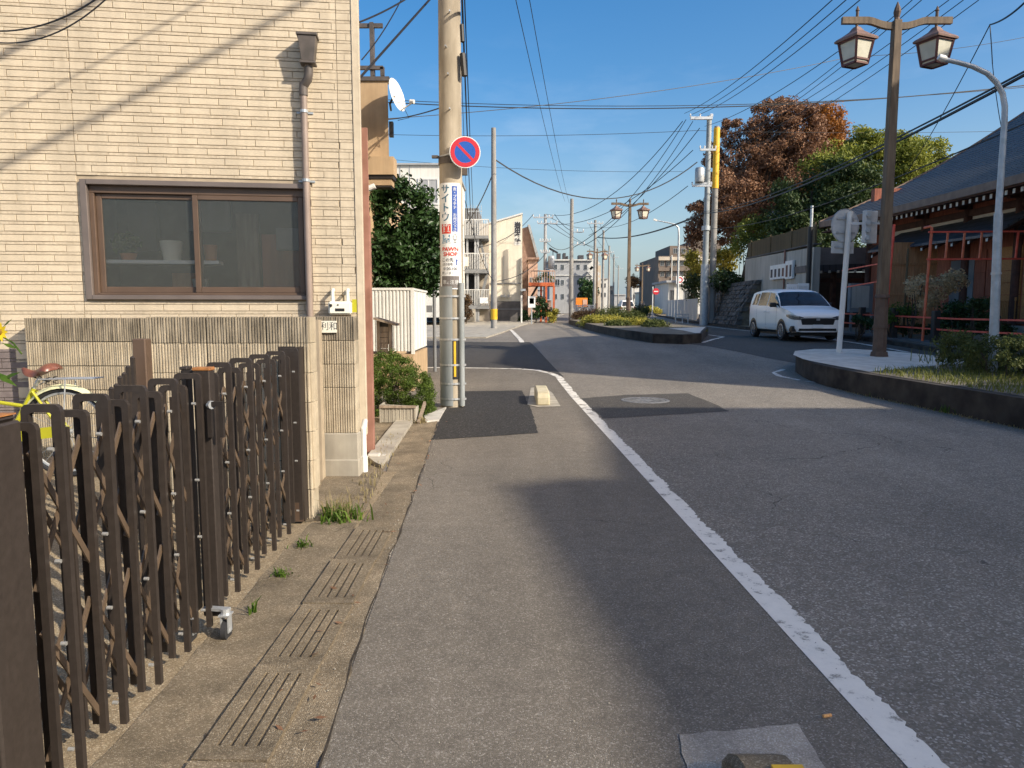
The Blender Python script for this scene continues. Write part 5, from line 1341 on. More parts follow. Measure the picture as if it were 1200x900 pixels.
# cream building with vertical lettering
cb = thing('cream_building', 'cream office building with slanted roofline and vertical black lettering', 'building', (-1, 54, 0))
y = 54; m_ = MB(); pr = [(571, 262.5), (612, 250.5), (612, 353), (571, 353)]
def ushape(mb, pts, y, dep):
    return mb.extr([(xat(u, y, zat(v, y)), zat(v, y)) for u, v in pts], (0, y, 0), (1, 0, 0), (0, 0, 1), (0, 1, 0), dep)
ushape(m_, pr, y, 10); m_.build('wall', 'cream_wall', cb, fix=True)
m_ = MB(); ushape(m_, [(570.6, 261.2), (612.6, 249), (612.6, 251), (570.6, 263)], y - .1, 10); m_.build('coping', 'rail_white', cb, fix=True)
m_ = MB(); ub(m_, 566, 611.5, 353.2, 382, y - .06, 10); m_.build('base', 'dark_base', cb)
m_ = MB(); ub(m_, 565, 611.8, 361.5, 363, y - .12, .1); ub(m_, 571, 611, 331.5, 332.5, y - .1, .08); ub(m_, 590, 590.6, 300, 332, y - .1, .08); ub(m_, 610, 611.2, 302, 381, y - .2, .15); m_.build('pipe', 'slab_grey', cb)
m_ = MB()
for k, c in enumerate('岩田会計'): letter(m_, c, 6.6 * y / FPX, P(606.6, 264 + 6.4 * k, y - .02), (1, 0, 0), UP, bold=.03)
m_.build('lettering', 'text_dark', cb)
m_ = MB(); ub(m_, 602.8, 610.4, 259.5, 287.5, y - .012, .01); m_.build('sign_panel', 'white_wall', cb)
windows(cb, y - .1, [(577.5, 581, 343, 352)])
for u in (586.5, 590, 595):
    m_ = MB(); ub(m_, u, u + 2.4, 345.5, 348.5, y - .35, .3); m_.build('meter_box', 'slab_grey', cb)
# brown house, pink house, orange stair
bh = thing('brown_house', 'brown rendered house with steep dark roof right of the cream building', 'house', (1, 62, 0))
y = 62; m_ = MB(); ushape(m_, [(611, 268), (620, 265), (629, 300), (629, 372), (611, 372)], y, 9); m_.build('wall', 'red_brown', bh, fix=True)
m_ = MB(); ushape(m_, [(618.5, 263), (621, 263), (631.5, 301), (629, 303)], y - .4, 9.6); m_.build('roof', 'far_grey', bh, fix=True)
pk = thing('pink_house', 'small pinkish house behind the orange steel stair', 'house', (1.8, 57, 0))
y = 57; m_ = MB(); ub(m_, 619, 630, 304, 372, y, 4); m_.build('wall', 'pinkish', pk)
m_ = MB(); ub(m_, 618, 632, 301.5, 304, y - .3, 4.6); m_.build('roof', 'red_brown', pk)
windows(pk, y, [(621, 624, 325, 335)])
os_ = thing('orange_stair', 'orange steel raised deck on legs with planted railing by the left pavement', 'steel deck', (2.2, 51, 0))
y = 51; m_ = MB(); ub(m_, 620, 650, 331, 335, y, 2.5); m_.build('deck', 'orange_steel', os_)
for u, yy in ((649, y), (649, y + 2.4), (640, y), (634, y + 1)):
    m_ = MB(); x = xat(u, yy); m_.box(x - .07, x + .07, yy, yy + .12, gz(51), zat(335, yy)); m_.build('leg', 'orange_steel', os_)
m_ = MB()
for u in range(620, 651, 3): x = xat(u, y); m_.box(x - .02, x + .02, y, y + .05, zat(331, y), zat(317.5, y))
ub(m_, 620, 650, 316.8, 318.2, y, .06); m_.build('railing', 'pinkish', os_)
m_ = MB(); a, b = P(630, 335, y + 1.5), P(620, 352, y + 1.5); m_.bar(a, b, .8, .15); m_.build('flight', 'bronze_dark', os_)
leaves('deck_plants', 'leaf_box', [(xat(u, y + .3), y + .3, zat(v, y), .28) for u, v in ((632, 326), (637, 322), (642, 324), (646, 327), (628, 328))], 60, .14, os_, seed=3)
def bush(name, label, pts, y, r, m, per=70, size=.12, group=None, seed=2, ys=.5):
    c0 = P(*pts[0], y); t = thing(name, label, 'bush', (c0.x, y, gz(y)), group); rg = random.Random(seed)
    cl = []
    for u, v in pts:
        for _ in range(3): p = P(u + rg.uniform(-1, 1) * r * 5, v + rg.uniform(-.6, .6) * r * 5, y + rg.uniform(-ys, ys)); cl.append((p.x, p.y, max(p.z, gz(y) + .1), r * rg.uniform(.7, 1.2)))
    leaves('foliage', m, cl, per, size, t, seed=seed)
    mb = MB()
    for q in cl[:6]: mb.tube([(c0.x, y, gz(y) - .05), (q[0] * .5 + c0.x * .5, q[1], (q[2] + gz(y)) / 2), q[:3]], [.03, .02, .008], 5)
    mb.build('branches', 'bark', t); return t
bush('street_bush', 'green bush under the orange steel deck', [(628, 360), (633, 352), (638, 358), (633, 367), (641, 366), (626, 370)], 50, .38, 'leaf_dark', 80, .16)
bush('street_bush', 'low yellowish bush at the right leg of the orange steel deck', [(643, 368), (648, 370), (652, 365), (646, 374)], 49.5, .3, 'leaf_hedge_y', 70, .14)
bush('street_bush', 'dark bush beside the foot of the cream building', [(613, 366), (616, 372), (612, 375)], 52, .35, 'leaf_dark', 70, .15)
bush('street_bush', 'reddish flowering bush at the foot of the stair apartments', [(546, 348), (548, 354), (545, 360), (547, 367), (544, 371)], 46, .33, 'leaf_red', 80, .14)
def spost(name, label, u, vt, vb, y, r, m, parts=(), cat='post', group=None):
    z0 = gz(y); x = xat(u, y); t = thing(name, label, cat, (x, y, z0), group)
    mb = MB(); mb.cyl((x, y, z0 - .05), (x, y, zat(vt, y)), r, n=10); mb.build('post', m, t)
    for nm, u0, u1, va, vb_, mm in parts: mb = MB(); ub(mb, u0, u1, va, vb_, y - r - .03, .025); mb.build(nm, mm, t)
    return t
spost('notice_sign', 'small orange and white notice board on a post before the cream building', 623, 349, 379, 47, .04, 'galv', [('board', 618.8, 627.4, 347, 360.5, 'sign_white'), ('red_print', 620.5, 625.8, 349.5, 356, 'orange_steel')], 'sign')
spost('street_pole', 'thin white post with a small mirror in front of the cream building', 611, 346, 381, 48, .06, 'rail_white', [('small_board', 610, 616, 338.5, 341, 'galv')], 'pole')
# utility poles along the left, each with its arms
def upole(label, u, vt, y, r, arms=(), m='pole_grey', band=None, trafo=None, name='utility_pole', vb=None, group='utility poles down the left of the road'):
    x = xat(u, y, gz(y)); z0 = gz(y); zt = zat(vt, y); t = thing(name, label, 'utility pole', (x, y, z0), group)
    mb = MB(); mb.tube([(x, y, z0 - .1), (x, y, zt)], [r, r * .72], 12); mb.build('shaft', m, t, smooth=True)
    for v, w0, w1, th in arms:
        z = zat(v, y); mb = MB(); k = y / FPX; mb.bar((x - w0 * k, y - .1, z), (x + w1 * k, y - .1, z), th, th); ca = mb.build('crossarm', 'steel', t)
        for f in (-1, -.5, .45, .95):
            xx = x + (w0 if f < 0 else w1) * k * f; mb = MB(); mb.lathe([(.02, 0), (.055, .04), (.03, .08), (.06, .12), (.02, .18)], (xx, y - .1, z + th / 2), 8); mb.build('insulator', 'insulator', ca)
    if band: z1, z2 = zat(band[0], y), zat(band[1], y); mb = MB(); mb.cyl((x, y, z2), (x, y, z1), r * 1.06, n=14); mb.build('band', 'yellow', t, smooth=True)
    if trafo:
        for (du, va, vb_) in trafo:
            mb = MB(); k = y / FPX; z2, z1 = zat(va, y), zat(vb_, y); mb.lathe([(.01, z1), (.26, z1), (.28, z1 + .06), (.28, z2 - .08), (.22, z2), (.01, z2)], (x + du * k, y - .15, 0), 16); tt = mb.build('transformer', 'transformer', t, smooth=True)
            mb = MB(); mb.bar((x + du * k * 1.5, y - .1, z1 - .06), (x, y - .1, z1 - .06), .1); mb.build('trafo_bracket', 'steel', tt)
    return t
upole('slim grey utility pole with yellow band before the cream building', 579, 150, 35.5, .16, [], band=(362, 374.5), group=None)
upole('pole with heavy crossarms and black transformers behind the orange deck', 638.5, 251, 62, .17, [(255, 14, 9, .12), (262, 9, 14, .1), (283, 6, 6, .1), (296, 5, 5, .1)], m='far_grey', trafo=[(7, 300, 314)], group=None)
upole('tall concrete pole at the near left corner of the planted median', 669, 233, 51, .165, [(287, 0, 15, .05), (272, 0, 14, .04)], group=None)
upole('grey pole with high crossarm rising behind the dark lamp post', 696.3, 258, 86, .2, [(262, 9, 9, .12)], group=None)
upole('thin distant pole directly left of the second lantern', 706, 270, 98, .19, [(300, 6, 6, .1)], group=None)
upole('distant pole right of the zigzag stair', 713, 288, 118, .2, [(296, 5, 5, .1)])
upole('distant pole among wires, third beyond the zigzag stair', 718.5, 298, 150, .2, [(302, 5, 5, .1)])
upole('far thin pole near the vanishing end of the street', 724, 311, 190, .2, [(315, 5, 5, .1)])
# grey apartment block with zigzag outside stair
ga = thing('grey_apartments', 'grey flat-roofed apartment block with outside zigzag stair on the left', 'building', (8, 104, 0))
y = 104; m_ = MB(); ub(m_, 644, 697, 305.5, 368, y, 14); m_.build('wall', 'far_grey', ga)
m_ = MB(); ub(m_, 643, 698, 303.8, 305.4, y - .3, 14.5); ub(m_, 644, 697, 322, 323.2, y - .15, .2); m_.build('cornice', 'far_white', ga)
windows(ga, y, [(u, u + 3.4, v, v + 6) for v in (310, 328, 344.5) for u in (649.5, 657.5, 668, 676, 684.5)] + [(650, 656, 327, 335)])
for k, (ua, va, ub_, vb) in enumerate(((700, 347, 690, 338), (690, 338, 700, 329), (700, 329, 690, 320), (690, 320, 700, 311))):
    m_ = MB(); a, b = P(ua, va, y - 1.2), P(ub_, vb, y - 1.2); m_.bar(a, b, 1.2, .25); a2, b2 = a + UP * .9, b + UP * .9; m_.bar(a2 - Vector((0, .55, .3)), b2 - Vector((0, .55, .3)), .06, 1.0); m_.build('stair_flight', 'far_white', ga)
m_ = MB(); ub(m_, 697, 704, 311, 368, y - .5, 9); m_.build('stair_tower', 'far_beige', ga)
m_ = MB()
for u0, u1, vt in ((653, 657, 297), (660, 663, 296.5), (664, 666, 300), (678, 684, 299)): ub(m_, u0, u1, vt, 303.7, y + 2, 2)
m_.build('roof_plant', 'stair_dark', ga)
m_ = MB(); a, b = P(643.5, 291, y + 1), P(653.5, 296.5, y + 1); m_.bar(a, b, 1.8, .12); m_.bar(P(648, 294, y + 1.5), P(648, 304, y + 1.5), .1); m_.build('solar_panel', 'black', ga)
bush('street_tree', 'round dark tree in front of the grey apartments', [(684, 337), (688, 333), (686, 344), (690, 341), (687, 351), (683, 350), (691, 350)], 98, .95, 'leaf_dark', 90, .4, ys=1)
m_ = thing('orange_cabinet', 'bright orange box unit by the left kerb near the grey apartments', 'cabinet', (8.4, 80, .65))
q = MB(); ub(q, 675, 688.5, 349, 359, 80, 1.0); q.build('body', 'orange_box', m_); q = MB(); ub(q, 683, 688, 351, 357, 79.95, .04); q.build('front_panel', 'pinkish', m_); q = MB(); ub(q, 676, 678, 359, 366, 80, .2); ub(q, 686, 688, 359, 366, 80, .2); q.build('stand', 'stair_dark', m_)
gr = thing('guard_rail', 'white pedestrian guard rail behind the median bushes', 'guard rail', (7, 66, .5))
y = 66
for u in (669, 676, 683, 690, 696): q = MB(); x = xat(u, y); q.cyl((x, y, gz(y)), (x, y, zat(357, y)), .06, n=8); q.build('post', 'rail_white', gr)
for v in (358, 361, 364): q = MB(); ub(q, 668, 698, v - .5, v + .5, y - .05, .06); q.build('rail', 'rail_white', gr)
# ------------------------------------------------------------------ planted medians
def median(name, poly, h, inner, m_top):
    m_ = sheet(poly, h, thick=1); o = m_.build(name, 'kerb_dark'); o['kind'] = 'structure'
    q = sheet(inner, h + .006); o2 = q.build('median_top', m_top); o2['kind'] = 'structure'
    return o
e1, e2 = G(1200, 503), G(945, 447)
MX = lambda y: e1.x + (e2.x - e1.x) * (y - e1.y) / (e2.y - e1.y)
m1 = [(MX(-15) + .1, -15), (MX(4), 4), (MX(e1.y), e1.y), (MX(11), 11), (MX(13.2), 13.2), (MX(13.6) + .06, 13.8), (5.95, 14.6), (6.15, 15.5), (6.5, 16.4), (7.0, 16.9), (8.0, 16.9), (8.8, 16.3), (9.2, 15.2), (9.35, 13), (9.5, -15)]
cx_ = lambda p, k=.16: (p[0] + (k if p[0] < 7.4 else -k), p[1] - (k if p[1] > 15 else 0))
median('median', m1, .37, [cx_(p) for p in m1], 'earth')
ssheet('median_paving', [(MX(11.9) + .18, 12.2), (MX(13.4) + .17, 13.4), (5.9, 14.5), (6.05, 15.4), (6.42, 16.25), (7.05, 16.7), (7.95, 16.7), (8.65, 16.15), (9.0, 15.2), (9.1, 14.0)], .381, 'median_concrete')
rg = random.Random(8); sp = []
while len(sp) < 7500:
    y = rg.uniform(4.5, 13.3); x = rg.uniform(MX(y) + .16, 9.2)
    if y > 12.1 and x < MX(y) + (y - 12.1) * 2.2 + .2: continue
    sp.append((x, y, .37))
o = blades('grass', 'grass', sp, .115, .012, seed=5, lean=.6); o['kind'] = 'stuff'
rg = random.Random(18); sp = []
for _ in range(700):
    y = rg.uniform(5, 14); x = MX(y) + rg.gauss(-.03, .03); sp.append((x, y, .0))
o = blades('kerb_moss', 'grass_dry', sp, .035, .010, seed=6, lean=.8); o['kind'] = 'stuff'
weed('grass_tuft', 'leafy green weed growing at the foot of the dark median kerb', 1118, 484, 90, .13, spread=.09)
weed('grass_tuft', 'low weed against median kerb before the lamp post', 1035, 464, 50, .09, spread=.12)
hd_t = thing('hedge', 'shaggy clipped hedge on the near median around the curved street light', 'hedge', (8.4, 10, .37))
rg = random.Random(9); cl = []
for _ in range(420):
    y = rg.uniform(3.5, 12.9); x = rg.uniform(7.45, 9.1); f = min(1, (12.9 - y) / .5)
    cl.append((x, y, .40 + rg.random() ** .6 * (.46 + .16 * f), .14))
leaves('foliage', 'leaf_hedge', cl, 110, .045, hd_t, seed=10, up=.3)
sp = [(rg.uniform(7.2, 9.0), rg.uniform(11.6, 13.2), .5) for _ in range(170)]
blades('long_grass', 'grass', sp, .34, .014, hd_t, seed=11, lean=.9)
mb = MB()
for _ in range(90): x, y = rg.uniform(7.5, 9), rg.uniform(4, 12.6); mb.tube([(x, y, .37), (x + rg.uniform(-.1, .1), y, .6), (x + rg.uniform(-.2, .2), y + rg.uniform(-.2, .2), .85)], [.012, .009, .004], 5)
mb.build('twigs', 'bark', hd_t)
mp_ = P(1099, 420, 12.6); mb = MB(); mb.cyl((mp_.x, 12.6, .37), (mp_.x, 12.6, zat(411, 12.6)), .022, n=10)
tag(mb.build('marker_post', 'rail_white', origin=(mp_.x, 12.6, .37)), 'short white marker post at the left end of the shaggy hedge', 'post')
# far median
m2 = [xy(667, 380), xy(700, 390), xy(735, 397.5), xy(765, 402), xy(800, 403.5), xy(822, 402), (7.7, 28.2), (8.2, 33), (8.6, 45), (9.3, 58), (6.2, 58), (4.9, 54)]
def inset(poly, k):
    cx0 = sum(p[0] for p in poly) / len(poly); cy0 = sum(p[1] for p in poly) / len(poly); out = []
    for x, y in poly: d = Vector((cx0 - x, cy0 - y)); L = d.length; out.append((x + d.x / L * k, y + d.y / L * k))
    return out
median('median', m2, .29, inset(m2, .2), 'earth')
ssheet('median_paving', [(y_, x_) for x_, y_ in clip_y([(y_, x_) for x_, y_ in inset(m2, .22) if y_ < 28.6], 1, True)][:0] or [(p[1], p[0]) for p in clip_y([(q[1], q[0]) for q in inset(m2, .22) if q[1] < 28.6], 5.75, True)], .302, 'median_concrete')
def mbush(label, u0, u1, vt, vb, y, m, n=26, r=.3, per=70, size=.09, dep=1.2, seed=1, name='median_bush'):
    zt, zb = zat(vt - 2.5, y), zat(vb, y); x0, x1 = xat(u0 - 2, y), xat(u1 + 2, y); zb = max(zb, gz(y) + .25)
    t = thing(name, label, 'bush', ((x0 + x1) / 2, y, gz(y) + .29), 'clipped bushes on the far median'); rg = random.Random(seed); cl = []
    for _ in range(n):
        f = rg.random(); g = rg.uniform(-1, 1); h = (1 - (2 * f - 1) ** 4) ** .5 * (1 - .35 * g * g)
        cl.append((x0 + (x1 - x0) * f, y + g * dep / 2, max(gz(y) + .3, zb + (zt - zb - r * .5) * h * rg.random() ** .35), r * rg.uniform(.7, 1.2)))
    leaves('foliage', m, cl, per, size, t, seed=seed)
    mb = MB(); xc = (x0 + x1) / 2
    for q in cl[:8]: mb.tube([(xc * .3 + q[0] * .7, y, gz(y) + .27), (q[0], q[1], q[2])], [.025, .008], 5)
    mb.build('branches', 'bark', t)
mbush('reddish brown clipped hedge at the left of the far median', 675, 703, 363, 377, 47, 'leaf_red', 44, .4, seed=1)
mbush('large green dome left of the second lamp post', 702, 737, 359, 378, 45, 'leaf_hedge', 50, .45, seed=2, dep=2)
mbush('olive spreading bushes along the left kerb of the far median', 685, 726, 371, 386, 36, 'leaf_hedge_y', 60, .3, seed=3)
mbush('brown green bush around the foot of the second lamp post', 722, 752, 366, 381, 40, 'leaf_hedge', 40, .3, seed=4)
mbush('dark round ball bush behind the second lamp post', 742, 757, 357, 371, 50, 'leaf_dark', 36, .4, seed=5)
mbush('bright yellow-green low bush at the sunny front of the far median', 722, 761, 374.5, 386.5, 31, 'leaf_hedge_y', 60, .22, seed=6)
mbush('dark green ragged bush at the right end of the yellow one', 758, 778, 377, 389, 29, 'leaf_hedge', 34, .22, seed=7)
mbush('small dark green bush in front of the olive bushes', 715, 737, 377, 387, 30.5, 'leaf_hedge', 30, .22, seed=8)
rg = random.Random(21); o = blades('grass', 'grass', [(rg.uniform(4.9, 7.2), rg.uniform(26.2, 31), .62) for _ in range(3000)], .12, .02, seed=12); o['kind'] = 'stuff'

# ------------------------------------------------------------------ lantern posts
LB = P(1030, 421, 15.1)
def lantern_post():
    t = thing('lantern_post', 'nearest wooden lantern post with two hanging lanterns on the near median', 'street lamp', (0, 0, 0), 'twin lantern posts along the medians')
    y = 15.1; b0 = gz(y) + .375; z = lambda v: zat(v, y) - b0
    k = y / FPX
    mb = MB(); hw = .148
    def sq(mb, z0, z1, w0, w1): mb.hexa([(-w0, -w0, z0), (w0, -w0, z0), (w0, w0, z0), (-w0, w0, z0), (-w1, -w1, z1), (w1, -w1, z1), (w1, w1, z1), (-w1, w1, z1)])
    def octo(mb, z0, z1, r0, r1): mb.tube([(0, 0, z0), (0, 0, z1)], [r0, r1], 8)
    sq(mb, z(347), z(24), .094, .078); mb.build('shaft', 'lamp_wood', t, bevel=.012)
    mb = MB(); octo(mb, 0, .10, .185, .165); octo(mb, .1001, z(384), .142, .136); octo(mb, z(384) + .001, z(381), .16, .155); octo(mb, z(381) + .001, z(349), .138, .128); octo(mb, z(349) + .001, z(345), .155, .135); mb.build('base', 'lamp_brown', t)
    mb = MB(); mb.tube([(0, 0, z(24)), (0, 0, z(21)), (0, 0, z(14)), (0, 0, z(10)), (0, 0, z(2))], [.06, .05, .075, .06, .008], 8); mb.build('finial', 'lamp_brown', t)
    for s in (-1, 1):
        mb = MB(); pts = [(.05, z(31)), (.20, z(30.5)), (.34, z(28.5)), (.48, z(25.5)), (.58, z(24.3)), (1.10, z(24.3))]
        for (x0, z0), (x1, z1) in zip(pts, pts[1:]):
            c = .042; mb.hexa([(s * x0, -c, z0 - .065), (s * (x1 + .004), -c, z1 - .065), (s * (x1 + .004), c, z1 - .065), (s * x0, c, z0 - .065), (s * x0, -c, z0 + .065), (s * (x1 + .004), -c, z1 + .065), (s * (x1 + .004), c, z1 + .065), (s * x0, c, z0 + .065)])
        mb.build('arm', 'lamp_wood', t, fix=True)
        lx = s * .80
        mb = MB(); mb.tube([(lx, 0, z(33.5)), (lx, 0, z(13)), (lx, 0, z(12.5)), (lx, 0, z(7))], [.03, .03, .042, .008], 8)
        # curved lantern roof on a square plan
        prof = [(.40, z(48.5)), (.41, z(46.5)), (.37, z(44.5)), (.25, z(41)), (.14, z(37)), (.07, z(32)), (.001, z(32))]
        m4 = MB(); kk = len(m4.v)
        a0 = math.pi / 4 + R(22)
        for r, zz in prof:
            for j in range(4): m4.v.append(Vector((lx + r * 1.0 * math.cos(a0 + j * math.pi / 2), r * 1.0 * math.sin(a0 + j * math.pi / 2), zz)))
        for i in range(len(prof) - 1):
            for j in range(4): m4.f.append((i * 4 + j, i * 4 + (j + 1) % 4, (i + 1) * 4 + (j + 1) % 4, (i + 1) * 4 + j))
        m4.f.append((3, 2, 1, 0))
        ln_ = m4.build('lantern', 'lamp_copper', t)
        mb.build('hanger', 'lamp_brown', ln_)
        def ringpt(r, zz, j): return Vector((lx + r * 1.0 * math.cos(a0 + j * math.pi / 2), r * 1.0 * math.sin(a0 + j * math.pi / 2), zz))
        zt_, zb_ = z(48), z(76); rt, rb = .325, .23
        mb = MB()
        for j in range(4):
            mb.bar(ringpt(rt, zt_, j), ringpt(rb, zb_, j), .045); mb.bar(ringpt(rb, zb_, j), ringpt(rb, zb_, j + 1), .04); mb.bar(ringpt(rb * 1.06, z(71.5), j), ringpt(rb * 1.06, z(71.5), j + 1), .035); mb.bar(ringpt(rt, zt_ - .02, j), ringpt(rt, zt_ - .02, j + 1), .04)
        mb.build('frame', 'lamp_red', ln_)
        mb = MB()
        for j in range(4): mb.add([ringpt(rb * .97, zb_, j), ringpt(rb * .97, zb_, j + 1), ringpt(rt * .97, zt_, j + 1), ringpt(rt * .97, zt_, j)], [(0, 1, 2, 3)])
        mb.add([ringpt(rb * .97, zb_, j) for j in range(4)], [(3, 2, 1, 0)])
        mb.build('glass', 'lamp_glass', ln_)
    return t
lp = lantern_post()
for i, (u, y, lab, rz) in enumerate(((1030, 15.1, None, .0), (736, 43, 'second wooden lantern post standing among the bushes of the far median', .04), (699, 77, 'dark lantern post before the grey apartments, lanterns half hidden by wires', .03), (752, 104, 'smallest, farthest lantern post, dark against the sky over the parked car', .05))):
    o = lp if i == 0 else copy_tree(lp)
    z = gz(y) + (.375 if i < 2 else .1); o.location = (xat(u, y, z), y, z); o.rotation_euler = (0, 0, rz)
    if lab: o['label'] = lab
# curved street light on the near median
y = 12.3; t = thing('street_light', 'slim grey street light with a curved arm behind the hedge', 'street lamp', (xat(1163, y), y, .37))
pts = [P(1163, 440, y), P(1170, 250, y), P(1177, 145, y), P(1177.5, 125, y), P(1175, 110, y), P(1168, 97, y), P(1157, 86, y), P(1140, 78, y), P(1122, 73, y), P(1108, 70, y)]; pts[0].z = .36
mb = MB(); mb.tube(pts[:2], [.076, .066], 14); mb.build('lower_pole', 'galv', t, smooth=True)
mb = MB(); mb.tube(pts[1:], [.054, .048, .046, .044, .043, .042, .040, .039, .037], 12); mb.build('arm', 'galv', t, smooth=True)
mb = MB(); z_ = pts[1].z - 1.0; mb.cyl((pts[0].lerp(pts[1], .62)), pts[0].lerp(pts[1], .635), .082, n=12); mb.build('collar', 'steel', t)
mb = MB(); a, b = P(1109, 70, y), P(1100, 66.5, y); mb.tube([a, a.lerp(b, .3), b], [.036, .055, .045], 10); mb.build('lamp_head', 'white', t, smooth=True)
# white post with the backs of two signs
y = 15.9; zb = gz(y) + .38; bx = xat(983, y, zb); tx = P(996, 248, y)
t = thing('sign_post', 'white leaning post showing grey backs of a round and an oblong sign', 'traffic sign', (bx, y, zb))
mb = MB(); mb.tube([(bx, y, zb - .02), tx], .058, 12); mb.build('post', 'white', t, smooth=True)
c = P(990.5, 264.5, y + .075); ex = Vector((.956, .29, 0)); nn = Vector((.29, -.956, 0)); 
mb = disc(MB(), .365, 0, c=c, ex=ex, ez=UP, nn=nn, th=.012); mb.build('round_sign', 'sign_back', t)
mb = ring(MB(), .352, .366, .012, c=c, ex=ex, ez=UP, nn=nn); mb.build('sign_rim', 'steel', t)
for dz in (.15, -.15): mb = MB(); mb.obox(c + UP * dz, ex, nn, UP, (-.24, .24), (.0125, .03), (-.02, .02)); mb.build('stiffener', 'steel', t)
c2 = P(987.5, 290, y + .075); mb = MB(); mb.obox(c2, ex, nn, UP, (-.30, .30), (-.012, 0), (-.13, .13)); mb.build('oblong_sign', 'sign_back', t, bevel=.004)
mb = MB(); mb.obox(c2, ex, nn, UP, (-.22, .22), (.001, .02), (-.02, .02)); mb.build('stiffener', 'steel', t)
# boxed sign on an arm between post and lantern post
c3 = P(1021, 266, 15.5); t = thing('boxed_sign', 'grey back of a boxed sign held between the white post and lantern post', 'sign', tuple(c3))
for k, (dx_, w_) in enumerate(((-.125, .075), (.05, .11))):
    mb = MB(); mb.obox(c3, (.95, .3, 0), (-.3, .95, 0), UP, (dx_ - w_, dx_ + w_), (-.06 + k * .05, .06 + k * .05), (-.34, .34)); mb.build('sign_box', 'sign_back', t, bevel=.012)
mb = MB()
for k in range(4): mb.cyl(c3 + Vector((-.13, -.1, -.24 + .16 * k)), c3 + Vector((-.13, -.15, -.24 + .16 * k)), .05, n=10)
mb.build('knob', 'steel', t)
mb = MB(); a = P(998, 262, 15.75); mb.bar(a, c3 + UP * .08, .035, .05); mb.bar(c3 + UP * .08, P(1037, 262, 15.2), .03, .04); mb.build('arm', 'rail_white', t)

glassmat('car_glass', (.012, .014, .017), .06); M['car_glass'].node_tree.nodes['Principled BSDF'].inputs['Specular IOR Level'].default_value = .45
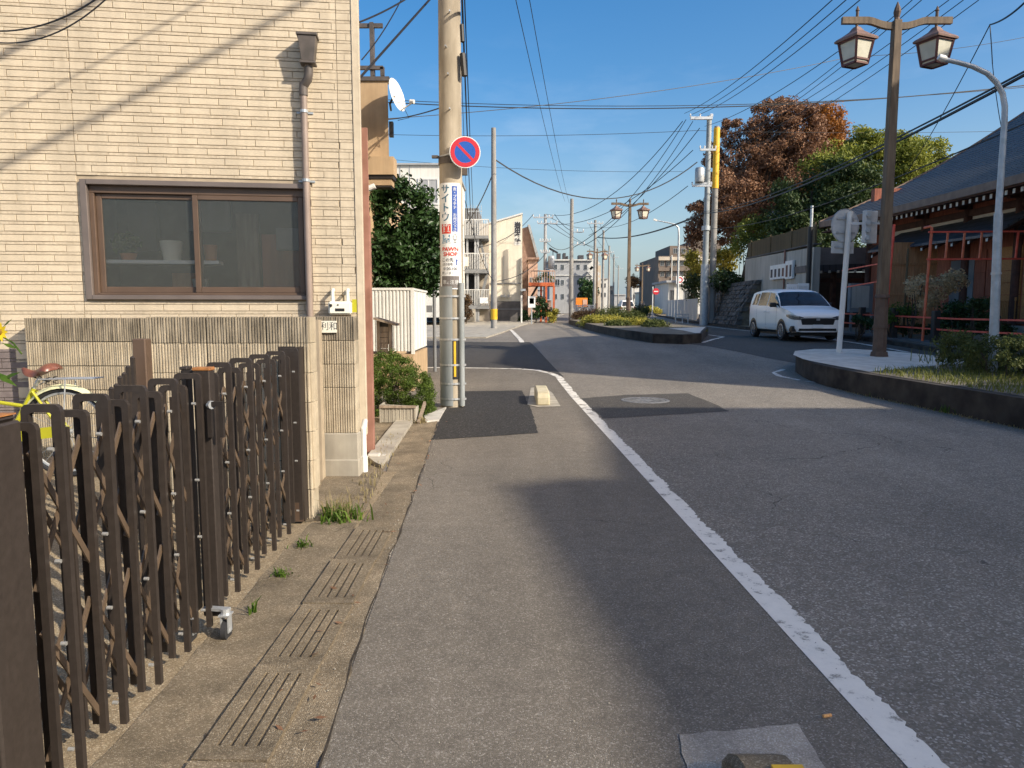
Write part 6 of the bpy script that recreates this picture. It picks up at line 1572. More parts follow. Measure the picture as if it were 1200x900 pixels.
# ------------------------------------------------------------------ white minivan
def minivan():
    t = thing('minivan', 'white compact minivan driving towards the camera past the temple', 'car', (0, 0, 0))
    L = 4.26
    def interp(tab, s):
        for (a, va), (b, vb) in zip(tab, tab[1:]):
            if s <= b:
                f = (s - a) / (b - a); f = f * f * (3 - 2 * f) * .35 + f * .65; return va + (vb - va) * f
        return tab[-1][1]
    ZT = [(0, .78), (.04, .84), (.14, .91), (.35, .985), (.70, 1.05), (.98, 1.10), (1.30, 1.34), (1.62, 1.565), (1.85, 1.645), (2.3, 1.69), (3.0, 1.70), (3.7, 1.67), (4.02, 1.62), (4.12, 1.50), (4.2, 1.15), (4.26, .75)]
    WD = [(0, .62), (.06, .72), (.18, .79), (.4, .825), (.8, .845), (3.5, .845), (4.0, .82), (4.2, .77), (4.26, .72)]
    def prof(s):
        zt = interp(ZT, s); w_ = interp(WD, s); zb = min(1.0 + .02 * s, zt - .04)
        zs = zt - (.06 if s > 1.5 else .025); ws = w_ - max(0, (zs - zb)) * .30
        lo = .23 + (.06 * max(0, 1 - s / .5))
        return [(0, lo), (w_ * .9, lo), (w_, .40), (w_ + .004, min(.70, zb - .05)), (w_ - .006, zb), (ws + .012, zs), (ws * .72, zt - .008), (0, zt)]
    KN = [0, 1, 2, 3, 4, 5, 6, 7]
    def surf(s, q, off=0.0, side=1):
        pr = prof(s); i = min(6, int(q)); f = q - i; x = pr[i][0] + (pr[i + 1][0] - pr[i][0]) * f; z = pr[i][1] + (pr[i + 1][1] - pr[i][1]) * f
        y = L / 2 - s
        dx = pr[i + 1][1] - pr[i][1]; dz = -(pr[i + 1][0] - pr[i][0]); n = math.hypot(dx, dz) or 1
        return (side * (x + dx / n * off), y, z + dz / n * off)
    SS = sorted(set([0, .05, .1, .14, .18, .25, .35, .5, .7, .85, .98] + [round(1.0 + .09 * k, 3) for k in range(11)] + [round(2.1 + .2 * k, 3) for k in range(10)] + [4.02, 4.07, 4.12, 4.16, 4.2, 4.26]))
    QQ = [0, .5, 1, 1.5, 2, 2.5, 3, 3.5, 4, 4.33, 4.66, 5, 5.33, 5.66, 6, 6.5, 7]
    arches = (.82, 3.52); RW = .31
    mb = MB()
    for side in (1, -1):
        k = len(mb.v)
        for s in SS:
            for q in QQ: mb.v.append(Vector(surf(s, q, 0, side)))
        nq = len(QQ)
        for i in range(len(SS) - 1):
            for j in range(nq - 1):
                a = k + i * nq + j; f = (a, a + 1, a + nq + 1, a + nq); mb.f.append(f if side > 0 else tuple(reversed(f)))
        for i in (0, len(SS) - 1): mb.f.append(tuple(k + i * nq + j for j in range(nq)))
    mb.build('body', 'van_white', t, smooth=True)
    def spatch(name, m, s0, s1, q0, q1, off, sides=(1, -1), par=t, nu=8, nv=4, s0b=None, s1b=None):
        mb = MB()
        for sd_ in sides:
            mb.grid(lambda a, b: surf((s0 + (s1 - s0) * a) * (1 - b) + ((s0b if s0b is not None else s0) + ((s1b if s1b is not None else s1) - (s0b if s0b is not None else s0)) * a) * b, q0 + (q1 - q0) * b, off, sd_), nu, nv)
        return mb.build(name, m, par, smooth='all')
    spatch('windscreen', 'car_glass', 1.0, 1.66, 4.35, 7, .006, nu=10, nv=10)
    for sd_ in (1, -1):
        spatch('side_window', 'car_glass', 1.30, 2.22, 4.12, 4.9, .006, (sd_,), s0b=1.80, s1b=2.24)
        spatch('side_window', 'car_glass', 2.30, 3.18, 4.12, 4.9, .006, (sd_,), s0b=2.31, s1b=3.14)
        spatch('side_window', 'car_glass', 3.26, 3.86, 4.15, 4.85, .006, (sd_,), s0b=3.24, s1b=3.70)
        for s in (1.28, 2.26, 3.22):
            spatch('door_seam', 'van_black', s, s + .012, 1.2, 4.05, .003, (sd_,), nu=1, nv=8)
        for s in (2.05, 2.42): 
            p = surf(s, 3.6, .012, sd_); mb = MB(); mb.box(p[0] - .012, p[0] + .012, p[1] - .09, p[1] + .09, p[2] - .018, p[2] + .018); mb.build('door_handle', 'van_white', t, bevel=.006)
        spatch('sill_trim', 'van_black', .95, 3.3, 1.0, 1.5, .004, (sd_,))
        hl = MB(); ol = [(-.012, .46, .655, .74), (-.012, .60, .66, .775), (.04, .715, .665, .80), (.12, .775, .68, .825), (.25, .812, .71, .84), (.42, .838, .77, .835)]
        for (s0, w0, za, zb2), (s1, w1, zc2, zd) in zip(ol, ol[1:]): hl.hexa([(sd_ * (w0 + .008), L / 2 - s0, za), (sd_ * (w1 + .008), L / 2 - s1, zc2), (sd_ * (w1 - .05), L / 2 - s1 - .03, zc2), (sd_ * (w0 - .03), L / 2 - s0 - .03, za), (sd_ * (w0 + .008), L / 2 - s0, zb2), (sd_ * (w1 + .008), L / 2 - s1, zd), (sd_ * (w1 - .05), L / 2 - s1 - .03, zd), (sd_ * (w0 - .03), L / 2 - s0 - .03, zb2)])
        hl.build('headlight', 'headlamp', t, fix=True)
        dl = MB()
        for (s0, w0, za, zb2), (s1, w1, zc2, zd) in zip(ol[1:], ol[2:]): dl.bar((sd_ * (w0 + .010), L / 2 - s0 + .003, zb2 - .018), (sd_ * (w1 + .010), L / 2 - s1 + .003, zd - .018), .02)
        dl.build('light_strip', 'alloy', t)
        p = surf(1.42, 4.1, 0, sd_); mb = MB(); mb.box(p[0] - (.02 if sd_ > 0 else .20), p[0] + (.20 if sd_ > 0 else .02), p[1] - .06, p[1] + .06, p[2], p[2] + .15); mb.build('wing_mirror', 'van_black', t, bevel=.03)
        spatch('rear_light', 'sign_red', 4.10, 4.19, 3.3, 4.6, .008, (sd_,))
    for sa_ in arches:
        for sd_ in (1, -1):
            x = sd_ * .846; yy = L / 2 - sa_; zc = RW
            n = 20; mb = MB(); pts = [(x + sd_ * .004, yy + (RW + .07) * math.cos(math.pi * 2 * j / n), max(.2, zc + (RW + .07) * math.sin(math.pi * 2 * j / n))) for j in range(n)]
            mb.add(pts, [tuple(range(n))]); mb.build('wheel_arch', 'van_black', t)
            mb = MB(); pr = [(RW - .11, .0), (RW - .02, .006), (RW, -.02), (RW, -.17), (RW - .02, -.19), (.05, -.19)]
            kk = 24
            for r, xo in pr:
                for j in range(kk): mb.v.append(Vector((x + sd_ * (.014 + xo), yy + r * math.cos(2 * math.pi * j / kk), zc + r * math.sin(2 * math.pi * j / kk))))
            for i in range(len(pr) - 1):
                for j in range(kk): mb.f.append((i * kk + j, i * kk + (j + 1) % kk, (i + 1) * kk + (j + 1) % kk, (i + 1) * kk + j))
            wl = mb.build('wheel', 'rubber', t, smooth=True)
            mb = MB()
            for j in range(10):
                a = 2 * math.pi * j / 10; mb.bar((x + sd_ * .012, yy + .03 * math.cos(a), zc + .03 * math.sin(a)), (x + sd_ * .008, yy + .205 * math.cos(a), zc + .205 * math.sin(a)), .03, .02)
            rr = [(x + sd_ * .01, yy + .205 * math.cos(2 * math.pi * j / 24), zc + .205 * math.sin(2 * math.pi * j / 24)) for j in range(25)]; mb.tube(rr, .014, 6, cap=False); mb.cyl((x - sd_ * .01, yy, zc), (x + sd_ * .018, yy, zc), .05, n=12)
            mb.build('rim', 'alloy', wl)
    yf = L / 2
    mb = MB(); mb.hexa([(-.50, yf - .05, .50), (.50, yf - .05, .50), (.50, yf + .014, .50), (-.50, yf + .014, .50), (-.56, yf - .05, .735), (.56, yf - .05, .735), (.56, yf + .014, .735), (-.56, yf + .014, .735)]); mb.build('grille', 'van_black', t, bevel=.02)
    mb = MB(); mb.box(-.55, .55, yf - .02, yf + .020, .70, .716); mb.box(-.055, .055, yf, yf + .024, .64, .735); mb.build('grille_bar', 'alloy', t)
    mb = MB(); mb.box(-.60, .60, yf - .12, yf + .010, .30, .40); mb.build('lower_intake', 'van_black', t, bevel=.02)
    mb = MB(); mb.box(-.55, .55, yf - .10, yf + .015, .265, .295); mb.build('lip', 'alloy', t)
    mb = MB(); mb.box(-.165, .165, yf + .012, yf + .03, .405, .515); mb.build('number_plate', 'sign_white', t)
    for s in (-1, 1):
        mb = MB(); mb.box(s * .69 - .105, s * .69 + .105, yf - .30, yf - .05, .29, .47); mb.build('fog_lamp_housing', 'van_black', t, bevel=.02)
        mb = MB(); mb.bar((s * .05, 2.13 - 1.06, 1.155), (s * .55, 2.13 - 1.10, 1.17), .02); mb.build('wiper', 'van_black', t)
    mb = MB(); mb.box(-.75, .75, -1.9, 1.9, .16, .3); mb.build('underbody', 'van_black', t)
    return t
v_ = minivan(); v_.location = (9.62, 24.75, gz(24.75) + .012); v_.rotation_euler = (0, 0, math.pi)

# ------------------------------------------------------------------ temple
tm = thing('temple_hall', 'dark red wooden temple hall with sweeping slate-grey roof and white rafter ends', 'temple', (17, 24, .4))
EX, EZ, Y0, Y1 = 13.5, 5.0, 8.0, 32.0; RX, RZ = 23.2, 10.6
def rz(t): return EZ + (RZ - EZ) * t - .42 * math.sin(math.pi * t)
def ysw(t, yy): return .22 * (abs((yy - 20) / 12) ** 3) * (1 - t)
mb = MB()
NR = 34
def roofrow(i, top):
    t0, t1 = i / NR, (i + 1) / NR + .006
    return t0, t1
for i in range(NR):
    t0, t1 = i / NR, (i + 1) / NR
    ys = [Y0 + (Y1 - Y0) * k / 12 for k in range(13)]
    for ya, yb_ in zip(ys, ys[1:]):
        p = [Vector((EX + (RX - EX) * t0, ya, rz(t0) + ysw(t0, ya) + .035)), Vector((EX + (RX - EX) * t0, yb_, rz(t0) + ysw(t0, yb_) + .035)), Vector((EX + (RX - EX) * t1, yb_, rz(t1) + ysw(t1, yb_))), Vector((EX + (RX - EX) * t1, ya, rz(t1) + ysw(t1, ya)))]
        mb.add(p, [(0, 3, 2, 1)]); q = [p[0] - UP * .035, p[1] - UP * .035]; mb.add([q[0], q[1], p[1], p[0]], [(0, 3, 2, 1)])
m, nt, b = _nodes('roof_slate'); N = nt.nodes
tcx = N.new('ShaderNodeTexCoord'); mpn = N.new('ShaderNodeMapping'); mpn.inputs['Rotation'].default_value = (0, 0, math.pi / 2); lk(nt, tcx.outputs['Object'], mpn.inputs[0])
br = N.new('ShaderNodeTexBrick'); br.inputs['Scale'].default_value = 1; br.inputs['Brick Width'].default_value = .45; br.inputs['Row Height'].default_value = .285; br.inputs['Mortar Size'].default_value = .028
br.inputs['Color1'].default_value = (.055, .060, .072, 1); br.inputs['Color2'].default_value = (.078, .085, .10, 1); br.inputs['Mortar'].default_value = (.03, .033, .04, 1); lk(nt, mpn.outputs[0], br.inputs[0])
lk(nt, br.outputs[0], b.inputs['Base Color']); b.inputs['Roughness'].default_value = .55; MATS['roof_slate'] = m
roof = mb.build('roof', 'roof_slate', tm)
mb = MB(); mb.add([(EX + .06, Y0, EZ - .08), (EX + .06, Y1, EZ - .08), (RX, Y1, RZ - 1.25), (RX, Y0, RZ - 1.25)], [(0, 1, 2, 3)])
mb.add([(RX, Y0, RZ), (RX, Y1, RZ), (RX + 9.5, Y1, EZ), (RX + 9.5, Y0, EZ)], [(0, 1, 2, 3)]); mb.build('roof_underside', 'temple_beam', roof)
mb = MB()
for k in range(24):
    t0, t1 = k / 24, (k + 1) / 24
    x0, x1 = EX + (RX - EX) * t0, EX + (RX - EX) * t1; za, zb2 = rz(t0) + ysw(t0, Y1), rz(t1) + ysw(t1, Y1)
    mb.hexa([(x0, Y1 - .01, za - .28), (x1, Y1 - .01, zb2 - .28), (x1, Y1 + .12, zb2 - .28), (x0, Y1 + .12, za - .28), (x0, Y1 - .01, za + .07), (x1, Y1 - .01, zb2 + .07), (x1, Y1 + .12, zb2 + .07), (x0, Y1 + .12, za + .07)])
mb.build('verge_board', 'fascia', roof)
mb = MB(); ys = [Y0 + (Y1 - Y0) * k / 16 for k in range(17)]
for ya, yb_ in zip(ys, ys[1:]):
    for (o0, o1, h0, h1, m2) in ((-.03, .05, -.22, .02, 0),):
        za, zb2 = EZ + ysw(0, ya), EZ + ysw(0, yb_)
        mb.hexa([(EX + o0, ya, za + h0), (EX + o1, ya, za + h0), (EX + o1, yb_, zb2 + h0), (EX + o0, yb_, zb2 + h0), (EX + o0, ya, za + h1), (EX + o1, ya, za + h1), (EX + o1, yb_, zb2 + h1), (EX + o0, yb_, zb2 + h1)])
mb.build('fascia', 'fascia', roof)
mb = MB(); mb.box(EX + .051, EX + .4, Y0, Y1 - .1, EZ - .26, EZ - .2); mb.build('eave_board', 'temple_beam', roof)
mb = MB(); mb.box(RX - .25, RX + .25, Y0, Y1 + .1, RZ - .05, RZ + .45); mb.box(RX - .4, RX + .4, Y1 - .1, Y1 + .25, RZ - .1, RZ + .75); mb.build('ridge', 'stone_dark', roof, bevel=.04)
rsrc = None; rtip = None
for k in range(56):
    yy = 14.3 + .315 * k
    if yy > Y1 - .3: break
    if rsrc is None:
        mb = MB(); mb.hexa([(0, -.05, -.06), (1.9, -.05, .30), (1.9, .05, .30), (0, .05, -.06), (0, -.05, .06), (1.9, -.05, .42), (1.9, .05, .42), (0, .05, .06)]); rsrc = mb.build('rafter', 'temple_beam', tm, local=True); o = rsrc
        mb = MB(); mb.box(-.006, -.001, -.052, .052, -.062, .062); rtip = mb.build('rafter_end', 'plaster', o)
    else: o = inst(rsrc, 'rafter', tm); inst(rtip, 'rafter_end', o)
    o.location = Vector((EX + .18, yy, EZ - .35 + ysw(0, yy))) - OFF[tm.name]
rtip.location = (0, 0, 0)
mb = MB(); WX = 15.3; mb.box(WX, WX + .3, 8, 31.2, .3, 5.25); mb.box(WX, 30, 30.9, 31.2, .3, 6.5); mb.build('wall', 'temple_wood', tm)
mb = MB()
for z0, z1, o_ in ((3.92, 4.12, .10), (4.52, 4.72, .12), (5.0, 5.2, .2), (1.0, 1.15, .06)): mb.box(WX - o_, WX - .001, 8, 31.1, z0, z1)
mb.build('beam', 'temple_beam', tm)
for yy in (19.4, 21.9, 24.4, 26.9, 29.4, 31.0):
    mb = MB(); mb.cyl((WX - .05, yy, .3), (WX - .05, yy, 5.0), .14, n=12); mb.box(WX - .45, WX - .02, yy - .09, yy + .09, 4.75, 4.98); mb.build('column', 'temple_beam', tm)
for ya, yb_ in ((19.6, 21.7), (22.1, 24.2), (24.6, 26.7), (27.1, 29.2)):
    mb = MB(); mb.box(WX - .03, WX - .0005, ya, yb_, 4.14, 4.50); mb.build('plaster_panel', 'plaster', tm)
mb = MB(); mb.box(WX - .03, WX - .0005, 15, 21.6, 3.2, 3.9); mb.build('plaster_panel', 'plaster', tm)
c = Vector((WX - .1, 21.35, 3.75)); mb = MB(); mb.cyl(c, c - Vector((.3, 0, 0)), .1, .14, n=12); mb.build('wall_lamp', 'black', tm)
# pent roof along the wall
PE, PZ = 14.0, 3.62
mb = MB(); mb.hexa([(PE, 21.2, PZ - .06), (PE, 28.6, PZ + .02), (WX, 28.6, 4.34), (WX, 21.2, 4.34), (PE, 21.2, PZ + .02), (PE, 28.6, PZ + .10), (WX, 28.6, 4.42), (WX, 21.2, 4.42)]); mb.build('pent_roof', 'roof_slate', tm, fix=True)
for k in range(9):
    yy = 21.5 + .85 * k; mb = MB(); mb.bar((PE + .03, yy, PZ - .12), (WX, yy, 4.2), .09, .10); o = mb.build('rafter', 'temple_beam', tm); mb = MB(); mb.box(PE + .018, PE + .026, yy - .048, yy + .048, PZ - .185, PZ - .07); mb.build('rafter_end', 'plaster', o)
# doors and panels of the hall under the pent roof
def wy(u): return WX * FPX / (u - 600)
mb = MB(); mb.box(WX - .02, WX - .0005, wy(1136), wy(1109), .9, 3.1); mb.build('door', 'grey_wall', tm)
for u0, u1, m3 in ((1137, 1150, 'temple_wood'), (1151, 1164, 'temple_wood'), (1166, 1192, 'door_wood'), (1194, 1222, 'door_wood')):
    mb = MB(); n = 6; ya, yb_ = wy(u1), wy(u0)
    for k in range(n): mb.box(WX - .035, WX - .0005, ya + .01, yb_ - .01, 1.15 + k * .37, 1.15 + k * .37 + .355)
    mb.build('door', m3, tm)
mb = MB()
for k in range(14): yy = wy(1190) + (wy(1164) - wy(1190)) * k / 13; mb.box(WX - .12, WX - .09, yy - .02, yy + .02, 1.1, 1.75)
mb.box(WX - .13, WX - .08, wy(1191), wy(1163), 1.7, 1.8); mb.build('railing', 'door_wood', tm)
mb = MB(); mb.box(WX - .8, WX - .2, 15, wy(1168), .4, .95); mb.build('stone_base', 'concrete', tm)
bf = thing('board_fence', 'brown vertical board fence under the small temple roof', 'fence', (14.2, 25.6, .4))
for k in range(11):
    u0 = 1038.5 + 5.15 * k; y = 25.6; mb = MB(); zb = .55; mb.box(xat(u0, y), xat(u0 + 4.8, y), y + (.012 if k % 2 else 0), y + .035, zb, zat(284 - .05 * k, y)); mb.build('board', 'board', bf)
mb = MB(); mb.box(xat(1038, y), xat(1095, y), y - .03, y - .001, zat(310.5, y), zat(308.5, y)); mb.build('rail', 'board', bf); mb = MB(); mb.box(xat(1038, y), xat(1095, y), y - .03, y - .001, zat(346, y), zat(343.5, y)); mb.build('rail', 'board', bf)
# red frames and fence by the kerb
rf_ = thing('steel_gantry', 'orange-red steel ladder frame on a tall post before the temple', 'frame', (xat(1086, 21), 21, .4)); y = 21.0
mb = MB(); x = xat(1086.3, y); mb.tube([(xat(1083, y), y, gz(y)), (xat(1085.5, y), y, zat(300, y)), (x, y, zat(267, y)), (x - .05, y + .02, zat(265.5, y)), (xat(1078, y + .3), y + .3, zat(265.5, y))], .038, 10); mb.build('post', 'orange_red', rf_, smooth=True)
for v in (272, 304):
    mb = MB(); mb.bar((xat(1082, y), y - .03, zat(v, y)), (xat(1250, y), y - .03, zat(v - 1, y)), .045); mb.build('rail', 'red_rail', rf_)
for u in (1104.5, 1124, 1144, 1186, 1206):
    mb = MB(); mb.bar((xat(u - 1, y), y - .03, zat(303.3, y)), (xat(u, y), y - .03, zat(272.5, y)), .045); mb.build('rung', 'orange_red' if u < 1150 else 'red_rail', rf_)
mb = MB(); xx = xat(1206, y); mb.bar((xx, y, gz(y)), (xx, y, zat(272, y)), .09); mb.build('post', 'red_rail', rf_)
rp_ = thing('steel_mast', 'tall red pole with two short cross rails left of the orange-red ladder frame', 'frame', (xat(1040, 22.6), 22.6, .4)); y = 22.6
mb = MB(); mb.tube([(xat(1038, y), y, gz(y)), (xat(1042.5, y), y, zat(263, y))], .04, 10); mb.build('post', 'red_rail', rp_, smooth=True)
for v0, v1 in ((316, 312), (336.5, 333)):
    mb = MB(); mb.bar((xat(985, y + 3), y + 3, zat(v0 + 1, y + 3)), (xat(1041, y), y, zat(v1 - 5.5, y)), .04); mb.build('rail', 'red_rail', rp_)
mb = MB(); mb.cyl((xat(1060, 23), 23, .4), (xat(1060.5, 23), 23, zat(291, 23)), .035, n=8); tag(mb.build('thin_post', 'bamboo_fence', origin=(xat(1060, 23), 23, .4)), 'thin greenish post between the two red frames', 'post')
kf = thing('red_fence', 'low fence of two red rails on black posts along the temple kerb', 'fence', (12, 22, .4))
FX = lambda y: 12.05 - .02 * (y - 20)
for y in (27.0, 24.6, 22.6, 20.45, 18.0, 15.6):
    mb = MB(); mb.box(FX(y) - .09, FX(y) + .09, y - .09, y + .09, gz(y) + .1, gz(y) + 1.08); mb.build('post', 'black', kf, bevel=.015)
for h in (.88, .56):
    mb = MB(); mb.bar((FX(10), 10, gz(20) + h), (FX(19.5), 19.5, gz(20) + h), .035, .045); mb.build('rail', 'red_rail', kf); mb = MB(); mb.bar((FX(19.5), 19.5, gz(20) + h), (FX(28), 28, gz(26) + h), .035, .045); mb.build('rail', 'red_rail', kf)
mb = MB(); mb.prism([(FX(10) - .25, 10), (FX(10) + .5, 10), (FX(28) + .5, 28), (FX(28) - .25, 28)], lambda x, y: gz(y), lambda x, y: gz(y) + .24); mb.build('plinth', 'dark_base', kf)
# bushes by the temple
bush('dry_bush', 'spreading bush of dry brown leaves before the board fence', [(1070, 332), (1082, 328), (1095, 332), (1108, 326), (1118, 322), (1126, 330), (1074, 345), (1088, 348), (1102, 344), (1116, 338), (1068, 340), (1080, 358), (1095, 355), (1122, 324), (1110, 334)], 22.4, .26, 'leaf_dead', 60, .09, seed=3)
bush('temple_bush', 'low green bush at the foot of the tall red pole', [(1045, 366), (1052, 362), (1060, 366), (1068, 370), (1048, 376), (1042, 373), (1066, 362)], 22.8, .24, 'leaf_box', 60, .08, seed=4)
bush('temple_bush', 'dark green bush right of the dry brown bush', [(1112, 362), (1120, 360), (1128, 366), (1118, 372), (1108, 372), (1132, 372), (1124, 378), (1104, 380)], 21.6, .27, 'leaf_dark', 90, .09, seed=5)
bush('temple_bush', 'dark bush behind the curved street light', [(1140, 356), (1148, 358), (1156, 356), (1144, 370), (1152, 372), (1160, 378), (1146, 384), (1172, 386), (1180, 388)], 20.6, .27, 'leaf_cedar', 90, .09, seed=6)
bush('temple_bush', 'low dark hedge behind the red rails beside the lantern post', [(1005, 374), (1015, 376), (1050, 384), (1062, 386), (1075, 384), (1088, 386), (1098, 388), (1022, 380)], 23.2, .22, 'leaf_dark', 90, .08, seed=7)
# retaining wall with bamboo fence and lettered boards
rw = thing('retaining_wall', 'pale concrete retaining wall behind the minivan carrying a brown slat fence', 'wall', (13.2, 36, .4))
RXx = 13.25
ya, yb_ = 31.9, 41.2
mb = MB(); mb.hexa([(RXx, ya, 0), (RXx + .3, ya, 0), (RXx + .3, yb_, 0), (RXx, yb_, 0), (RXx, ya, 4.15), (RXx + .3, ya, 4.15), (RXx + .3, yb_, 4.25), (RXx, yb_, 4.25)]); mb.build('wall_body', 'retain', rw)
mb = MB(); mb.box(RXx - .03, RXx + .33, ya, yb_, 4.26, 4.32); mb.build('coping', 'dark_base', rw)
n = 62; ps = None
for k in range(n):
    yy = ya + .05 + (yb_ - ya - .1) * k / n
    if ps is None: mb = MB(); mb.box(0, .03, 0, .135, 0, 1); ps = mb.build('slat', 'bamboo_fence', rw, local=True); o = ps
    else: o = inst(ps, 'slat', rw)
    o.location = Vector((RXx + .1, yy, 4.33)) - OFF[rw.name]; o.scale = (1, 1, .82 + random.uniform(-.02, .02))
for yy in (32.0, 34.7, 37.5, 40.5): mb = MB(); mb.box(RXx + .06, RXx + .0995, yy, yy + .1, 4.33, 5.25); mb.build('fence_post', 'bamboo_fence', rw)
sb = thing('lettered_boards', 'row of white lettered boards fixed to the pale retaining wall', 'sign', (RXx, 35, 3.2))
for k in range(6):
    yy0 = RXx * FPX / (902 + 4.4 * k - 600); yy1 = RXx * FPX / (902 + 4.4 * (k + 1) - 600); big = .10 if k > 3 else 0
    z0, z1 = 2.92 - (.05 if k > 3 else 0), 3.62 + big + .0 * k
    mb = MB(); mb.box(RXx - .14, RXx - .03, yy1 + .02, yy0 - .01, z0 - .02 * (5 - k) * 0, z1); bd = mb.build('board', 'sign_white', sb)
    mb = MB(); yc = (yy0 + yy1) / 2; w_ = abs(yy0 - yy1)
    mb.box(RXx - .146, RXx - .141, yc - w_ * .26, yc + w_ * .26, z0 + .1, z1 - .2); mb.build('lettering', 'text_dark' if k not in (3, 4) else 'lamp_red', bd)
mb = MB(); mb.box(RXx - .03, RXx - .001, 33.8, 36.8, 2.98, 3.5); mb.build('backing', 'black', sb)
yy = RXx * FPX / (917 - 600); mb = MB(); mb.cyl((RXx - .06, yy, .4), (RXx - .06, yy, 4.3), .045, n=8); tag(mb.build('red_pipe', 'rust_brown', origin=(RXx - .06, yy, .4)), 'thin red vertical pipe on the pale retaining wall behind the boards', 'pipe')
t = thing('fence_pole', 'grey and black pole at the right end of the pale retaining wall', 'pole', (xat(946, 31.6), 31.6, .4)); y = 31.6; x = xat(946, y)
mb = MB(); mb.cyl((x, y, gz(y)), (x, y, zat(266, y)), .11, n=12); mb.build('lower_pole', 'black', t); mb = MB(); mb.cyl((x + .02, y, zat(266, y) + .001), (x + .02, y, zat(241, y)), .06, n=10); mb.build('upper_pole', 'steel', t)
gw = thing('gate_building', 'low grey walled temple gate with dark opening between retaining wall and board fence', 'building', (14, 33, .4))
y = 33.5; mb = MB(); ub(mb, 945, 1045, 290, 311, y, .5); mb.build('parapet', 'grey_wall', gw)
mb = MB(); a0 = [(944, 311), (1045, 308), (1045, 316), (944, 319)]; ushape(mb, a0, y - .9, 1.3); mb.build('eave', 'roof_slate', gw, fix=True)
for k in range(9): mb = MB(); u = 951 + 10 * k; ub(mb, u, u + 2.6, 317.6 - .3 * k, 320.4 - .3 * k, y - .92, .05); mb.build('rafter_end', 'plaster', gw)
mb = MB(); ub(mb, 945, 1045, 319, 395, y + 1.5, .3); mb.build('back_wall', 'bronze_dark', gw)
mb = MB()
for u in (949, 975, 1012): ub(mb, u, u + 4, 319, 392, y - .3, .3)
ub(mb, 945, 1045, 326, 331, y - .25, .2); mb.build('timber_frame', 'temple_beam', gw)
nb = thing('notice_board', 'two white notice panels side by side behind the minivan', 'notice board', (xat(935, 28.5), 28.5, .4)); y = 28.5
for u0, u1, vt, vb in ((921.5, 933.8, 333, 372), (934.6, 947, 332, 374)):
    mb = MB(); ub(mb, u0, u1, vt, vb, y, .05); bd = mb.build('panel', 'sign_white', nb)
    mb = MB()
    for k in range(5 if u0 < 930 else 8): ub(mb, u0 + 1.4 + k * (2.0 if u0 < 930 else 1.3), u0 + 2 + k * (2.0 if u0 < 930 else 1.3), vt + 3, vb - 12 - (k * 7) % 9, y - .006, .005)
    mb.build('lettering', 'sign_back', bd)
for u in (922, 947): mb = MB(); ub(mb, u, u + 1, 332, 385, y + .06, .06); mb.build('leg', 'grey_wall', nb)
nb = thing('notice_board', 'grey notice case with glass front on posts left of the lantern post', 'notice board', (xat(1010, 27), 27, .4)); y = 27
mb = MB(); ub(mb, 996, 1023, 332, 366, y, .2); mb.build('case', 'slab_grey', nb); mb = MB(); ub(mb, 998.5, 1018.5, 335, 361, y - .02, .015); mb.build('panel', 'retain', nb)
for u in (996.5, 1020.5): mb = MB(); ub(mb, u, u + 2, 366.2, 392, y + .02, .1); mb.build('leg', 'grey_wall', nb)
# ------------------------------------------------------------------ stone bank, hedges and trees on the right
sbk = thing('stone_bank', 'dark sloping stone bank beside the two tall poles', 'stone wall', (12.6, 44, .4))
rg = random.Random(31); mb = MB()
ys0, ys1 = 38.5, 49.5; bx0 = lambda y: 11.75 + .09 * max(0, y - 40)
row_h = .24
mb.hexa([(bx0(ys0) + .1, ys0, 0), (bx0(ys0) + 2.5, ys0, 0), (bx0(ys1) + 2.5, ys1, 0), (bx0(ys1) + .1, ys1, 0), (bx0(ys0) + 1.2, ys0, 2.9), (bx0(ys0) + 2.5, ys0, 2.9), (bx0(ys1) + 2.5, ys1, 2.6), (bx0(ys1) + 1.2, ys1, 2.6)]); mb.build('bank_core', 'earth', sbk)
mb = MB()
for r in range(11):
    y = ys0 - rg.random() * .3
    while y < ys1:
        L = rg.uniform(.28, .6); z = .36 + r * row_h; x = bx0(y) + .03 + r * row_h * .43
        h = row_h * .9
        c = [(x + rg.uniform(-.05, .05), y + .02 + rg.uniform(0, .05), z), (x + .3, y + .02, z), (x + .3, y + L - .03, z), (x + rg.uniform(-.05, .05), y + L - .03, z), (x + .1 + rg.uniform(-.05, .05), y + .04, z + h), (x + .4, y + .03, z + h), (x + .4, y + L - .05, z + h), (x + .1 + rg.uniform(-.05, .05), y + L - .05, z + h)]
        mb.hexa(c); y += L
o = mb.build('stones', 'stone_dark', sbk); o['kind'] = 'stuff'
bush('bank_hedge', 'green hedge on top of the dark stone bank', [(842, 326), (850, 322), (858, 327), (864, 331), (836, 333), (846, 334), (868, 338), (854, 336), (872, 345)], 44, .55, 'leaf_cedar', 110, .17, seed=3, ys=1.2)
bush('yellow_bush', 'yellow-green tree behind the two tall poles, left one', [(812, 300), (815, 310), (808, 306), (818, 318), (812, 322)], 62, .75, 'leaf_yellow', 80, .26, seed=4, ys=1.2)
bush('yellow_bush', 'yellow-green tree right of the two tall poles above the hedge', [(846, 296), (852, 302), (844, 306), (855, 312), (848, 317), (840, 300), (856, 296)], 60, .75, 'leaf_yellow', 80, .26, seed=5, ys=1.2)
bush('green_bush', 'dark green tree partly hidden left of the two tall poles', [(813, 328), (808, 335), (818, 340), (815, 350), (820, 330)], 58, .75, 'leaf_cedar', 80, .24, seed=6, ys=1.2)
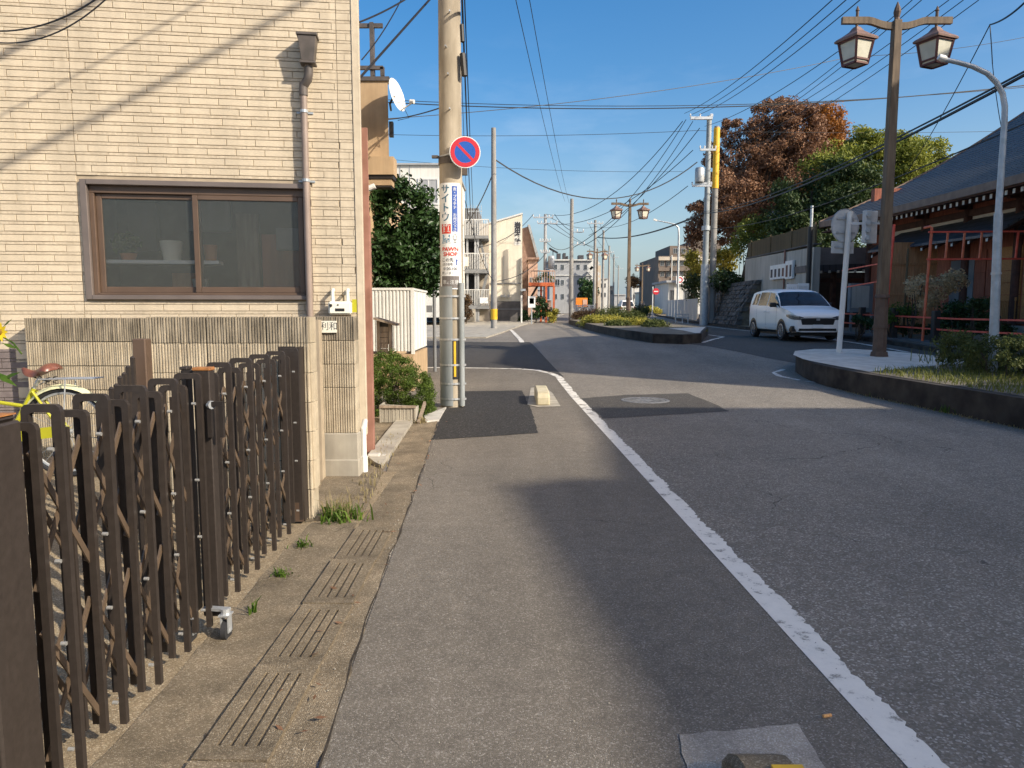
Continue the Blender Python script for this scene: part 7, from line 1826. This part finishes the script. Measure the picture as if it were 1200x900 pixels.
def pxc(cx, cy, y, ru, rv, ry, n, rc, seed, shell=.5, shape=None):
    c = P(cx, cy, y); k = y / FPX
    return clumps_in(tuple(c), (ru * k, ry, rv * k), n, rc, seed, shell=shell, shape=shape)
# maple: brown crown with open lower left edge
cl = pxc(912, 205, 54, 74, 72, 5.0, 330, .7, 41, shell=.25) + pxc(862, 240, 52, 40, 40, 3, 70, .7, 42) + pxc(928, 168, 54, 54, 44, 4, 100, .6, 43) + pxc(880, 262, 53, 58, 28, 4, 65, .55, 44) + pxc(822, 262, 52, 18, 30, 2, 22, .5, 48)
rg = random.Random(2)
for _ in range(90):
    a = rg.uniform(math.pi * .95, math.pi * 2.35); p = P(912 + 82 * math.cos(a) * rg.uniform(.9, 1.06), 205 + 82 * math.sin(a) * rg.uniform(.92, 1.08), 54 + rg.uniform(-2, 2)); cl.append((*p, .38))
mt = tree('maple_tree', 'large brown-leaved autumn tree above the retaining wall', (17.5, 54, 2.5), (18.5, 54, 12), .42, cl, 165, .19, 'leaf_maple', seed=41, nl=26, squash=.75)
leaves('crown', 'leaf_orange', pxc(968, 162, 53, 26, 32, 2, 60, .7, 46), 120, .2, mt, seed=47)
bush('green_bush', 'green leafy bush below the brown autumn tree at the fence', [(872, 268), (882, 262), (892, 270), (880, 278), (868, 280), (895, 262), (864, 290)], 46, .6, 'leaf_bamboo', 80, .2, seed=8, ys=1)
cl = pxc(955, 262, 44, 62, 60, 3.5, 170, .8, 51) + pxc(930, 300, 42, 50, 35, 3, 60, .8, 52) + pxc(985, 235, 44, 40, 45, 3, 80, .75, 53)
tree('cedar_tree', 'dark green conifer between the autumn tree and the temple roof', (17.5, 44, .5), (18, 44, 8.5), .3, cl, 110, .24, 'leaf_cedar', seed=51, nl=14, squash=.6, aspect=.4, droop=.4)
cl = pxc(1035, 205, 46, 50, 45, 3, 130, .8, 61) + pxc(1078, 192, 46, 24, 28, 2, 50, .6, 62) + pxc(1010, 175, 46, 16, 22, 1.5, 30, .5, 63) + pxc(1050, 168, 46, 14, 14, 1.5, 20, .45, 64) + pxc(985, 205, 45, 40, 35, 2.5, 50, .7, 65)
tree('bamboo_tree', 'sunlit yellow-green tree rising behind the temple roof', (24, 47, .5), (23.5, 46.5, 9), .26, cl, 110, .24, 'leaf_bamboo', seed=61, nl=14, squash=.65, aspect=.4, droop=.5)
hh = thing('hill_house', 'small pale house with grey roof glimpsed between the trees', 'house', (20, 50, 4)); y = 50
mb = MB(); ub(mb, 918, 950, 250, 285, y, 5); mb.build('wall', 'white_wall', hh); mb = MB(); ushape(mb, [(902, 253), (928, 231), (952, 234), (952, 252), (925, 250)], y - .5, 6); mb.build('roof', 'far_grey', hh, fix=True)
# two tall poles and the street light beyond
tp_ = upole('tall grey steel pole with crossarms and transformer, left of the yellow-sheathed pole', 824.5, 136, 44, .20, [(139, 22, 3, .16), (176, 10, 8, .12), (218, 18, 4, .12)], m='sleeve_grey', trafo=[(-10, 197, 214)], group=None)
yp = upole('tall concrete pole with yellow plastic sheath round its upper half', 833.5, 148, 44.2, .21, [], band=None, group=None)
mb = MB(); x = xat(833.5, 44.2, gz(44)); mb.tube([(x, 44.2, zat(221, 44.2)), (x, 44.2, zat(150, 44.2))], [.195, .185], 12); mb.build('sheath', 'yellow', yp, smooth=True)
mb = MB(); x = xat(824.5, 44, gz(44)); mb.cyl((x, 44, gz(44)), (x, 44, zat(310, 44)), .245, n=12); mb.cyl((x - .02, 44, zat(270, 44)), (x - .02, 44, zat(265, 44)), .25, n=12); mb.build('sleeve', 'galv', tp_, smooth=True)
y = 66; t = thing('street_light', 'distant slim street light with curved arm left of the tall grey pole', 'street lamp', (xat(795, y), y, gz(y)))
mb = MB(); mb.tube([(xat(794, y), y, gz(y)), P(795.5, 275, y), P(795, 267, y), P(791, 263, y), P(783, 261, y), P(768, 258, y)], [.11, .09, .08, .07, .06, .05], 8); mb.build('pole', 'galv', t, smooth=True); mb = MB(); mb.bar(P(770, 258.5, y), P(766, 257, y), .16); mb.build('lamp_head', 'white', t)
# far apartment block, stepped
fa = thing('brown_apartments', 'stepped grey-brown apartment block far off on the right', 'building', (35, 136, 1)); y = 136
for nm, u0, u1, vt, vb, yy, dep in (('wall', 771, 838, 300, 366, y, 20), ('wall', 785, 820, 288, 300, y + 3, 14), ('wall', 813, 845, 281, 300, y + 4, 14), ('tower', 814, 822, 274, 281, y + 6, 6)):
    mb = MB(); ub(mb, u0, u1, vt, vb, yy, dep); mb.build(nm, 'far_brown', fa)
for v in (300, 312.5, 325, 337.5):
    mb = MB(); ub(mb, 772, 838, v + 1, v + 5, y - .5, .6); mb.build('balcony', 'far_beige' if v < 301 else 'far_brown', fa)
windows(fa, y, [(u, u + 4.2, v + 6, v + 11.5) for v in (300, 312.5, 325) for u in (774, 781, 788, 797, 804, 811, 826)], 'far_grey')
windows(fa, y + 3, [(789, 794, 291, 297), (798, 803, 291, 297), (806, 811, 291, 297)], 'far_grey')
for u in (786.5, 818): mb = MB(); ub(mb, u, u + 1, 299, 360, y - .7, .2); mb.build('downpipe', 'far_white', fa)
mb = MB(); 
for u in (817.5, 820): ub(mb, u - .25, u + .25, 253, 274, y + 8, .1)
ub(mb, 812, 826, 259.5, 260.3, y + 8, .1); ub(mb, 814, 823, 264, 264.6, y + 8, .1); mb.build('aerial', 'stair_dark', fa)
# mid-right: clinic sign, walls, fence, rails
cs = thing('white_shop', 'low white shop building with a round-marked sign panel beyond the far kerb', 'building', (18, 84, .7)); y = 84
mb = MB(); ub(mb, 783, 822, 331, 368, y, 8); mb.build('wall', 'far_white', cs); mb = MB(); ub(mb, 781, 823, 328.5, 331, y - .5, 8.6); mb.build('roof', 'far_grey', cs)
mb = MB(); ub(mb, 792.5, 801.5, 323.5, 333, y - .8, .2); mb.build('sign_panel', 'sign_white', cs)
mb = MB(); c = P(797, 328, y - .82); ring(mb, .2, .32, 0, 18, c, Vector((1, 0, 0)), UP, Vector((0, -1, 0))); mb.build('mark', 'sign_red', cs)
windows(cs, y, [(785, 790, 340, 352), (802, 808, 340, 352), (811, 817, 340, 352)], 'far_grey')
pf = thing('panel_fence', 'long pale panel fence along the right pavement near the far white shop', 'fence', (14.6, 58, .5))
for k in range(9):
    y0 = 53 + 2.4 * k; xx = 13.6 + .11 * (y0 - 53); mb = MB(); mb.hexa([(xx, y0, gz(y0)), (xx + .06, y0, gz(y0)), (xx + .32, y0 + 2.3, gz(y0)), (xx + .26, y0 + 2.3, gz(y0)), (xx, y0, gz(y0) + 1.7), (xx + .06, y0, gz(y0) + 1.7), (xx + .32, y0 + 2.3, gz(y0) + 1.7), (xx + .26, y0 + 2.3, gz(y0) + 1.7)]); mb.build('panel', 'far_white', pf)
gr2 = thing('guard_rail', 'white pipe guard rail by the foot of the two tall poles', 'guard rail', (11.2, 48, .4)); y = 48.5
for u in (792, 800, 806.5): mb = MB(); mb.cyl((xat(u, y), y, gz(y)), (xat(u, y), y, zat(368.5, y)), .035, n=8); mb.build('post', 'rail_white', gr2)
for v in (368.5, 372): mb = MB(); mb.bar((xat(791, y), y, zat(v, y)), (xat(807.5, y), y, zat(v, y)), .06); mb.build('rail', 'rail_white', gr2)
t = thing('no_entry_sign', 'small red no-entry sign on a white post beyond the far median', 'traffic sign', (xat(765, 74), 74, .6)); y = 74
mb = MB(); mb.cyl((xat(764.5, y), y, gz(y)), (xat(764.5, y), y, zat(336, y)), .06, n=8); mb.build('post', 'rail_white', t)
c = P(768.8, 341.5, y - .1); mb = disc(MB(), .33, 0, 24, c, Vector((1, 0, 0)), UP, Vector((0, -1, 0)), th=.02); mb.build('disc', 'sign_red', t); mb = MB(); mb.box(c.x - .22, c.x + .22, c.y - .012, c.y - .004, c.z - .05, c.z + .05); mb.build('bar', 'sign_white', t)
mbush('yellow-green bush strip at the far end of the right carriageway', 757, 772, 360.5, 366, 78, 'leaf_hedge_y', 24, .4, 60, .2, seed=12)
# parked white car seen over the median
t = thing('parked_car', 'white car seen from behind over the dark round bush', 'car', (xat(736, 84), 84, gz(84))); y = 84; xx = xat(736, y); z0 = gz(y)
mb = MB(); mb.hexa([(xx - .9, y, z0 + .25), (xx + .9, y, z0 + .25), (xx + .9, y + 4, z0 + .25), (xx - .9, y + 4, z0 + .25), (xx - .9, y, z0 + 1.0), (xx + .9, y, z0 + 1.0), (xx + .9, y + 4, z0 + .9), (xx - .9, y + 4, z0 + .9)]); mb.hexa([(xx - .85, y + .1, z0 + 1.001), (xx + .85, y + .1, z0 + 1.001), (xx + .85, y + 3, z0 + 1.0), (xx - .85, y + 3, z0 + 1.0), (xx - .62, y + .45, z0 + 1.72), (xx + .62, y + .45, z0 + 1.72), (xx + .62, y + 2.2, z0 + 1.75), (xx - .62, y + 2.2, z0 + 1.75)]); mb.build('body', 'van_white', t, bevel=.06)
mb = MB(); mb.hexa([(xx - .68, y + .12, z0 + 1.08), (xx + .68, y + .12, z0 + 1.08), (xx + .68, y + .2, z0 + 1.08), (xx - .68, y + .2, z0 + 1.08), (xx - .56, y + .36, z0 + 1.6), (xx + .56, y + .36, z0 + 1.6), (xx + .56, y + .45, z0 + 1.6), (xx - .56, y + .45, z0 + 1.6)]); mb.build('rear_window', 'dark_glass', t)
for s in (-1, 1):
    mb = MB(); mb.box(xx + s * .8 - .1, xx + s * .8 + .1, y - .02, y + .1, z0 + .7, z0 + .95); mb.build('rear_light', 'sign_red', t)
    mb = MB(); mb.cyl((xx + s * .6, y + .7, z0 + .3), (xx + s * .85, y + .7, z0 + .3), .3, n=14); mb.build('wheel', 'rubber', t)
# the far end of the street
def fb(label, u0, u1, vt, y, m, wins=(), roof=None, dep=10):
    t = thing('far_building', label, 'building', (xat((u0 + u1) / 2, y), y, gz(y))); mb = MB(); ub(mb, u0, u1, vt, 368, y, dep); mb.build('wall', m, t)
    mb = MB(); ub(mb, u0 - .6, u1 + .6, vt - 1.2, vt - .02, y - .3, dep + .6); mb.build('roof', roof or 'far_grey', t)
    if wins: windows(t, y, wins, 'far_grey')
fb('white row building right of the zigzag stair', 702, 712, 327, 130, 'far_white', [(704, 706, 332, 337), (708, 710, 332, 337), (704, 706, 343, 348), (708, 710, 343, 348)])
fb('pale beige block among the distant poles', 711, 719, 336, 160, 'far_beige', [(713, 715, 340, 345), (716, 718, 340, 345)])
fb('small grey building behind the second lantern post', 718, 733, 346, 220, 'far_grey')
fb('white flat building right of the second lantern post', 740, 760, 336, 200, 'far_white', [(742, 744, 345, 350), (748, 750, 345, 350)])
fb('cream low building below the no-entry sign', 752, 764, 343, 180, 'cream_wall', [(755, 757, 350, 356)])
fb('low brown building beside the far apartments', 762, 775, 340, 170, 'far_brown', [(765, 768, 346, 351)])
fb('grey building closing the far end of the street', 690, 780, 352, 330, 'far_grey')
fb('long low building at the far right end', 770, 800, 345, 230, 'far_beige')
fb('grey warehouse behind the left apartments', 590, 650, 340, 180, 'far_grey')
fb('dark roofed house behind the orange deck', 628, 646, 352, 90, 'red_brown')
bush('street_tree', 'round bare-looking tree beside the farthest lantern post', [(743, 327), (741, 331), (746, 331), (744, 335)], 140, 1.1, 'leaf_red', 60, .4, seed=9, ys=1)
bush('street_tree', 'dull green tree beside the low brown building', [(778, 350), (782, 346), (780, 356)], 120, 1.2, 'leaf_cedar', 60, .4, seed=10, ys=1)
bush('street_tree', 'reddish small tree by the far right pavement', [(780, 352), (784, 355), (782, 360)], 100, .8, 'leaf_red', 60, .3, seed=11, ys=1)
for k, (u, y, lab) in enumerate(((750.5, 96, 'person in dark clothes standing by the far white building, left one'), (754, 97, 'person in dark clothes by the far white building, right one'))):
    x = xat(u, y); z0 = gz(y); mb = MB(); mb.tube([(x - .09, y, z0), (x - .08, y, z0 + .45), (x - .06, y, z0 + .85)], [.055, .07, .09], 6); mb.tube([(x + .09, y, z0), (x + .08, y, z0 + .45), (x + .06, y, z0 + .85)], [.055, .07, .09], 6); mb.tube([(x, y, z0 + .8), (x, y, z0 + 1.1), (x, y, z0 + 1.38), (x, y, z0 + 1.46), (x, y, z0 + 1.5), (x, y, z0 + 1.6), (x, y, z0 + 1.7)], [.16, .15, .19, .08, .06, .10, .04], 8)
    for s in (-1, 1): mb.tube([(x + s * .19, y, z0 + 1.38), (x + s * .24, y, z0 + 1.1), (x + s * .22, y - .05, z0 + .82)], [.05, .045, .03], 6)
    tag(mb.build('person', 'text_dark', origin=(x, y, z0)), lab, 'person')
for u, vt, y in ((801.5, 322, 92), (775, 338, 110), (786.5, 340, 100), (705, 330, 120)):
    pass
upole('thin pole beside the far white shop', 773, 333, 105, .1, [], group=None, m='galv')
upole('pale thin pole at the left edge of the brown apartments', 784.5, 331, 96, .1, [], group=None, m='far_white')

# ------------------------------------------------------------------ overhead wires
def wire(a, b, sag, r, label='thin overhead wire crossing the sky', name='overhead_wire', grp='overhead wires'):
    pa, pb = P(*a), P(*b); mb = MB(); mb.tube(wire_pts(pa, pb, sag, 18), r, 4, cap=False)
    o = mb.build(name, 'cable', origin=tuple(pa)); tag(o, label, 'wire', grp); return o
L3 = 'one of three power lines running from the transformer pole up past the lanterns'
for a, b, w_ in (((802, 133, 44), (1010, -32, 17), 'leftmost'), ((811, 134, 44), (1032, -36, 17), 'middle'), ((820, 134, 44), (1050, -36, 17), 'rightmost')): wire(a, b, .35, .014, w_ + ' of three power lines rising from the transformer pole past the lanterns', grp='three power lines from the transformer pole')
wire((826, 148, 44), (981, 61, 25), .3, .014, 'wire from the transformer pole ending at the insulator left of the lantern')
wire((981, 61, 25), (1040, 25, 20), .05, .014, 'short wire continuing from the insulator behind the lantern')
for a, b, w_ in (((842, 168, 50), (1112, 0, 22), 'third from the top'), ((842, 180, 50), (1129, 0, 22), 'second from the bottom'), ((842, 190, 50), (1147, 0, 22), 'lowest'), ((860, 152, 50), (1069, 0, 22), 'topmost'), ((850, 165, 50), (1080, 0, 22), 'second from the top')): wire(a, b, .5, .013, w_ + ' of five parallel lines passing behind the near lantern post', grp='parallel lines behind the lantern post')
wire((1060, 205, 30), (1160, 29, 16), .2, .012, 'wire from behind the lantern post to the hanging drop line'); wire((1160, 29, 16), (1215, -12, 13), .1, .018, 'thick end of the wire above the drop line at upper right')
wire((1160, 29, 16), (1163, 75, 16), -.03, .010, 'drop line hanging by the curved street light, upper half'); wire((1163, 75, 16), (1177, 165, 16), .12, .008, 'drop line hanging by the curved street light, lower half')
H_ = 'level wire crossing the whole sky'
wire((455, 120, 40), (1300, 88, 40), .9, .03, 'pair of level wires crossing the sky, upper'); wire((455, 117, 41), (1300, 92, 41), .8, .02, 'pair of level wires crossing the sky, lower')
wire((440, 140, 30), (1000, 66, 38), .4, .016, 'slanting wire across the sky from the tan house'); wire((1000, 66, 38), (1300, 20, 38), .4, .014, 'slanting wire across the upper right sky')
wire((430, 157, 45), (815, 153, 45), .2, .016, 'level wire at the height of the transformer pole top'); wire((815, 153, 45), (1300, 150, 45), .2, .014, 'level wire continuing right of the transformer pole')
wire((440, 185, 50), (800, 201, 50), .3, .014, 'low faint level wire behind the no-parking sign')
wire((600, -20, 12), (662, 236, 51), .3, .008, 'left one of two steep wires descending to the far poles'); wire((617, -20, 12), (667, 238, 51), .3, .008, 'right one of two steep wires descending to the far poles')
wire((580, 187, 35.5), (817, 190, 44), 2.0, .035, 'thick sagging cable from the slim grey pole to the transformer pole')
wire((700, 278, 77), (824, 250, 44), .6, .06, 'thick black cable bundle, far half'); wire((824, 250, 44), (1230, 72, 12), .55, .03, 'thick black cable bundle sweeping up to the right, near half'); wire((824, 248, 44), (1230, 68, 12), .5, .02, 'second strand of the thick black bundle to the right')
wire((835, 268, 43), (1230, 132, 14), .5, .018, 'lower black wire crossing the trees to the right')
for (a, b, s), w_ in zip((((804, 140, 44), (672, 290, 51), 1.0), ((812, 142, 44), (684, 288, 51), 1.0), ((820, 150, 44), (690, 276, 60), .8), ((812, 176, 44), (640, 262, 62), 1.4), ((800, 142, 44), (640, 251, 62), 1.8), ((806, 218, 44), (696, 265, 86), 1.0)), ('the crossarm top down to the lower insulators of the median-corner pole', 'the crossarm top to the insulators right of the median-corner pole', 'the crossarm top to the upper insulators of the median-corner pole', 'the middle crossarm to the heavy-armed pole by the orange deck', 'the crossarm end to the top of the heavy-armed pole', 'the transformer to the high-armed pole behind the dark lantern post')): wire(a, b, s, .022, 'wire from ' + w_, grp='wires fanning to the far left poles')
for (a, b), w_ in zip((((672, 287, 51), (640, 283, 62)), ((684, 272, 51), (650, 251, 62)), ((640, 262, 62), (706, 290, 98)), ((650, 262, 62), (713, 296, 118)), ((625, 251, 62), (560, 290, 40)), ((690, 262, 86), (713, 296, 118)), ((703, 262, 86), (724, 312, 190)), ((713, 290, 118), (724, 314, 190)), ((640, 296, 62), (579, 330, 36)), ((645, 255, 62), (700, 265, 86))),
  ('lower arms of the median-corner pole and the heavy-armed pole', 'upper arms of the median-corner pole and the heavy-armed pole', 'heavy-armed pole and the pole left of the second lantern', 'heavy-armed pole and the pole beyond the zigzag stair', 'heavy-armed pole and the stair apartments', 'left arm of the high-armed pole and the pole beyond the zigzag stair', 'right arm of the high-armed pole and the farthest thin pole', 'pole beyond the zigzag stair and the farthest thin pole', 'foot of the heavy-armed pole and the slim yellow-banded pole', 'tops of the heavy-armed pole and the high-armed pole')): wire(a, b, .5, .022, 'sagging wire between ' + w_, grp='short wires between distant left poles')
wire((579, 200, 35.5), (546, 262, 50), .3, .03, 'black service cable slanting from the slim grey pole to the apartments'); wire((579, 330, 35.5), (545, 235, 30), .5, .014, 'thin wire slanting down across the cream building')
wire((540, -40, 9.3), (553, 275, 50), .5, .018, 'black cable running away from the top of the utility pole'); wire((543, -40, 9.3), (556, 278, 51), .4, .012, 'thin cable beside the black one running away from the pole'); wire((536, -40, 10.2), (548, 262, 30), .2, .008, 'faint wire running down the right flank of the pole')
mb = MB()
for (ua, va, ub2, vb, y, r) in ((541.2, 28, 542.2, 50, 10.0, .03), (542.2, 62, 544.4, 90, 10.5, .045)):
    m2 = MB(); m2.tube([P(ua, va, y), P(ua, va + 1, y), P(ub2, vb - 1, y), P(ub2, vb, y)], [r * .5, r, r, r * .5], 8); tag(m2.build('cable_closure', 'black', origin=tuple(P(ua, va, y))), 'black cable closure hanging right of the utility pole, ' + ('upper' if va < 40 else 'lower, larger'), 'cable closure')
wire((421, 92, 8.0), (512, -10, 10), .0, .014, 'black wire from the pergola up to the pole'); wire((421, 26, 8.5), (480, -4, 10), .02, .012, 'upper thin wire left of the pole'); wire((424, 70, 9), (470, 0, 11), .05, .008, 'thin wire behind the roof frame')
wire((455, 140, 14), (520, 125, 10.6), .03, .010, 'wire from the tan house to the utility pole')
wire((-30, 34, 5.2), (140, -22, 5.2), .12, .006, 'dark cable looping in front of the siding, upper'); wire((-30, 45, 5.0), (145, -22, 5.0), .16, .005, 'dark cable looping in front of the siding, lower')
# cable strung before the house, seen through its shadow on the wall
SD = -LDIR
def wall_at(u, v):
    d = ray(u, v); o = Vector((0, 0, CAM_H)); t = (HC - o).dot(HN) / d.dot(HN); return o + d * t
for (ua, va, ub2, vb, r, lab) in ((330, -60, -60, 166, .010, 'service cable above the gate whose shadow slants over the siding'), (190, -54, -80, 106, .035, 'thick cable above the gate casting the broad shadow at upper left'), (460, -60, -80, 235, .03, 'high cable over the footway whose faint soft shadow crosses the siding')):
    far_ = 8 if ua > 400 else 4.5
    a, b = wall_at(ua, va) + SD * far_, wall_at(ub2, vb) + SD * far_
    mb = MB(); mb.tube(wire_pts(a, b, .06, 16), r, 6, cap=False); tag(mb.build('overhead_wire', 'cable', origin=tuple(a)), lab, 'wire', 'overhead wires')

# ------------------------------------------------------------------ buildings across the street, right of the view, whose shade falls on the road
def block_bldg(label, poly, h, m):
    t = thing('street_building', label, 'building', (poly[0][0], poly[0][1], 0)); mb = MB(); mb.prism(poly, 0, h); mb.build('wall', m, t, fix=True)
    mb = MB(); cx0 = sum(p[0] for p in poly) / len(poly); cy0 = sum(p[1] for p in poly) / len(poly)
    mb.prism([(x + (cx0 - x) * .02, y + (cy0 - y) * .02) for x, y in poly], h + .002, h + .12); mb.build('roof', 'far_grey', t, fix=True)
    n = len(poly)
    for k in range(n):
        a, b = Vector((*poly[k], 0)), Vector((*poly[(k + 1) % n], 0)); d = b - a; L = d.length
        if L < 3: continue
        d.normalize(); nn = Vector((d.y, -d.x, 0))
        if (a + b).dot(nn) / 2 - Vector((cx0, cy0, 0)).dot(nn) < 0: nn = -nn
        for fl in range(int(h / 3)):
            for j in range(int(L / 2.6)):
                q = MB(); q.obox(a + d * (1.0 + 2.6 * j) + UP * (1.0 + 3 * fl), d, nn, UP, (0, 1.3), (-.02, .04), (0, 1.3)); q.build('window', 'window_dark', t)
CT = 1 / math.tan(SUN_EL)
def back(p, h): return (p[0] + SX * CT * h, p[1] + SY * CT * h)
H1, H2 = 13.0, 12.0
b1 = [back(p, H1) for p in ((.52, 2.5), (.02, 5.7), (.45, 5.95), (.92, 6.0), (1.1, 8.0), (1.25, 10.5), (8.2, 10.4))]
block_bldg('plain concrete block across the street, shading the near road', b1 + [(b1[-1][0] + 3, b1[-1][1]), (b1[-1][0] + 3, -24), (b1[0][0] + .6, -24)], H1, 'cream_wall')
b2 = [back(p, H2) for p in ((4.2, 29.0), (1.2, 26.2), (-.6, 20.5), (-.6, 17.0), (.3, 15.9), (7.6, 12.6))]
block_bldg('long concrete block across the street, shading the crossing', b2 + [(b2[-1][0] + 9, b2[-1][1]), (34, 10), (30, 18)], H2, 'white_wall')
